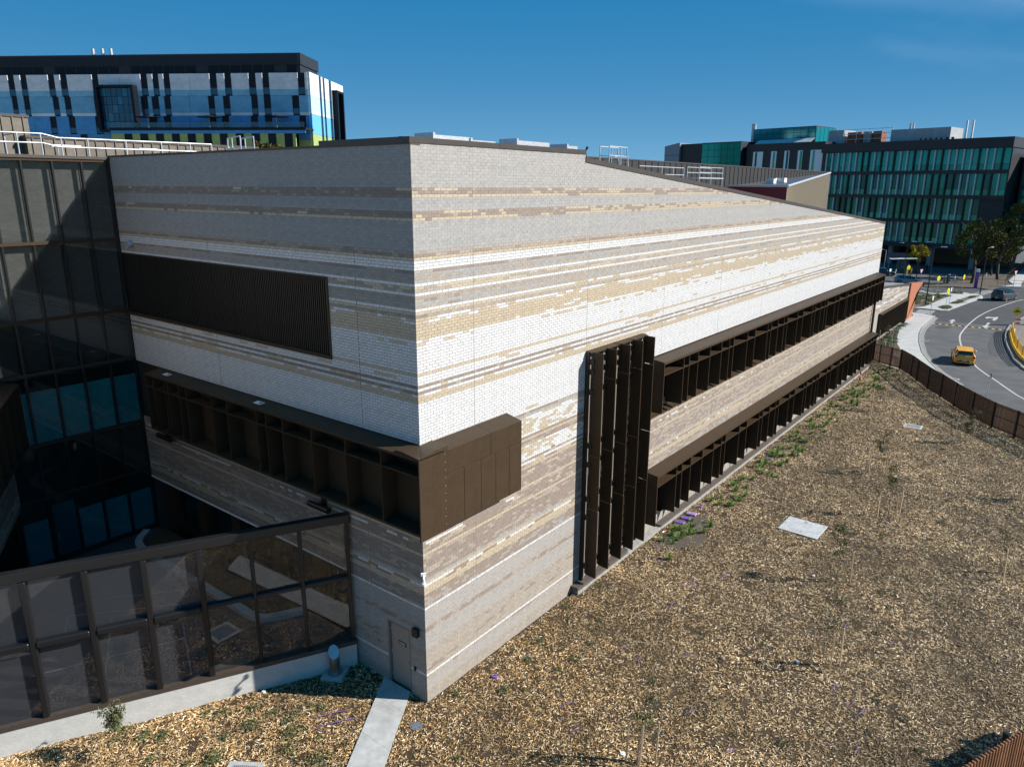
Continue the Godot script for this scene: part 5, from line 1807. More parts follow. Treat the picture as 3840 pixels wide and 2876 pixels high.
func lamp_post(label: String, at: Vector3, h: float, arms: Array, m: Material) -> void:
	var t := thing("street_lamp", label, "street lamp", at, 0.0, "street lamps")
	var p := MB.new()
	p.tube(Vector3(0, -0.1, 0), Vector3(0, h, 0), 0.085, 0.055, 10)
	add(t, "pole", p, m)
	var bp := MB.new()
	bp.tube(Vector3(0, -0.1, 0), Vector3(0, 0.06, 0), 0.2, 0.2, 10)
	add(t, "base_plate", bp, M["galv"])
	for a: float in arms:
		var dir := Vector3(cos(a), 0, -sin(a))
		var l := MB.new()
		l.tube(Vector3(0, h - 0.05, 0), dir * 0.8 + Vector3.UP * (h + 0.06), 0.035, 0.03)
		add(t, "arm", l, m)
		var hd := MB.new()
		hd.bbox(dir * 1.15 + Vector3.UP * (h + 0.08), Vector3(0.75, 0.1, 0.28), 0.03, Basis(Vector3.UP, a))
		add(t, "lamp_head", hd, mat("lamp_grey", lin(0.35, 0.4, 0.46), 0.4, 0.3))

func street() -> void:
	var ang := 1.15
	pole_sign("crossing_sign", "round yellow crossing sign on the planted island nearest the dark car", Vector3(-0.27, 0, -120.0), 2.75, "disc", ang + 0.25, "yellow crossing signs")
	pole_sign("crossing_sign", "round yellow crossing sign standing in the small round grass bed by the road", Vector3(0.0, 0, -102.6), 2.45, "disc", ang + 0.2, "yellow crossing signs")
	pole_sign("crossing_sign", "round yellow crossing sign in front of the slim boom gate behind the island", Vector3(-3.1, 0, -115.4), 2.75, "disc", ang, "yellow crossing signs")
	pole_sign("crossing_sign", "round yellow crossing sign by the person in red near the shelter", Vector3(-10.15, 0, -131.7), 2.6, "disc", ang - 0.1, "yellow crossing signs")
	pole_sign("sign_post", "narrow white sign on a thin post at the kerb corner", Vector3(-0.26, 0, -91.8), 2.6, "plate", ang)
	pole_sign("sign_post", "thin post with a narrow white sign beside the round grass bed", Vector3(0.25, 0, -103.4), 2.5, "plate", ang + 0.1)
	pole_sign("sign_post", "bare grey post with a small plate on the planted island", Vector3(-1.37, 0, -119.1), 2.5, "back", ang)
	pole_sign("sign_post", "square white sign by the parking bays on the far left", Vector3(-12.9, 0, -131.0), 1.9, "square", ang)
	pole_sign("sign_post", "grey sign next to the square white sign on the far left", Vector3(-12.0, 0, -131.1), 1.85, "back", ang)
	pole_sign("give_way_sign", "red and white triangle give way sign left of the car park", Vector3(-8.03, 0, -131.3), 2.1, "giveway", ang, "give way signs")
	pole_sign("give_way_sign", "red and white triangle give way sign by the far right path", Vector3(5.54, 0, -133.2), 2.65, "giveway", ang, "give way signs")
	pole_sign("sign_post", "grey sign post behind the timber fence at the near road edge", Vector3(9.83, 0, -52.5), 1.9, "back", 2.4)
	pole_sign("sign_post", "thin grey post at the pedestrian crossing near the dark car", Vector3(2.0, 0, -127.1), 2.5, "back", ang)
	lamp_post("tall black lamp post in the planted island bed", Vector3(-2.5, 0, -102.65), 7.9, [0.2], M["black_metal"])
	lamp_post("black lamp post with two arms in front of the yellow-leaved tree", Vector3(-9.44, 0, -136.2), 6.4, [0.3, 0.3 + PI], M["black_metal"])
	lamp_post("thin black lamp post left of the two-armed lamp", Vector3(-11.2, 0, -134.0), 6.2, [2.8], M["black_metal"])
	lamp_post("black lamp post by the pedestrian crossing and the purple totem", Vector3(2.26, 0, -119.5), 7.0, [1.2], M["black_metal"])
	lamp_post("short lamp post beside the end of the white brick wall", Vector3(-16.4, 0, -143.5), 4.2, [2.9], M["galv"])
	# purple wayfinding totems
	for e: Array in [[Vector3(0.75, 0, -127.6), 0.5, 3.1, 0.62, "slim purple totem sign on the tree verge across the crossing"], [Vector3(10.6, 0, -92.4), 1.9, 3.1, -0.1, "wide purple totem sign at the right edge behind the yellow barrier"]]:
		var t := thing("totem_sign", e[4], "totem sign", e[0], 0.35, "purple totem signs")
		var b := MB.new()
		b.bbox(Vector3(0, 1.2, 0), Vector3(e[1], 2.6, 0.22), 0.02)
		add(t, "panel", b, mat("totem_purple", lin(0.16, 0.045, 0.24), 0.5))
		var w := MB.new()
		w.bbox(Vector3(0, 2.78, 0), Vector3(e[1], 0.5, 0.222), 0.02)
		add(t, "header", w, M["white_paint"])
		for k in 3:
			var l := MB.new()
			l.box(Vector3(-e[1] * 0.12, 2.1 - k * 0.28, 0.113), Vector3(e[1] * 0.5, 0.06, 0.004))
			add(t, "text_line", l, mat("totem_text", lin(0.5, 0.5, 0.55), 0.5))
	# yellow plastic barriers with mesh along the verge
	var yb := mat("barrier_yellow", lin(0.72, 0.42, 0.02), 0.5)
	var line := [Vector2(9.0, -86.5), Vector2(9.05, -83.0), Vector2(9.4, -80.0), Vector2(9.75, -76.8), Vector2(10.25, -73.6), Vector2(10.9, -70.2), Vector2(11.8, -67.0)]
	for i in line.size() - 1:
		var a: Vector2 = line[i]
		var b: Vector2 = line[i + 1]
		var f := thing("mesh_barrier", ["yellow mesh barrier panel nearest the speed hump sign", "second yellow mesh barrier panel along the right kerb", "third yellow mesh barrier panel along the right kerb", "fourth yellow mesh barrier panel along the right kerb", "fifth yellow mesh barrier panel along the right kerb", "last yellow mesh barrier panel at the right edge of the picture"][i], "barrier", Vector3(a.x, 0, a.y), atan2(-(b.y - a.y), b.x - a.x), "yellow barriers along the verge")
		var L := (b - a).length()
		var ft := MB.new()
		ft.bbox(Vector3(L * 0.5, 0.14, 0), Vector3(L - 0.1, 0.26, 0.42), 0.05)
		add(f, "water_filled_base", ft, yb)
		var ms := MB.new()
		for k in 13:
			ms.span(Vector3(0.05 + k * (L - 0.1) / 12.0 - 0.02, 0.26, -0.012), Vector3(0.05 + k * (L - 0.1) / 12.0 + 0.02, 1.1, 0.012))
		for k in 6:
			ms.span(Vector3(0.05, 0.36 + k * 0.145, -0.014), Vector3(L - 0.05, 0.4 + k * 0.145, 0.014))
		add(f, "mesh_panel", ms, yb)
		for x: float in [0.02, L - 0.02]:
			var ps := MB.new()
			ps.tube(Vector3(x, 0, 0), Vector3(x, 1.2, 0), 0.03, 0.03)
			add(f, "post", ps, M["black_metal"])
	var sg := thing("speed_hump_sign", "yellow diamond speed hump warning sign at the right kerb", "road sign", Vector3(9.2, 0, -84.2), 0.3)
	var pp := MB.new()
	pp.tube(Vector3(0, -0.1, 0), Vector3(0, 2.9, 0), 0.03, 0.03)
	add(sg, "pole", pp, M["galv"])
	var dm := MB.new()
	dm.sweep([Vector2(0, 2.05), Vector2(0.52, 2.57), Vector2(0, 3.09), Vector2(-0.52, 2.57)], Vector3(0, 0, 0.03), Vector3.RIGHT, Vector3.UP, Vector3(0, 0, 0.015))
	add(sg, "sign_face", dm, mat("sign_amber", lin(0.68, 0.47, 0.0), 0.5))
	var hp := MB.new()
	var arc := [Vector2(-0.34, 2.52), Vector2(-0.2, 2.52)]
	for k in 7:
		arc.append(Vector2(-0.2 * cos(PI * k / 6.0), 2.55 + 0.15 * sin(PI * k / 6.0)))
	arc.append_array([Vector2(0.2, 2.52), Vector2(0.34, 2.52), Vector2(0.34, 2.47), Vector2(-0.34, 2.47)])
	var pv := PackedVector2Array(arc)
	for i in range(0, 1):
		hp.sweep([Vector2(-0.34, 2.47), Vector2(0.34, 2.47), Vector2(0.34, 2.53), Vector2(-0.34, 2.53)], Vector3(0, 0, 0.046), Vector3.RIGHT, Vector3.UP, Vector3(0, 0, 0.005))
		hp.sweep(arc.slice(2, 9), Vector3(0, 0, 0.046), Vector3.RIGHT, Vector3.UP, Vector3(0, 0, 0.006))
	add(sg, "hump_symbol", hp, M["black_metal"])
	var ob := thing("orange_barrier_board", "orange and white striped barrier board leaning at the diamond sign", "barrier", Vector3(9.35, 0, -84.9), 0.4)
	for k in 4:
		var s := MB.new()
		s.bbox(Vector3(0, 0.9 + k * 0.22, 0), Vector3(0.6, 0.215, 0.04), 0.005)
		add(ob, "stripe", s, mat("safety_orange", lin(0.6, 0.13, 0.05), 0.5) if k % 2 else M["white_paint"])
	var obl := MB.new()
	obl.tube(Vector3(-0.22, 0, 0), Vector3(-0.22, 0.85, 0), 0.02, 0.02)
	obl.tube(Vector3(0.22, 0, 0), Vector3(0.22, 0.85, 0), 0.02, 0.02)
	add(ob, "legs", obl, M["galv"])
	# boom gate machine, ticket posts and shelter across the intersection
	var bg := thing("boom_gate", "grey boom gate cabinet with a yellow post behind the crossing signs", "boom gate", Vector3(-3.9, 0, -130.9), 0.35)
	var c1 := MB.new()
	c1.bbox(Vector3(0.2, 0.75, 0), Vector3(0.45, 1.7, 0.5), 0.12)
	add(bg, "cabinet", c1, mat("gate_grey", lin(0.1, 0.12, 0.15), 0.5))
	var c2 := MB.new()
	c2.bbox(Vector3(-0.35, 0.5, 0.1), Vector3(0.3, 1.2, 0.3), 0.04)
	add(bg, "yellow_post", c2, mat("gate_yellow", lin(0.5, 0.28, 0.04), 0.5))
	for x: float in [-11.45, -10.7]:
		var yp := thing("yellow_bollard", "left one of the two yellow posts by the shelter" if x < -11 else "right one of the two yellow posts by the shelter", "bollard", Vector3(x, 0, -137.8))
		var m1 := MB.new()
		m1.tube(Vector3(0, -0.1, 0), Vector3(0, 1.6, 0), 0.14, 0.14, 10)
		add(yp, "post", m1, mat("bollard_yellow", lin(0.6, 0.3, 0.02), 0.5))
		var m2 := MB.new()
		m2.tube(Vector3(0, 1.6, 0), Vector3(0, 1.68, 0), 0.14, 0.06, 10)
		add(yp, "cap", m2, mat("bollard_yellow", lin(0.6, 0.3, 0.02), 0.5))
	var sh := thing("bus_shelter", "small glazed shelter with a pale flat roof by the laboratory", "shelter", Vector3(-13.2, 0, -143.3), 0.35)
	var rf := MB.new()
	rf.box(Vector3(0, 2.75, 0), Vector3(4.6, 0.12, 2.4), Basis(Vector3.BACK, 0.05))
	add(sh, "roof", rf, mat("shelter_roof", lin(0.5, 0.5, 0.5), 0.5))
	for x: float in [-0.9, 0.9]:
		for z: float in [-0.7, 0.7]:
			var ps := MB.new()
			ps.tube(Vector3(x, -0.1, z), Vector3(x, 2.7, z), 0.05, 0.05)
			add(sh, "post", ps, mat("shelter_blue", lin(0.03, 0.11, 0.14), 0.5))
	var gp := MB.new()
	gp.span(Vector3(-0.9, 0.3, -0.72), Vector3(0.9, 2.3, -0.7))
	add(sh, "back_pane", gp, pane("shelter_glass", lin(0.05, 0.15, 0.17), 0.4))
	var bn := MB.new()
	bn.span(Vector3(-0.8, 0.42, -0.6), Vector3(0.8, 0.48, -0.2))
	add(sh, "bench", bn, M["timber"])
	var aw := thing("red_awning", "small red sloping awning left of the yellow-leaved tree", "awning", Vector3(-16.0, 0, -152.5), 0.3)
	var am := MB.new()
	am.box(Vector3(0, 2.6, 0), Vector3(3.2, 0.08, 2.2), Basis(Vector3.RIGHT, 0.4))
	add(aw, "canopy", am, mat("awning_red", lin(0.42, 0.09, 0.08), 0.7))
	for x: float in [-1.4, 1.4]:
		var ps := MB.new()
		ps.tube(Vector3(x, -0.1, 0.8), Vector3(x, 2.3, 0.8), 0.04, 0.04)
		add(aw, "post", ps, M["galv"])
	person(Vector3(-9.75, -0.1, -148.3), 0.4, "person in dark clothes standing by the laboratory entrance", lin(0.015, 0.015, 0.018), lin(0.02, 0.02, 0.025), false)
	person(Vector3(-12.6, -0.1, -146.5), -0.6, "person in a bright red jacket standing beside the shelter", lin(0.5, 0.015, 0.012), lin(0.02, 0.025, 0.04), true)

# a figure meshed as one surface from tapered capsules joined smoothly (surface nets)
func person(at: Vector3, turn: float, label: String, top: Color, legs: Color, lean: bool) -> void:
	var t := thing("person", label, "person", at, turn)
	var b := [[0.1, 0.08, 0.0, 0.05, 0.1, 0.48, 0.02, 0.06], [0.1, 0.48, 0.02, 0.06, 0.09, 0.9, 0, 0.085], [-0.1, 0.08, 0.03, 0.05, -0.1, 0.48, 0.03, 0.06], [-0.1, 0.48, 0.03, 0.06, -0.09, 0.9, 0, 0.085],
		[0.1, 0.05, 0.0, 0.045, 0.12, 0.04, 0.14, 0.035], [-0.1, 0.05, 0.03, 0.045, -0.12, 0.04, 0.17, 0.035], [0, 0.92, 0, 0.13, 0, 1.2, 0, 0.14], [0, 1.2, 0, 0.14, 0, 1.4, 0.0, 0.11],
		[0.17, 1.4, 0, 0.055, 0.23, 1.12, 0.0, 0.048], [0.23, 1.12, 0.0, 0.045, 0.2, 0.88, 0.08, 0.035], [-0.17, 1.4, 0, 0.055, -0.23, 1.12, 0.0, 0.048], [-0.23, 1.12, 0, 0.045, -0.2, 0.9, 0.1, 0.035],
		[0, 1.42, 0, 0.055, 0, 1.54, 0.01, 0.05], [0, 1.6, 0.015, 0.095, 0, 1.66, 0.01, 0.1], [-0.15, 1.4, 0, 0.06, 0.15, 1.4, 0, 0.06]]
	var cell := 0.03
	var lo := Vector3(-0.36, -0.03, -0.21)
	var nx := 25
	var ny := 62
	var nz := 16
	var f := PackedFloat32Array()
	f.resize(nx * ny * nz)
	for i in nx:
		for j in ny:
			for k in nz:
				var p := lo + Vector3(i, j, k) * cell
				var d := 1e9
				for e: Array in b:
					var a := Vector3(e[0], e[1], e[2])
					var c := Vector3(e[4], e[5], e[6])
					if absf(p.y - (a.y + c.y) * 0.5) > absf(a.y - c.y) * 0.5 + 0.2:
						continue
					var h := clampf((p - a).dot(c - a) / (c - a).length_squared(), 0.0, 1.0)
					var q := p.distance_to(a.lerp(c, h)) - lerpf(e[3], e[7], h)
					var w := maxf(0.04 - absf(d - q), 0.0) / 0.04
					d = minf(d, q) - w * w * 0.01
				f[(i * ny + j) * nz + k] = d
	var vid := {}
	var pos := []
	for i in nx - 1:
		for j in ny - 1:
			for k in nz - 1:
				var s := Vector3.ZERO
				var n := 0
				for e: Array in [[0, 0, 0, 1, 0, 0], [0, 0, 0, 0, 1, 0], [0, 0, 0, 0, 0, 1], [1, 0, 0, 1, 1, 0], [1, 0, 0, 1, 0, 1], [0, 1, 0, 1, 1, 0], [0, 1, 0, 0, 1, 1], [0, 0, 1, 1, 0, 1], [0, 0, 1, 0, 1, 1], [1, 1, 0, 1, 1, 1], [1, 0, 1, 1, 1, 1], [0, 1, 1, 1, 1, 1]]:
					var g0 := f[((i + e[0]) * ny + j + e[1]) * nz + k + e[2]]
					var g1 := f[((i + e[3]) * ny + j + e[4]) * nz + k + e[5]]
					if (g0 < 0.0) != (g1 < 0.0):
						s += Vector3(i + e[0], j + e[1], k + e[2]).lerp(Vector3(i + e[3], j + e[4], k + e[5]), g0 / (g0 - g1))
						n += 1
				if n:
					vid[(i * ny + j) * nz + k] = pos.size()
					pos.append(lo + s / n * cell)
	var body := MB.new()
	body.colored = true
	for i in range(1, nx - 1):
		for j in range(1, ny - 1):
			for k in range(1, nz - 1):
				var g0 := f[(i * ny + j) * nz + k]
				for ax in 3:
					var di := 1 if ax == 0 else 0
					var dj := 1 if ax == 1 else 0
					var dk := 1 if ax == 2 else 0
					var g1 := f[((i + di) * ny + j + dj) * nz + k + dk]
					if (g0 < 0.0) == (g1 < 0.0):
						continue
					var cs: Array
					if ax == 0:
						cs = [[0, -1, -1], [0, 0, -1], [0, 0, 0], [0, -1, 0]]
					elif ax == 1:
						cs = [[-1, 0, -1], [-1, 0, 0], [0, 0, 0], [0, 0, -1]]
					else:
						cs = [[-1, -1, 0], [0, -1, 0], [0, 0, 0], [-1, 0, 0]]
					var q := []
					for c: Array in cs:
						var id: int = vid.get(((i + c[0]) * ny + j + c[1]) * nz + k + c[2], -1)
						if id < 0:
							q.clear()
							break
						q.append(pos[id])
					if q.size() < 4:
						continue
					var y: float = q[0].y
					var cl := legs
					if y > 0.93:
						cl = top
					if y > 1.5 or (absf(q[0].x) > 0.15 and y < 0.92 and y > 0.8):
						cl = lin(0.42, 0.25, 0.18)
					if y > 1.66 or (y > 1.55 and q[0].z < -0.02):
						cl = lin(0.03, 0.02, 0.015)
					if y < 0.09:
						cl = lin(0.02, 0.02, 0.02)
					body.col = cl.srgb_to_linear()
					if g0 < 0.0:
						body.quad(q[0], q[1], q[2], q[3])
					else:
						body.quad(q[3], q[2], q[1], q[0])
	add(t, "body", body, vmat("cloth_skin", 0.8))

# car shell from cross-sections; local +x is forwards
func car(nm: String, label: String, cat: String, at: Vector3, turn: float, paint: Material, suv: bool) -> void:
	var t := thing(nm, label, cat, at, turn)
	var L := 4.15 if not suv else 4.6
	var W := 0.86 if not suv else 0.92
	var H := 1.45 if not suv else 1.68
	# stations along the car: x, lower edge, waist height, half width at sill, half width at waist, roof height (0 none), roof half width
	var S := [[-0.5, 0.42, 0.72, 0.8, 0.84, 0.0, 0.0], [-0.487, 0.3, 0.86, 0.86, 0.92, 0.0, 0.0], [-0.45, 0.24, 0.95, 0.93, 0.98, 0.0, 0.0], [-0.36, 0.2, 0.97, 0.97, 1.0, 0.0, 0.0], [-0.2, 0.18, 0.95, 0.98, 1.0, 0.0, 0.0], [0.0, 0.18, 0.93, 0.98, 1.0, 0.0, 0.0], [0.15, 0.18, 0.91, 0.98, 1.0, 0.0, 0.0], [0.28, 0.19, 0.87, 0.97, 0.99, 0.0, 0.0], [0.4, 0.2, 0.78, 0.95, 0.96, 0.0, 0.0], [0.46, 0.24, 0.7, 0.88, 0.9, 0.0, 0.0], [0.495, 0.34, 0.58, 0.74, 0.78, 0.0, 0.0]]
	var sy := H / 1.45
	var ring := func(s: Array) -> Array:
		var x: float = s[0] * L
		var y0: float = s[1]
		var y1: float = s[2] * sy
		var a: float = s[3] * W
		var b: float = s[4] * W
		return [Vector3(x, y0, -a), Vector3(x, y0 + 0.1, -a - 0.01), Vector3(x, lerpf(y0, y1, 0.55), -b), Vector3(x, y1 - 0.06, -b + 0.01), Vector3(x, y1, -b + 0.07), Vector3(x, y1 + 0.02, 0), Vector3(x, y1, b - 0.07), Vector3(x, y1 - 0.06, b - 0.01), Vector3(x, lerpf(y0, y1, 0.55), b), Vector3(x, y0 + 0.1, a + 0.01), Vector3(x, y0, a)]
	var shell := MB.new()
	for i in S.size() - 1:
		var r0: Array = ring.call(S[i])
		var r1: Array = ring.call(S[i + 1])
		for k in 10:
			shell.both(r0[k], r0[k + 1], r1[k + 1], r1[k], Vector3((S[i][0] + S[i + 1][0]) * 0.5 * L, 0.55, 0))
	for e: int in [0, S.size() - 1]:
		var r: Array = ring.call(S[e])
		var c := Vector3(S[e][0] * L, 0.55, 0)
		for k in 10:
			shell.tri(c, r[k], r[k + 1])
	# cabin: roof pillars lofted inwards
	var C := [[-0.475, 0.93, 0.0], [-0.40, 1.32, 0.70], [-0.33, 1.42, 0.74], [-0.15, 1.45, 0.77], [0.02, 1.42, 0.76], [0.12, 1.30, 0.74], [0.27, 0.9, 0.86]]
	if suv:
		C[0] = [-0.488, 0.95, 0.0]
		C[1] = [-0.45, 1.34, 0.74]
	var body := add(t, "body", shell, paint)
	var roof := MB.new()
	var glass := MB.new()
	var waist := func(x: float) -> float:
		for i in S.size() - 1:
			if x <= S[i + 1][0]:
				return lerpf(S[i][2], S[i + 1][2], inverse_lerp(S[i][0], S[i + 1][0], x)) * sy
		return 0.6
	for i in range(1, 5):
		var a: Array = C[i]
		var b: Array = C[i + 1]
		var q := [Vector3(a[0] * L, a[1] * sy, -a[2] * W), Vector3(a[0] * L, a[1] * sy, a[2] * W), Vector3(b[0] * L, b[1] * sy, b[2] * W), Vector3(b[0] * L, b[1] * sy, -b[2] * W)]
		var m0 := Vector3(a[0] * L, a[1] * sy + 0.025, 0)
		var m1 := Vector3(b[0] * L, b[1] * sy + 0.025, 0)
		roof.both(q[0], m0, m1, q[3], Vector3(0, 0.6, 0))
		roof.both(m0, q[1], q[2], m1, Vector3(0, 0.6, 0))
	# side glass and pillars
	for sd: float in [-1.0, 1.0]:
		for i in range(0, 6):
			var a: Array = C[i]
			var b: Array = C[i + 1]
			var ya: float = a[1] * sy
			var yb: float = b[1] * sy
			var wa: float = (a[2] if i > 0 else 0.86) * W
			var wb: float = (b[2] if i < 5 else 0.86) * W
			var la := Vector3(a[0] * L, waist.call(a[0]) - 0.02, sd * W * 0.95)
			var lb := Vector3(b[0] * L, waist.call(b[0]) - 0.02, sd * W * 0.95)
			var ua := Vector3(a[0] * L, maxf(ya, la.y), sd * wa)
			var ub := Vector3(b[0] * L, maxf(yb, lb.y), sd * wb)
			var tgt: MB = roof if i == 0 else glass
			tgt.both(la, lb, ub, ua, Vector3(0, 0.6, 0))
		# pillars and roof edge
		for px: Array in [[-0.36, -0.33], [-0.13, -0.11]]:
			roof.box(Vector3((px[0] + px[1]) * 0.5 * L, 1.16 * sy, sd * W * 0.885), Vector3(0.07, 0.44 * sy, 0.03), Basis(Vector3.RIGHT, -sd * 0.28))
	# rear window and windscreen
	var rr0: Array = C[0]
	var rr1: Array = C[1]
	roof.both(Vector3(rr0[0] * L, rr0[1] * sy, -0.84 * W), Vector3(rr0[0] * L, rr0[1] * sy, 0.84 * W), Vector3(rr1[0] * L, rr1[1] * sy, rr1[2] * W), Vector3(rr1[0] * L, rr1[1] * sy, -rr1[2] * W), Vector3(0, 0.8, 0))
	glass.both(Vector3(C[5][0] * L, C[5][1] * sy, -0.74 * W), Vector3(C[5][0] * L, C[5][1] * sy, 0.74 * W), Vector3(C[6][0] * L, C[6][1] * sy, 0.86 * W), Vector3(C[6][0] * L, C[6][1] * sy, -0.86 * W), Vector3(0, 0.8, 0))
	add(body, "roof", roof, paint)
	add(body, "side_window", glass, M["window_glass"])
	var rw := MB.new()
	var ra := Vector3(rr0[0] * L - 0.012, lerpf(rr0[1], rr1[1], 0.2) * sy, 0)
	ra.x = lerpf(rr0[0], rr1[0], 0.2) * L - 0.012
	var rb := Vector3(lerpf(rr0[0], rr1[0], 0.9) * L - 0.012, lerpf(rr0[1], rr1[1], 0.9) * sy, 0)
	rw.both(ra + Vector3(0, 0, -0.74 * W), ra + Vector3(0, 0, 0.74 * W), rb + Vector3(0, 0, 0.66 * W), rb + Vector3(0, 0, -0.66 * W), Vector3(0, 0.8, 0))
	add(body, "rear_window", rw, M["window_glass"])
	var sp := MB.new()
	sp.bbox(Vector3(C[1][0] * L - 0.06, C[1][1] * sy + 0.03, 0), Vector3(0.24, 0.04, 1.25), 0.015)
	add(body, "spoiler", sp, paint)
	for sd: float in [-1.0, 1.0]:
		for x: float in [-0.3, 0.31]:
			var ar := MB.new()
			ar.tube(Vector3(x * L, 0.33, sd * (W - 0.13)), Vector3(x * L, 0.33, sd * (W + 0.012)), 0.37, 0.37, 20)
			add(body, "wheel_arch", ar, M["rubber"])
			var ty := MB.new()
			ty.tube(Vector3(x * L, 0.31, sd * (W - 0.1)), Vector3(x * L, 0.31, sd * (W + 0.02)), 0.31, 0.31, 20)
			var wh := add(t, "wheel", ty, M["rubber"])
			var rm := MB.new()
			for k in 5:
				var an := TAU * k / 5.0
				rm.box(Vector3(x * L + cos(an) * 0.11, 0.31 + sin(an) * 0.11, sd * (W + 0.025)), Vector3(0.2, 0.05, 0.012), Basis(Vector3.BACK, an))
			rm.tube(Vector3(x * L, 0.31, sd * (W + 0.018)), Vector3(x * L, 0.31, sd * (W + 0.024)), 0.2, 0.2, 16)
			add(wh, "rim", rm, mat("alloy", lin(0.3, 0.31, 0.32), 0.35, 0.7))
		var tl := MB.new()
		tl.bbox(Vector3(-0.477 * L, 0.84 * sy, sd * W * 0.83), Vector3(0.16, 0.26, 0.2), 0.04)
		add(body, "tail_light", tl, mat("tail_red", lin(0.35, 0.006, 0.012), 0.2))
		var mr := MB.new()
		mr.bbox(Vector3(0.14 * L, 0.98 * sy, sd * (W + 0.1)), Vector3(0.12, 0.13, 0.2), 0.03)
		add(body, "mirror", mr, paint)
		var hl := MB.new()
		hl.bbox(Vector3(0.455 * L, 0.66 * sy, sd * W * 0.72), Vector3(0.16, 0.14, 0.3), 0.04)
		add(body, "headlight", hl, mat("lamp_clear", lin(0.5, 0.52, 0.55), 0.15))
	var pl := MB.new()
	pl.bbox(Vector3(-0.5 * L - 0.012, 0.5, 0), Vector3(0.02, 0.13, 0.4), 0.004)
	add(body, "number_plate", pl, mat("plate_white", lin(0.5, 0.53, 0.6), 0.5))
	var bp := MB.new()
	bp.bbox(Vector3(-0.48 * L, 0.3, 0), Vector3(0.16, 0.14, W * 1.6), 0.04)
	add(body, "bumper_trim", bp, M["rubber"] if suv else paint)

func vehicles() -> void:
	var yel := mat("car_yellow", lin(0.7, 0.33, 0.02), 0.3)
	yel.clearcoat_enabled = true
	yel.clearcoat = 0.6
	var nav := mat("car_navy", lin(0.01, 0.016, 0.028), 0.25)
	nav.clearcoat_enabled = true
	nav.clearcoat = 0.7
	# centre of the yellow car about (6.7, -65.7), heading up the road
	car("hatchback_car", "yellow hatchback car driving away along the curved road", "car", Vector3(6.55, -0.1, -65.55), atan2(4.05, -0.75), yel, false)
	car("suv_car", "dark blue wagon driving away in the tree shade past the crossing", "car", Vector3(5.75, -0.1, -115.4), atan2(4.1, 1.5), nav, true)
	var gr := mat("car_silver", lin(0.3, 0.31, 0.33), 0.3)
	car("parked_car", "dark grey car parked beyond the end of the white brick wall", "car", Vector3(-15.2, -0.1, -137.5), 0.2, mat("car_grey", lin(0.04, 0.045, 0.05), 0.3), false)
	car("parked_car", "pale car showing its rear beside the orange wall", "car", Vector3(-9.2, -0.1, -127.0), 0.15, gr, false)

# ---------------------------------------------------------------- trees
func crown_mesh(sd: int, n: int, rx: float, ry: float, lumps: int, leaf: float) -> ArrayMesh:
	var rng := RandomNumberGenerator.new()
	rng.seed = sd
	var L := []
	for i in lumps:
		var a := rng.randf() * TAU
		var h := rng.randf_range(-0.75, 0.8)
		var rr := sqrt(maxf(0.05, 1.0 - h * h)) * rng.randf_range(0.25, 0.8)
		L.append([Vector3(cos(a) * rr * rx, h * ry, sin(a) * rr * rx), rng.randf_range(0.15, 0.3) * rx])
	var mb := MB.new()
	mb.colored = true
	for i in n:
		var l: Array = L[rng.randi() % lumps]
		var d: Vector3 = Vector3(rng.randfn(), rng.randfn() * 0.8, rng.randfn()).normalized() * pow(rng.randf(), 0.45) * l[1]
		var p: Vector3 = l[0] + d
		var s := leaf * rng.randf_range(0.6, 1.3)
		var bs := Basis(Vector3(rng.randfn(), rng.randfn(), rng.randfn()).normalized(), rng.randf() * TAU)
		var k := rng.randf_range(0.7, 1.25)
		mb.col = Color(0.068 * k, 0.074 * k, 0.022 * k).lerp(Color(0.085, 0.075, 0.03), rng.randf() * 0.4)
		var u := bs.x * s
		var w := bs.y * s * 0.42
		mb.quad(p - u, p - w, p + u, p + w)
	return mb.mesh()

func gum_tree(label: String, at: Vector3, h: float, rx: float, sd: int, n: int, tint: Color, group := "") -> void:
	var t := thing("gum_tree", label, "tree", at, 0.0, group)
	var rng := RandomNumberGenerator.new()
	rng.seed = sd
	var tr := MB.new()
	var p := Vector3(0, -0.2, 0)
	var pts := [p]
	for i in 5:
		p += Vector3(rng.randf_range(-0.25, 0.25), h * 0.13, rng.randf_range(-0.25, 0.25))
		pts.append(p)
	tr.path(pts, h * 0.024, h * 0.013, 9)
	var trunk := add(t, "trunk", tr, mat("bark", lin(0.11, 0.085, 0.065), 0.9, 0.0, T["fine"], 2.0))
	for i in 7:
		var a := TAU * i / 7.0 + rng.randf()
		var b0: Vector3 = pts[2 + i % 4]
		var b1 := b0 + Vector3(cos(a) * rx * 0.35, h * 0.13, sin(a) * rx * 0.35)
		var b2 := b1 + Vector3(cos(a) * rx * 0.3, h * 0.12, sin(a) * rx * 0.3)
		var lm := MB.new()
		lm.path([b0, b1, b2], h * 0.01, h * 0.004, 6)
		add(trunk, "limb", lm, M["bark"])
	var m := vmat("leaf_" + str(tint), 0.7)
	m.albedo_color = tint
	m.metallic_specular = 0.15
	m.backlight_enabled = true
	m.backlight = Color(0.05, 0.06, 0.02)
	add(t, "crown", crown_mesh(sd, n, rx, h * 0.31, 26, 0.2), m, Transform3D(Basis(), Vector3(0, h * 0.64, 0)))

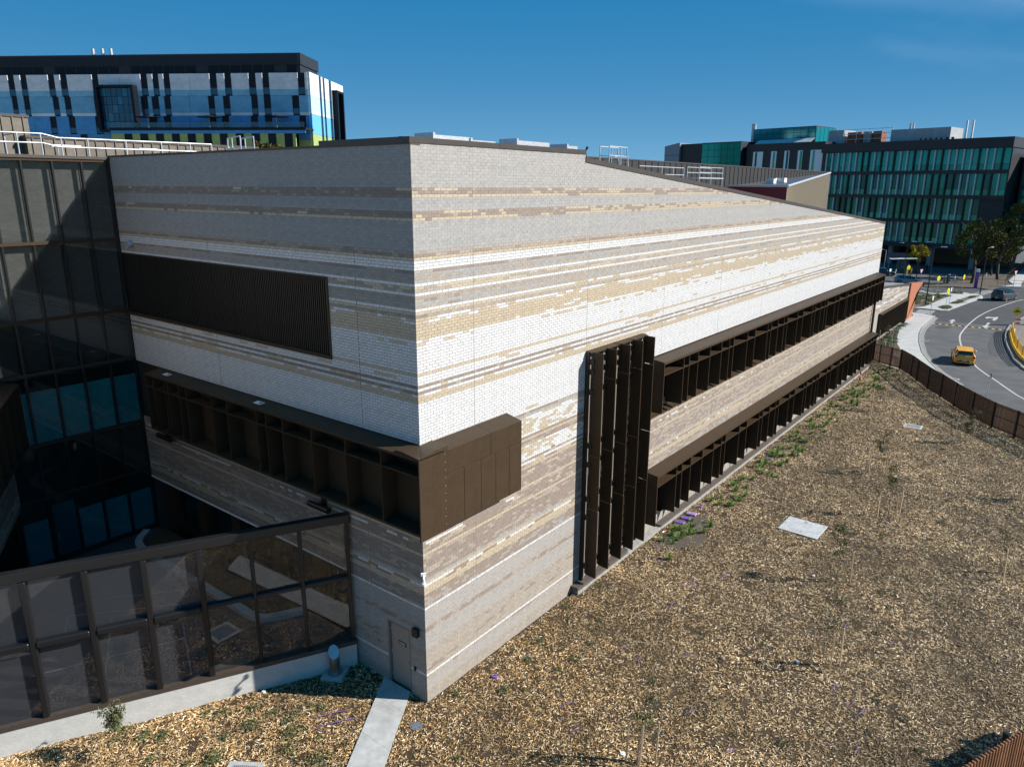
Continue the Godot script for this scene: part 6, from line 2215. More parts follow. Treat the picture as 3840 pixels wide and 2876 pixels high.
func trees() -> void:
	var dk := Color(1, 1, 1)
	gum_tree("big dark gum tree behind the purple totem, nearest the crossing", Vector3(-0.5, 0, -133.6), 11.5, 4.6, 41, 5200, dk, "gum trees by the car park")
	gum_tree("tall gum tree right of the biggest one, by the far path", Vector3(2.4, 0, -143.4), 11.5, 4.4, 42, 4800, dk, "gum trees by the car park")
	gum_tree("gum tree with a leaning trunk at the right edge beside the black fence", Vector3(3.2, 0, -156.7), 14.0, 5.4, 43, 5000, dk, "gum trees by the car park")
	gum_tree("farthest gum tree at the right edge behind the others", Vector3(7.5, 0, -160.0), 17.0, 6.0, 44, 5200, dk, "gum trees by the car park")
	gum_tree("short gum tree filling the gap below the bigger crowns", Vector3(0.9, 0, -150.0), 7.0, 3.0, 45, 3000, dk, "gum trees by the car park")
	gum_tree("small round yellow-green tree in front of the laboratory", Vector3(-11.3, 0, -146.0), 5.6, 2.2, 46, 2600, Color(2.0, 1.75, 1.1))
	gum_tree("small tree crown showing between the roof railing and the hospital", Vector3(-49.0, 10.5, -29.0), 10.0, 3.0, 47, 2600, Color(1.1, 1.0, 1.0))

# ---------------------------------------------------------------- fences
func fences() -> void:
	var line := [Vector2(-0.1, -59.65), Vector2(0.62, -59.25), Vector2(1.7, -58.5), Vector2(2.62, -57.9), Vector2(3.9, -55.74), Vector2(4.6, -54.25), Vector2(5.78, -51.9), Vector2(7.0, -49.9), Vector2(8.24, -47.6), Vector2(9.6, -45.42), Vector2(11.0, -43.45), Vector2(12.4, -42.1), Vector2(14.2, -40.2), Vector2(16.0, -38.2), Vector2(17.6, -35.8)]
	var f := thing("timber_fence", "brown timber paling fence with black posts along the road", "fence")
	var count := 0
	var rest := MB.new()
	var wood := [M["timber"], mat("timber_b", lin(0.21, 0.1, 0.05), 0.65, 0.0, T["wood"], 2.0), mat("timber_c", lin(0.13, 0.06, 0.03), 0.65, 0.0, T["wood"], 2.0)]
	var pk := MB.new()
	pk.span(Vector3(-0.022, 0.06, -0.03), Vector3(0.022, 1.8, 0.03))
	var pm := pk.mesh()
	var rng := RandomNumberGenerator.new()
	rng.seed = 6
	for i in line.size():
		var p: Vector2 = line[i]
		var dirv: Vector2 = (line[mini(i + 1, line.size() - 1)] - line[maxi(i - 1, 0)]).normalized()
		var nrm := Vector2(-dirv.y, dirv.x)
		if nrm.x + nrm.y * -0.3 > 0:
			nrm = -nrm
		var po := MB.new()
		var c := p + nrm * 0.06
		po.box(Vector3(c.x, 0.85, c.y), Vector3(0.1, 1.98, 0.1), Basis(Vector3.UP, -dirv.angle()))
		add(f, "post", po, M["black_metal"])
		if i == line.size() - 1:
			break
		var q: Vector2 = line[i + 1]
		var d := (q - p).normalized()
		var L := (q - p).length()
		for y: float in [0.2, 0.95, 1.68]:
			var ra := MB.new()
			var mid := (p + q) * 0.5 + nrm * 0.03
			ra.box(Vector3(mid.x, y, mid.y), Vector3(L, 0.05, 0.04), Basis(Vector3.UP, -d.angle()))
			add(f, "rail", ra, M["black_metal"])
		var pitch := 0.105
		var n := int(L / pitch)
		for k in n:
			var s := p + d * (k + 0.5) * pitch - nrm * 0.03
			var x := Transform3D(Basis(Vector3.UP, -d.angle()), Vector3(s.x, rng.randf_range(-0.006, 0.006), s.y))
			if count < 300:
				add(f, "picket", pm, wood[rng.randi() % 3], x)
				count += 1
			else:
				rest.box(x * Vector3(0, 0.93, 0), Vector3(0.044, 1.74, 0.06), x.basis)
	if rest.v.size() > 0:
		var o := add(f, "pickets", rest, wood[1])
		o.set_meta("kind", "stuff")
	# near fence at the bottom right corner, seen from outside
	var g := thing("timber_fence", "orange-brown slatted timber fence cutting across the bottom right corner", "fence")
	var a := Vector2(12.6, -2.25)
	var b := Vector2(16.3, -10.8)
	var d2 := (b - a).normalized()
	var n2 := Vector2(d2.y, -d2.x)
	if n2.x > 0:
		n2 = -n2
	var L2 := (b - a).length()
	var warm := [mat("slat_a", lin(0.36, 0.15, 0.055), 0.6, 0.0, T["wood"], 2.0), mat("slat_b", lin(0.42, 0.19, 0.08), 0.6, 0.0, T["wood"], 2.0), mat("slat_c", lin(0.3, 0.125, 0.05), 0.6, 0.0, T["wood"], 2.0)]
	var sl := MB.new()
	sl.bbox(Vector3(0, 0.93, 0), Vector3(0.06, 1.76, 0.09), 0.005)
	var sm := sl.mesh()
	for k in int(L2 / 0.14):
		var s := a + d2 * (k + 0.5) * 0.14
		add(g, "slat", sm, warm[rng.randi() % 3], Transform3D(Basis(Vector3.UP, -d2.angle()), Vector3(s.x, rng.randf_range(-0.004, 0.004), s.y)))
	var k2 := 0.3
	while k2 < L2:
		var s := a + d2 * k2 + n2 * 0.14
		var po := MB.new()
		po.box(Vector3(s.x, 0.87, s.y), Vector3(0.11, 1.96, 0.13), Basis(Vector3.UP, -d2.angle()))
		add(g, "post", po, M["black_metal"])
		k2 += 1.62
	for y: float in [0.35, 1.0, 1.6]:
		var ra := MB.new()
		var mid := (a + b) * 0.5 + n2 * 0.05
		ra.box(Vector3(mid.x, y, mid.y), Vector3(L2, 0.06, 0.05), Basis(Vector3.UP, -d2.angle()))
		add(g, "rail", ra, M["black_metal"])
	# black tubular fence by the far path
	var h := thing("metal_fence", "black tubular metal fence along the far right path", "fence")
	for i in 40:
		var m := MB.new()
		var z := -141.0 - i * 0.8
		var x := 3.9 + i * 0.0135
		m.span(Vector3(x - 0.02, 0, z - 0.02), Vector3(x + 0.02, 1.3, z + 0.02))
		add(h, "upright", m, M["black_metal"])
	for y: float in [0.2, 1.25]:
		var m := MB.new()
		m.tube(Vector3(3.9, y, -141), Vector3(4.43, y, -172.5), 0.03, 0.03, 6)
		add(h, "rail", m, M["black_metal"])
	var h2 := thing("metal_fence", "low black pipe rail in front of the tree verge by the crossing", "fence")
	for i in 5:
		var m := MB.new()
		m.tube(Vector3(3.4 + i * 1.1, -0.1, -131.6 - i * 0.35), Vector3(3.4 + i * 1.1, 1.15, -131.6 - i * 0.35), 0.03, 0.03, 6)
		add(h2, "post", m, M["black_metal"])
	for y: float in [0.6, 1.12]:
		var m := MB.new()
		m.tube(Vector3(3.4, y, -131.6), Vector3(7.8, y, -133.0), 0.025, 0.025, 6)
		add(h2, "rail", m, M["black_metal"])

# ---------------------------------------------------------------- the garden
func tuft_mesh(sd: int, n: int, h: float, spread: float, c0: Color, c1: Color) -> ArrayMesh:
	var rng := RandomNumberGenerator.new()
	rng.seed = sd
	var mb := MB.new()
	mb.colored = true
	for i in n:
		var a := rng.randf() * TAU
		var r := rng.randf_range(0.0, spread * 0.35)
		var b := Vector3(cos(a) * r, 0, sin(a) * r)
		var out := Vector3(cos(a), 0, sin(a))
		var hh := h * rng.randf_range(0.55, 1.1)
		var m := b + out * spread * rng.randf_range(0.15, 0.4) + Vector3.UP * hh * 0.7
		var e := b + out * spread * rng.randf_range(0.5, 1.0) + Vector3.UP * hh * rng.randf_range(0.7, 1.0)
		var s := Vector3(-sin(a), 0, cos(a)) * rng.randf_range(0.006, 0.012)
		mb.col = c0.lerp(c1, rng.randf())
		mb.quad(b - s, b + s, m + s, m - s)
		mb.tri(m - s, m + s, e)
	return mb.mesh()

func shrub_mesh(sd: int, n: int, r: float, leaf: float, c0: Color, c1: Color) -> ArrayMesh:
	var rng := RandomNumberGenerator.new()
	rng.seed = sd
	var mb := MB.new()
	mb.colored = true
	for i in n:
		var p := Vector3(rng.randfn() * 0.5, 0, rng.randfn() * 0.5) * r
		p.y = rng.randf() * r * 0.55 * exp(-p.length_squared() / (r * r))
		var bs := Basis(Vector3(rng.randfn(), rng.randfn(), rng.randfn()).normalized(), rng.randf() * TAU)
		var s := leaf * rng.randf_range(0.6, 1.4)
		mb.col = c0.lerp(c1, rng.randf())
		mb.quad(p - bs.x * s, p - bs.y * s * 0.3, p + bs.x * s, p + bs.y * s * 0.3)
	return mb.mesh()

func sapling(label: String, at: Vector3, stakes: Array, h: float, lean: Vector2, sd: int, leaves: int) -> void:
	var t := thing("staked_sapling", label, "sapling", at, 0.0, "staked saplings in the mulch garden")
	var rng := RandomNumberGenerator.new()
	rng.seed = sd
	var pts := [Vector3(0, -0.05, 0)]
	for i in 6:
		var f := (i + 1) / 6.0
		pts.append(Vector3(lean.x * f * f + rng.randf_range(-0.02, 0.02), h * f, lean.y * f * f + rng.randf_range(-0.02, 0.02)))
	var tr := MB.new()
	tr.path(pts, 0.016, 0.006, 6)
	add(t, "trunk", tr, mat("sapling_bark", lin(0.2, 0.15, 0.11), 0.85))
	var cr := MB.new()
	cr.colored = true
	for k in 9:
		var f := rng.randf_range(0.45, 1.0)
		var b: Vector3 = pts[clampi(int(f * 6), 0, 6)]
		var a := rng.randf() * TAU
		var e := b + Vector3(cos(a) * 0.3, rng.randf_range(0.0, 0.3), sin(a) * 0.3) * rng.randf_range(0.6, 1.3)
		cr.col = Color(0.1, 0.075, 0.05)
		cr.tube(b, e, 0.005, 0.002, 4, false)
		for i in leaves / 4:
			var p := b.lerp(e, rng.randf_range(0.2, 1.1)) + Vector3(rng.randfn(), rng.randfn(), rng.randfn()) * 0.07
			var d := Vector3(rng.randfn() * 0.6, -0.8 + rng.randfn() * 0.5, rng.randfn() * 0.6).normalized() * rng.randf_range(0.08, 0.14)
			var w := d.cross(Vector3(rng.randfn(), rng.randfn(), rng.randfn())).normalized() * 0.018
			var k2 := rng.randf_range(0.8, 1.3)
			cr.col = Color(0.075, 0.095, 0.035).lerp(Color(0.12, 0.115, 0.06), rng.randf()) * k2
			cr.col.a = 1.0
			cr.quad(p, p + d * 0.5 + w, p + d, p + d * 0.5 - w)
	var fm := vmat("sapling_leaf", 0.7)
	fm.metallic_specular = 0.2
	add(t, "foliage", cr, fm)
	for i in stakes.size():
		var s: Array = stakes[i]
		var b := Vector3(s[0] - at.x, -0.05, s[1] - at.z)
		var top := b + Vector3(rng.randf_range(-0.05, 0.05), 1.5 + rng.randf_range(-0.05, 0.06), rng.randf_range(-0.05, 0.05))
		var st := MB.new()
		var ax := (top - b).normalized()
		var bs := Basis(ax.cross(Vector3.BACK).normalized(), ax, Vector3.BACK)
		st.bbox((b + top) * 0.5, Vector3(0.046, (top - b).length(), 0.046), 0.004, bs.orthonormalized() * Basis(Vector3.UP, rng.randf()))
		add(t, "stake", st, M["stake"])
		var ti := MB.new()
		var y := 0.95 + 0.06 * i
		var ta := b.lerp(top, y / 1.5)
		var tb := Vector3(lean.x * 0.3, y - 0.04, lean.y * 0.3)
		var sd2 := (tb - ta).cross(Vector3.UP).normalized() * 0.004
		ti.sweep([Vector2(-0.02, -1), Vector2(0.02, -1), Vector2(0.02, 1), Vector2(-0.02, 1)], ta, Vector3.UP, sd2, tb - ta)
		add(t, "tie", ti, mat("hessian", lin(0.42, 0.30, 0.17), 0.9))

func garden() -> void:
	var rng := RandomNumberGenerator.new()
	rng.seed = 99
	# concrete path from the side door
	var d := Vector2(0.532, 0.847)
	var cuts := [0.0, 0.95, 2.55, 4.2, 6.0, 8.4]
	for i in 5:
		var mb := MB.new()
		var q := []
		for s: float in [cuts[i], cuts[i + 1] - 0.008]:
			for k in 2:
				var o := Vector2(-1.98, 0.015) if k == 0 else Vector2(-0.75, 0.015)
				var p := o + d * s
				if s == 0.0:
					p = o
				q.append(p)
		mb.prism(PackedVector2Array([q[0], q[1], q[3], q[2]]), -0.08, 0.055)
		structure("door_path", mb, M["concrete_path"])
	# steel vent pipe cut at a slant, on its pad
	var vp := thing("steel_vent_pipe", "slant-cut stainless vent pipe on a concrete pad beside the glass screen", "vent pipe", Vector3(-3.38, 0.0, 0.93), 0.5)
	var pad := MB.new()
	pad.bbox(Vector3(0, 0.03, 0), Vector3(0.72, 0.16, 0.72), 0.01)
	add(vp, "pad", pad, M["concrete_path"])
	var steel := mat("stainless", lin(0.42, 0.40, 0.37), 0.28, 0.9)
	var pipe := MB.new()
	var mouth := MB.new()
	var n := 28
	for i in n:
		var a0 := TAU * i / n
		var a1 := TAU * (i + 1) / n
		var r0 := 0.17 + 0.006 * (i % 2)
		var r1 := 0.17 + 0.006 * ((i + 1) % 2)
		var p0 := Vector3(cos(a0) * r0, 0.11, sin(a0) * r0)
		var p1 := Vector3(cos(a1) * r1, 0.11, sin(a1) * r1)
		var t0 := Vector3(p0.x, 0.88 - p0.z * 0.8 - p0.x * 0.5, p0.z)
		var t1 := Vector3(p1.x, 0.88 - p1.z * 0.8 - p1.x * 0.5, p1.z)
		pipe.quad(p1, p0, t0, t1)
		mouth.tri(Vector3(0, 0.875, 0), t1, t0)
	add(vp, "pipe", pipe, steel)
	add(vp, "mouth_cover", mouth, M["galv"])
	var fl := MB.new()
	fl.tube(Vector3(0, 0.11, 0), Vector3(0, 0.14, 0), 0.25, 0.24, 20)
	add(vp, "flange", fl, steel)
	# pits and lids
	grate("garden_pit_grate", Vector3(-1.95, 0.05, 5.35), Vector2(1.0, 1.0), 0.62, "square concrete pit with a steel grate at the bottom edge left of the path", "drain pit")
	grate("garden_pit_grate", Vector3(6.72, 0.03, -40.4), Vector2(1.12, 0.9), 0.0, "steel pit grate flush in the mulch near the timber fence", "drain pit")
	var slab := thing("pit_cover_slab", "large pale two-piece concrete pit cover half buried in the mulch", "pit cover", Vector3(5.55, 0.035, -19.9), -0.02)
	for k in 2:
		var mb := MB.new()
		mb.bbox(Vector3(-0.455 + k * 0.91, 0, 0), Vector3(0.9, 0.06, 1.68), 0.008)
		add(slab, "cover_half", mb, mat("slab_pale", lin(0.50, 0.52, 0.53), 0.8, 0.0, T["soft"], 0.5))
	for e: Array in [[-0.9, 0.0], [0.1, 0.5], [0.9, -0.6]]:
		var mb := MB.new()
		mb.span(Vector3(e[0] * 0.9 - 0.05, 0.028, e[1] - 0.015), Vector3(e[0] * 0.9 + 0.05, 0.034, e[1] + 0.015))
		add(slab, "lifting_slot", mb, M["black_metal"])
	var rl := thing("round_lid", "round grey access lid in the mulch right of the path", "access lid", Vector3(0.48, 0.03, 0.98))
	var rm := MB.new()
	rm.tube(Vector3(0, -0.05, 0), Vector3(0, 0.02, 0), 0.19, 0.19, 28)
	add(rl, "lid", rm, mat("lid_grey", lin(0.21, 0.225, 0.235), 0.6, 0.0, T["fine"], 3.0))
	for i in 6:
		var b := MB.new()
		b.tube(Vector3(cos(i) * 0.14, 0.02, sin(i) * 0.14), Vector3(cos(i) * 0.14, 0.026, sin(i) * 0.14), 0.014, 0.014, 8)
		add(rl, "bolt", b, M["dark_frame"])
	for e: Array in [[Vector3(-4.48, 0.03, 2.92), "white plastic pipe cap in the mulch by the concrete screen base", 0.06], [Vector3(8.6, 0.03, -9.3), "white plastic cap lying near the staked sapling at the lower right", 0.05], [Vector3(5.95, 0.03, -1.9), "white plastic cap beside the sapling at the bottom edge", 0.07], [Vector3(7.3, 0.03, -15.6), "white plastic cap left of the sapling below the pit cover", 0.05]]:
		var c := thing("pipe_cap", e[1], "pipe cap", e[0])
		var mb := MB.new()
		mb.tube(Vector3(0, -0.05, 0), Vector3(0, 0.035, 0), e[2], e[2], 16)
		add(c, "cap", mb, M["white_paint"])
		var kn := MB.new()
		kn.tube(Vector3(0, 0.035, 0), Vector3(0, 0.05, 0), e[2] * 0.5, e[2] * 0.35, 12)
		add(c, "knob", kn, M["white_paint"])
	# purple valve boxes
	for e: Array in [[0.71, -18.0, 0.5, "pale purple valve box lid farthest along the bare soil"], [0.71, -17.35, 0.45, "dark purple valve box lid between the other two by the hood"], [0.66, -16.75, 0.5, "dark purple valve box lid nearest the orange pipe"], [0.7, -19.05, 0.2, "small round purple lid beyond the three valve boxes"], [1.11, -28.05, 0.4, "dark valve box lid lying among the green tufts"], [0.89, -2.26, 0.17, "small round purple cap in the mulch near the building corner"]]:
		var v := thing("valve_box", e[3], "valve box", Vector3(e[0], 0.03, e[1]), 0.15, "purple irrigation covers")
		var mb := MB.new()
		if e[2] < 0.3:
			mb.tube(Vector3(0, -0.05, 0), Vector3(0, 0.05, 0), e[2] * 0.6, e[2] * 0.55, 16)
		else:
			mb.bbox(Vector3(0, 0.01, 0), Vector3(e[2], 0.1, 0.34), 0.03)
		var pm: Material = M["purple"]
		if e[3].begins_with("pale"):
			pm = mat("purple_pale", lin(0.3, 0.2, 0.38), 0.6)
		elif e[3].begins_with("dark valve"):
			pm = mat("valve_grey", lin(0.1, 0.1, 0.15), 0.6)
		add(v, "lid", mb, pm)
		var hn := MB.new()
		hn.span(Vector3(-0.03, 0.05, -0.01), Vector3(0.03, 0.064, 0.01))
		add(v, "handle_slot", hn, M["dark_frame"])
	var op := thing("orange_pipe", "short orange pipe lying in the bare soil under the lower hood", "pipe", Vector3(0.62, 0.05, -15.7))
	var om := MB.new()
	om.tube(Vector3(-0.1, 0, 0.35), Vector3(0.1, 0.03, -0.35), 0.03, 0.03, 8)
	add(op, "pipe", om, mat("orange_pipe", lin(0.62, 0.13, 0.05), 0.5))
	var oc := MB.new()
	oc.tube(Vector3(-0.13, 0.0, 0.45), Vector3(-0.1, 0, 0.34), 0.036, 0.036, 8)
	add(op, "collar", oc, M["white_paint"])
	var soil := MB.new()
	var blob := PackedVector2Array()
	for i in 60:
		var a := TAU * i / 60.0
		var r := 1.0 + 0.16 * sin(a * 3.0 + 1.0) + 0.1 * sin(a * 7.0) + rng.randf_range(-0.09, 0.09)
		blob.append(Vector2(1.35 + cos(a) * 0.85 * r, -15.9 + sin(a) * 2.2 * r))
	soil.prism(blob, 0.0, 0.02, false)
	structure("bare_soil", soil, mat("soil", lin(0.115, 0.09, 0.07), 0.95, 0.0, T["fine"], 1.5))
	# loose purple dripline pieces
	var dl := [[3.26, -11.42, 0.5], [3.52, -11.81, 0.8], [3.87, -11.56, 0.35], [4.34, -13.19, 0.4], [3.59, -9.83, 0.5], [3.42, -6.25, 0.4], [3.52, -2.66, 0.55], [6.7, -4.7, 0.4], [5.48, -7.36, 0.4], [4.33, -1.84, 0.35], [4.22, -6.04, 0.3], [1.09, -9.54, 0.3], [5.61, -4.47, 0.3], [9.9, -8.7, 0.45], [10.9, -8.0, 0.7], [10.6, -8.2, 0.3], [11.2, -6.2, 0.35], [8.3, -3.9, 0.4], [7.7, -0.9, 0.4], [9.3, -12.6, 0.3], [10.9, -12.4, 0.3], [1.6, -17.0, 0.7], [1.9, -17.6, 0.5], [1.7, -12.9, 0.6]]
	for i in dl.size():
		var e: Array = dl[i]
		var t := thing("dripline_piece", "short piece of purple irrigation dripline lying loose in the mulch", "dripline", Vector3(e[0], 0.05, e[1]), rng.randf_range(-0.5, 0.4), "loose purple dripline pieces")
		var mb := MB.new()
		var l: float = e[2]
		mb.path([Vector3(-0.1 * l, -0.01, 0.5 * l), Vector3(0.02, 0.02, 0.1 * l), Vector3(0.06 * l, 0.02, -0.2 * l), Vector3(0.25 * l, -0.01, -0.5 * l)], 0.011, 0.011, 6)
		add(t, "pipe", mb, M["purple"])
	for e: Array in [[-1.95, 2.25, "left one of two parallel purple driplines beside the concrete path"], [-1.5, 2.35, "right one of two parallel purple driplines beside the concrete path"]]:
		var t := thing("dripline", e[2], "dripline", Vector3(e[0], 0.05, e[1]), -0.55, "driplines by the path")
		var mb := MB.new()
		mb.path([Vector3(0, -0.02, -0.6), Vector3(0, 0.02, -0.2), Vector3(0.01, 0.02, 0.3), Vector3(0, -0.02, 0.7)], 0.012, 0.012, 6)
		add(t, "pipe", mb, M["purple"])
	# delineator post
	var dp := thing("delineator_post", "red and white striped flexible post at the far end of the facade", "bollard", Vector3(0.76, 0, -51.4))
	for k in 5:
		var mb := MB.new()
		mb.tube(Vector3(0, k * 0.17, 0), Vector3(0, k * 0.17 + 0.168, 0), 0.075 - 0.006 * k, 0.07 - 0.006 * k, 12)
		add(dp, "band", mb, M["white_paint"] if k == 2 else mat("post_red", lin(0.55, 0.03, 0.02), 0.5))
	var db := MB.new()
	db.tube(Vector3(0, -0.05, 0), Vector3(0, 0.03, 0), 0.17, 0.15, 14)
	add(dp, "base", db, M["rubber"])
	# saplings
	sapling("staked sapling at the bottom edge with three stakes close together", Vector3(6.47, 0, -1.82), [[6.13, -1.76], [6.58, -1.7], [6.84, -2.16]], 3.2, Vector2(0.2, -0.25), 1, 150)
	sapling("bare staked sapling in the open mulch at lower right", Vector3(9.3, 0, -9.6), [[8.98, -9.46], [9.6, -9.41], [9.77, -10.03]], 3.0, Vector2(0.12, -0.2), 2, 60)
	sapling("staked sapling just below the large pit cover", Vector3(8.2, 0, -15.6), [[7.7, -15.59], [8.51, -15.42], [8.64, -16.01]], 2.7, Vector2(-0.2, -0.4), 3, 260)
	sapling("staked sapling at the right side with two dark shadows", Vector3(13.37, 0, -20.7), [[12.81, -20.95], [13.62, -20.11], [13.82, -21.0]], 2.2, Vector2(0.1, 0.1), 4, 50)
	sapling("staked sapling above and right of the large pit cover", Vector3(8.54, 0, -23.7), [[8.08, -23.52], [8.88, -23.54], [8.91, -24.3]], 2.9, Vector2(-0.3, -0.3), 5, 220)
	sapling("staked sapling in the middle of the garden with tall stakes", Vector3(6.75, 0, -29.65), [[6.34, -29.54], [7.22, -29.58], [7.0, -30.1]], 2.8, Vector2(0.2, 0.1), 6, 200)
	sapling("farthest staked sapling near the striped post", Vector3(4.1, 0, -42.7), [[3.68, -42.24], [4.52, -42.86], [4.31, -43.1]], 3.4, Vector2(-0.3, -0.2), 7, 200)
	sapling("leafy staked sapling standing against the timber fence", Vector3(9.96, 0, -38.75), [[9.43, -38.66], [10.35, -38.81], [10.2, -39.2]], 2.6, Vector2(0.35, 0.1), 8, 420)
	sapling("staked sapling cut by the right edge of the picture", Vector3(13.95, 0, -30.5), [[13.56, -30.38], [14.2, -30.2], [14.3, -30.9]], 2.4, Vector2(0.1, 0.1), 9, 160)
	sapling("thin leafy sapling by the concrete base at the bottom left", Vector3(-4.95, 0, 7.05), [], 1.9, Vector2(-0.25, 0.1), 10, 420)
	# green tufts along the facade
	var g0 := Color(0.08, 0.15, 0.022)
	var g1 := Color(0.16, 0.26, 0.05)
	var tm := [tuft_mesh(1, 46, 0.34, 0.26, g0, g1), tuft_mesh(2, 40, 0.28, 0.24, g0, g1), tuft_mesh(3, 52, 0.38, 0.3, g0, g1)]
	var pts := [[2.01, -16.45], [1.86, -17.61], [1.21, -16.38], [1.08, -17.23], [1.57, -21.43], [2.0, -21.77], [1.47, -24.36], [1.36, -19.88], [1.85, -20.14], [1.22, -27.02], [1.93, -25.7], [1.68, -29.02], [2.0, -29.65], [0.9, -32.41], [1.1, -33.22], [2.08, -31.08], [1.99, -32.43], [1.35, -36.16], [1.03, -38.9], [1.96, -36.41], [1.81, -39.53], [1.24, -44.11], [1.43, -41.93], [1.41, -47.06], [2.26, -46.15], [1.69, -51.02], [1.88, -52.63], [1.78, -56.43]]
	for i in 125:
		var z := rng.randf_range(-20.0, -57.5)
		pts.append([rng.randf_range(0.75, 2.45) + clampf((-z - 40) * 0.03, 0, 0.8), z])
	for i in 16:
		pts.append([rng.randf_range(0.6, 2.2), rng.randf_range(-13.0, -17.5)])
	var gm := vmat("tuft_leaf", 0.6)
	gm.backlight_enabled = true
	gm.backlight = Color(0.06, 0.09, 0.02)
	for p: Array in pts:
		var t := thing("green_tuft", "small bright green grass tuft planted along the foot of the sunlit facade", "grass tuft", Vector3(p[0], 0.0, p[1]), rng.randf() * TAU, "green tufts along the facade")
		add(t, "blades", tm[rng.randi() % 3], gm, Transform3D(Basis.from_scale(Vector3.ONE * rng.randf_range(0.65, 1.15)), Vector3.ZERO))
	# low dark ground-cover plants in the mulch
	var s0 := Color(0.05, 0.075, 0.022)
	var s1 := Color(0.11, 0.14, 0.05)
	var sm := [shrub_mesh(1, 150, 0.3, 0.05, s0, s1), shrub_mesh(2, 110, 0.24, 0.05, s0, s1), shrub_mesh(3, 180, 0.36, 0.05, s0, s1)]
	var near := [[1.93, -11.29], [0.64, -9.36], [0.44, -7.26], [2.04, -6.48], [0.97, -6.66], [1.64, -8.45], [0.97, -4.73], [0.47, -3.8], [1.18, -3.65], [1.85, -4.88], [2.4, -5.25], [2.45, -4.65], [2.34, -3.82], [2.11, -3.05], [2.08, -2.34], [1.58, -1.95], [0.38, -0.84], [2.3, 1.16], [1.94, -7.28], [2.4, -5.72]]
	var left := [[-4.99, 4.61], [-4.65, 4.23], [-4.1, 3.62], [-3.42, 3.32], [-2.79, 2.94], [-2.74, 2.37], [-2.37, 2.26], [-2.79, 3.28], [-3.5, 4.11], [-2.23, 3.49], [-1.43, 3.07], [-3.64, 4.81], [-5.12, 5.93], [-1.73, 3.92], [-3.15, 5.39], [-0.76, 3.66], [-6.07, 6.94], [-5.51, 6.28], [-3.49, 6.0], [-4.46, 6.62], [-3.06, 5.56]]
	var lm := vmat("cover_leaf", 0.65)
	for p: Array in near:
		var t := thing("ground_cover_plant", "low green ground cover plant in the mulch beside the sunlit wall", "ground cover plant", Vector3(p[0], 0.0, p[1]), rng.randf() * TAU, "ground cover by the sunlit wall")
		add(t, "foliage", sm[rng.randi() % 3], lm, Transform3D(Basis.from_scale(Vector3.ONE * rng.randf_range(0.45, 0.8)), Vector3.ZERO))
	for p: Array in left:
		var t := thing("ground_cover_plant", "low dark green ground cover plant in the mulch between screen and path", "ground cover plant", Vector3(p[0], 0.0, p[1]), rng.randf() * TAU, "ground cover by the glass screen")
		add(t, "foliage", sm[rng.randi() % 3], lm, Transform3D(Basis.from_scale(Vector3.ONE * rng.randf_range(0.6, 1.0)), Vector3.ZERO))
	for i in 90:
		var x := rng.randf_range(3.5, 15.5)
		var z := rng.randf_range(-38.0, 2.0)
		if not Geometry2D.is_point_in_polygon(Vector2(x, z), bed_outline):
			continue
		var t := thing("young_plant", "tiny dark seedling scattered in the open mulch", "seedling", Vector3(x, 0.0, z), rng.randf() * TAU, "seedlings in the open mulch")
		add(t, "foliage", sm[rng.randi() % 3], mat("seedling_leaf", Color(0.9, 0.85, 0.8), 0.7), Transform3D(Basis.from_scale(Vector3.ONE * rng.randf_range(0.3, 0.55)), Vector3.ZERO))
	(M["seedling_leaf"] as StandardMaterial3D).vertex_color_use_as_albedo = true
	# planting strip beside the footpath and on the traffic island
	var strip := MB.new()
	strip.prism(V2([-1.85, -57.2, 0.7, -59.4, 0.75, -64.4, 0.75, -67.7, 0.1, -69.8, -0.82, -74.6, -1.6, -80.2, -1.85, -84.5]), 0.0, 0.035, false)
	structure("planting_strip", strip, mat("strip_soil", lin(0.17, 0.125, 0.075), 0.95, 0.0, T["chip"], 1.0))
	var pc := [shrub_mesh(11, 170, 0.4, 0.06, Color(0.05, 0.1, 0.025), Color(0.12, 0.2, 0.06)), shrub_mesh(12, 170, 0.4, 0.06, Color(0.12, 0.16, 0.14), Color(0.2, 0.25, 0.24))]
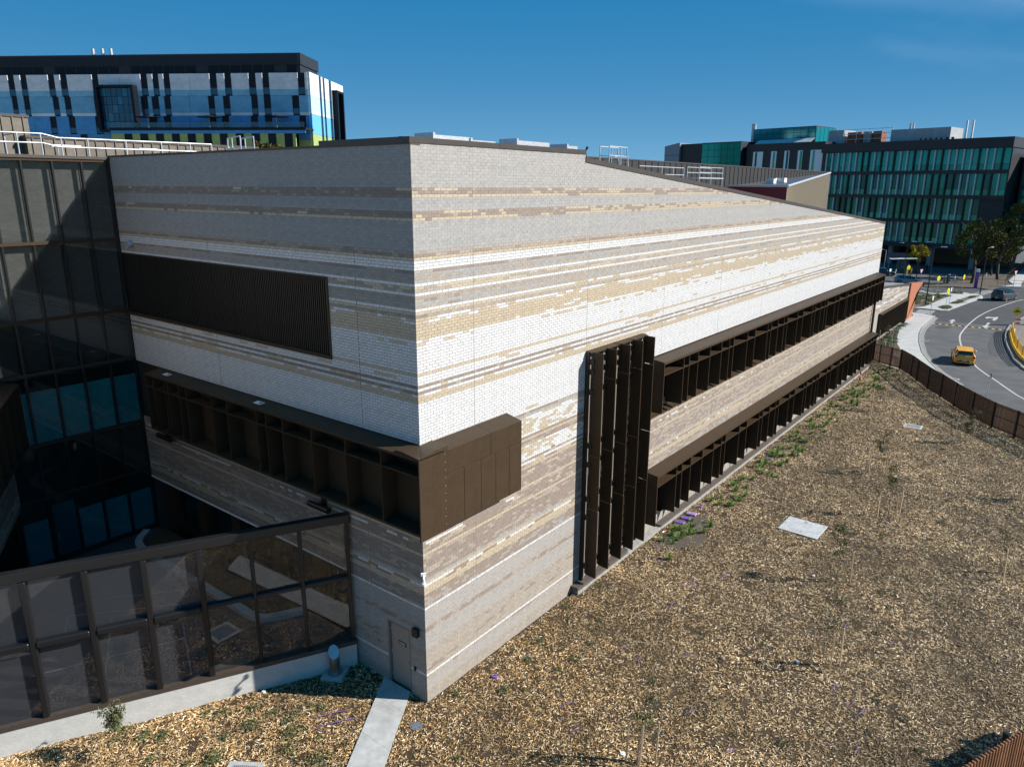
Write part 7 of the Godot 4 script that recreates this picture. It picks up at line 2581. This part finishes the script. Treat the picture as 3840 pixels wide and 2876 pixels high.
	for i in 46:
		var z := rng.randf_range(-60.0, -83.0)
		var hi := 0.6 if z > -67.0 else lerpf(0.6, -1.6, (-z - 67.0) / 13.5)
		var k := i % 2
		var t := thing("strip_plant", "leafy green plant in the strip between low building and footpath" if k == 0 else "silvery blue plant in the strip between low building and footpath", "plant", Vector3(rng.randf_range(-1.5, hi - 0.2), 0.03, z), rng.randf() * TAU, "green strip plants" if k == 0 else "silvery strip plants")
		add(t, "foliage", pc[k], lm, Transform3D(Basis.from_scale(Vector3.ONE * rng.randf_range(0.7, 1.3)), Vector3.ZERO))
	sapling("bushy staked sapling in the strip by the dark fins of the low building", Vector3(-0.9, 0, -69.0), [[-1.4, -68.6], [-0.4, -69.6]], 2.2, Vector2(0.1, 0.0), 15, 400)
	sapling("second staked sapling in the strip just behind the timber fence", Vector3(-0.2, 0, -63.0), [[-0.6, -62.7], [0.2, -63.3]], 1.8, Vector2(0.1, 0.0), 16, 200)
	var gr := [shrub_mesh(21, 160, 0.5, 0.07, Color(0.1, 0.11, 0.03), Color(0.2, 0.19, 0.07)), shrub_mesh(22, 140, 0.45, 0.07, Color(0.06, 0.1, 0.025), Color(0.14, 0.17, 0.05))]
	var beds := [V2([-9, -98.6, -3.1, -98.4, -2.3, -99.8, -1.95, -104.6, -1.6, -109.9, -0.95, -114.2, -2.3, -114.9, -4.7, -112.3, -8, -108.8, -9, -107]), V2([0.15, -105.1, 1.0, -105.5, 1.65, -111.7, 2.4, -116.2, 1.37, -115.5, 0.8, -111.5]), V2([-0.3, -100.3, -0.05, -102.7, 0.8, -102, 0.65, -99.3, 0.11, -99]), V2([-1.5, -117.3, -0.99, -119.1, 0.0, -119.3, 0.1, -117.3])]
	for i in 230:
		var bi := 0 if i < 150 else (1 if i < 200 else (2 if i < 218 else 3))
		var bx := Rect2(beds[bi][0], Vector2.ZERO)
		for q: Vector2 in beds[bi]:
			bx = bx.expand(q)
		var p := bx.position + Vector2(rng.randf(), rng.randf()) * bx.size
		if not Geometry2D.is_point_in_polygon(p, beds[bi]):
			continue
		var t := thing("island_plant", "low yellow-green plant in the traffic island bed", "plant", Vector3(p.x, 0.04, p.y), rng.randf() * TAU, "plants on the traffic island")
		add(t, "foliage", gr[i % 2], lm, Transform3D(Basis.from_scale(Vector3.ONE * rng.randf_range(0.6, 1.2)), Vector3.ZERO))
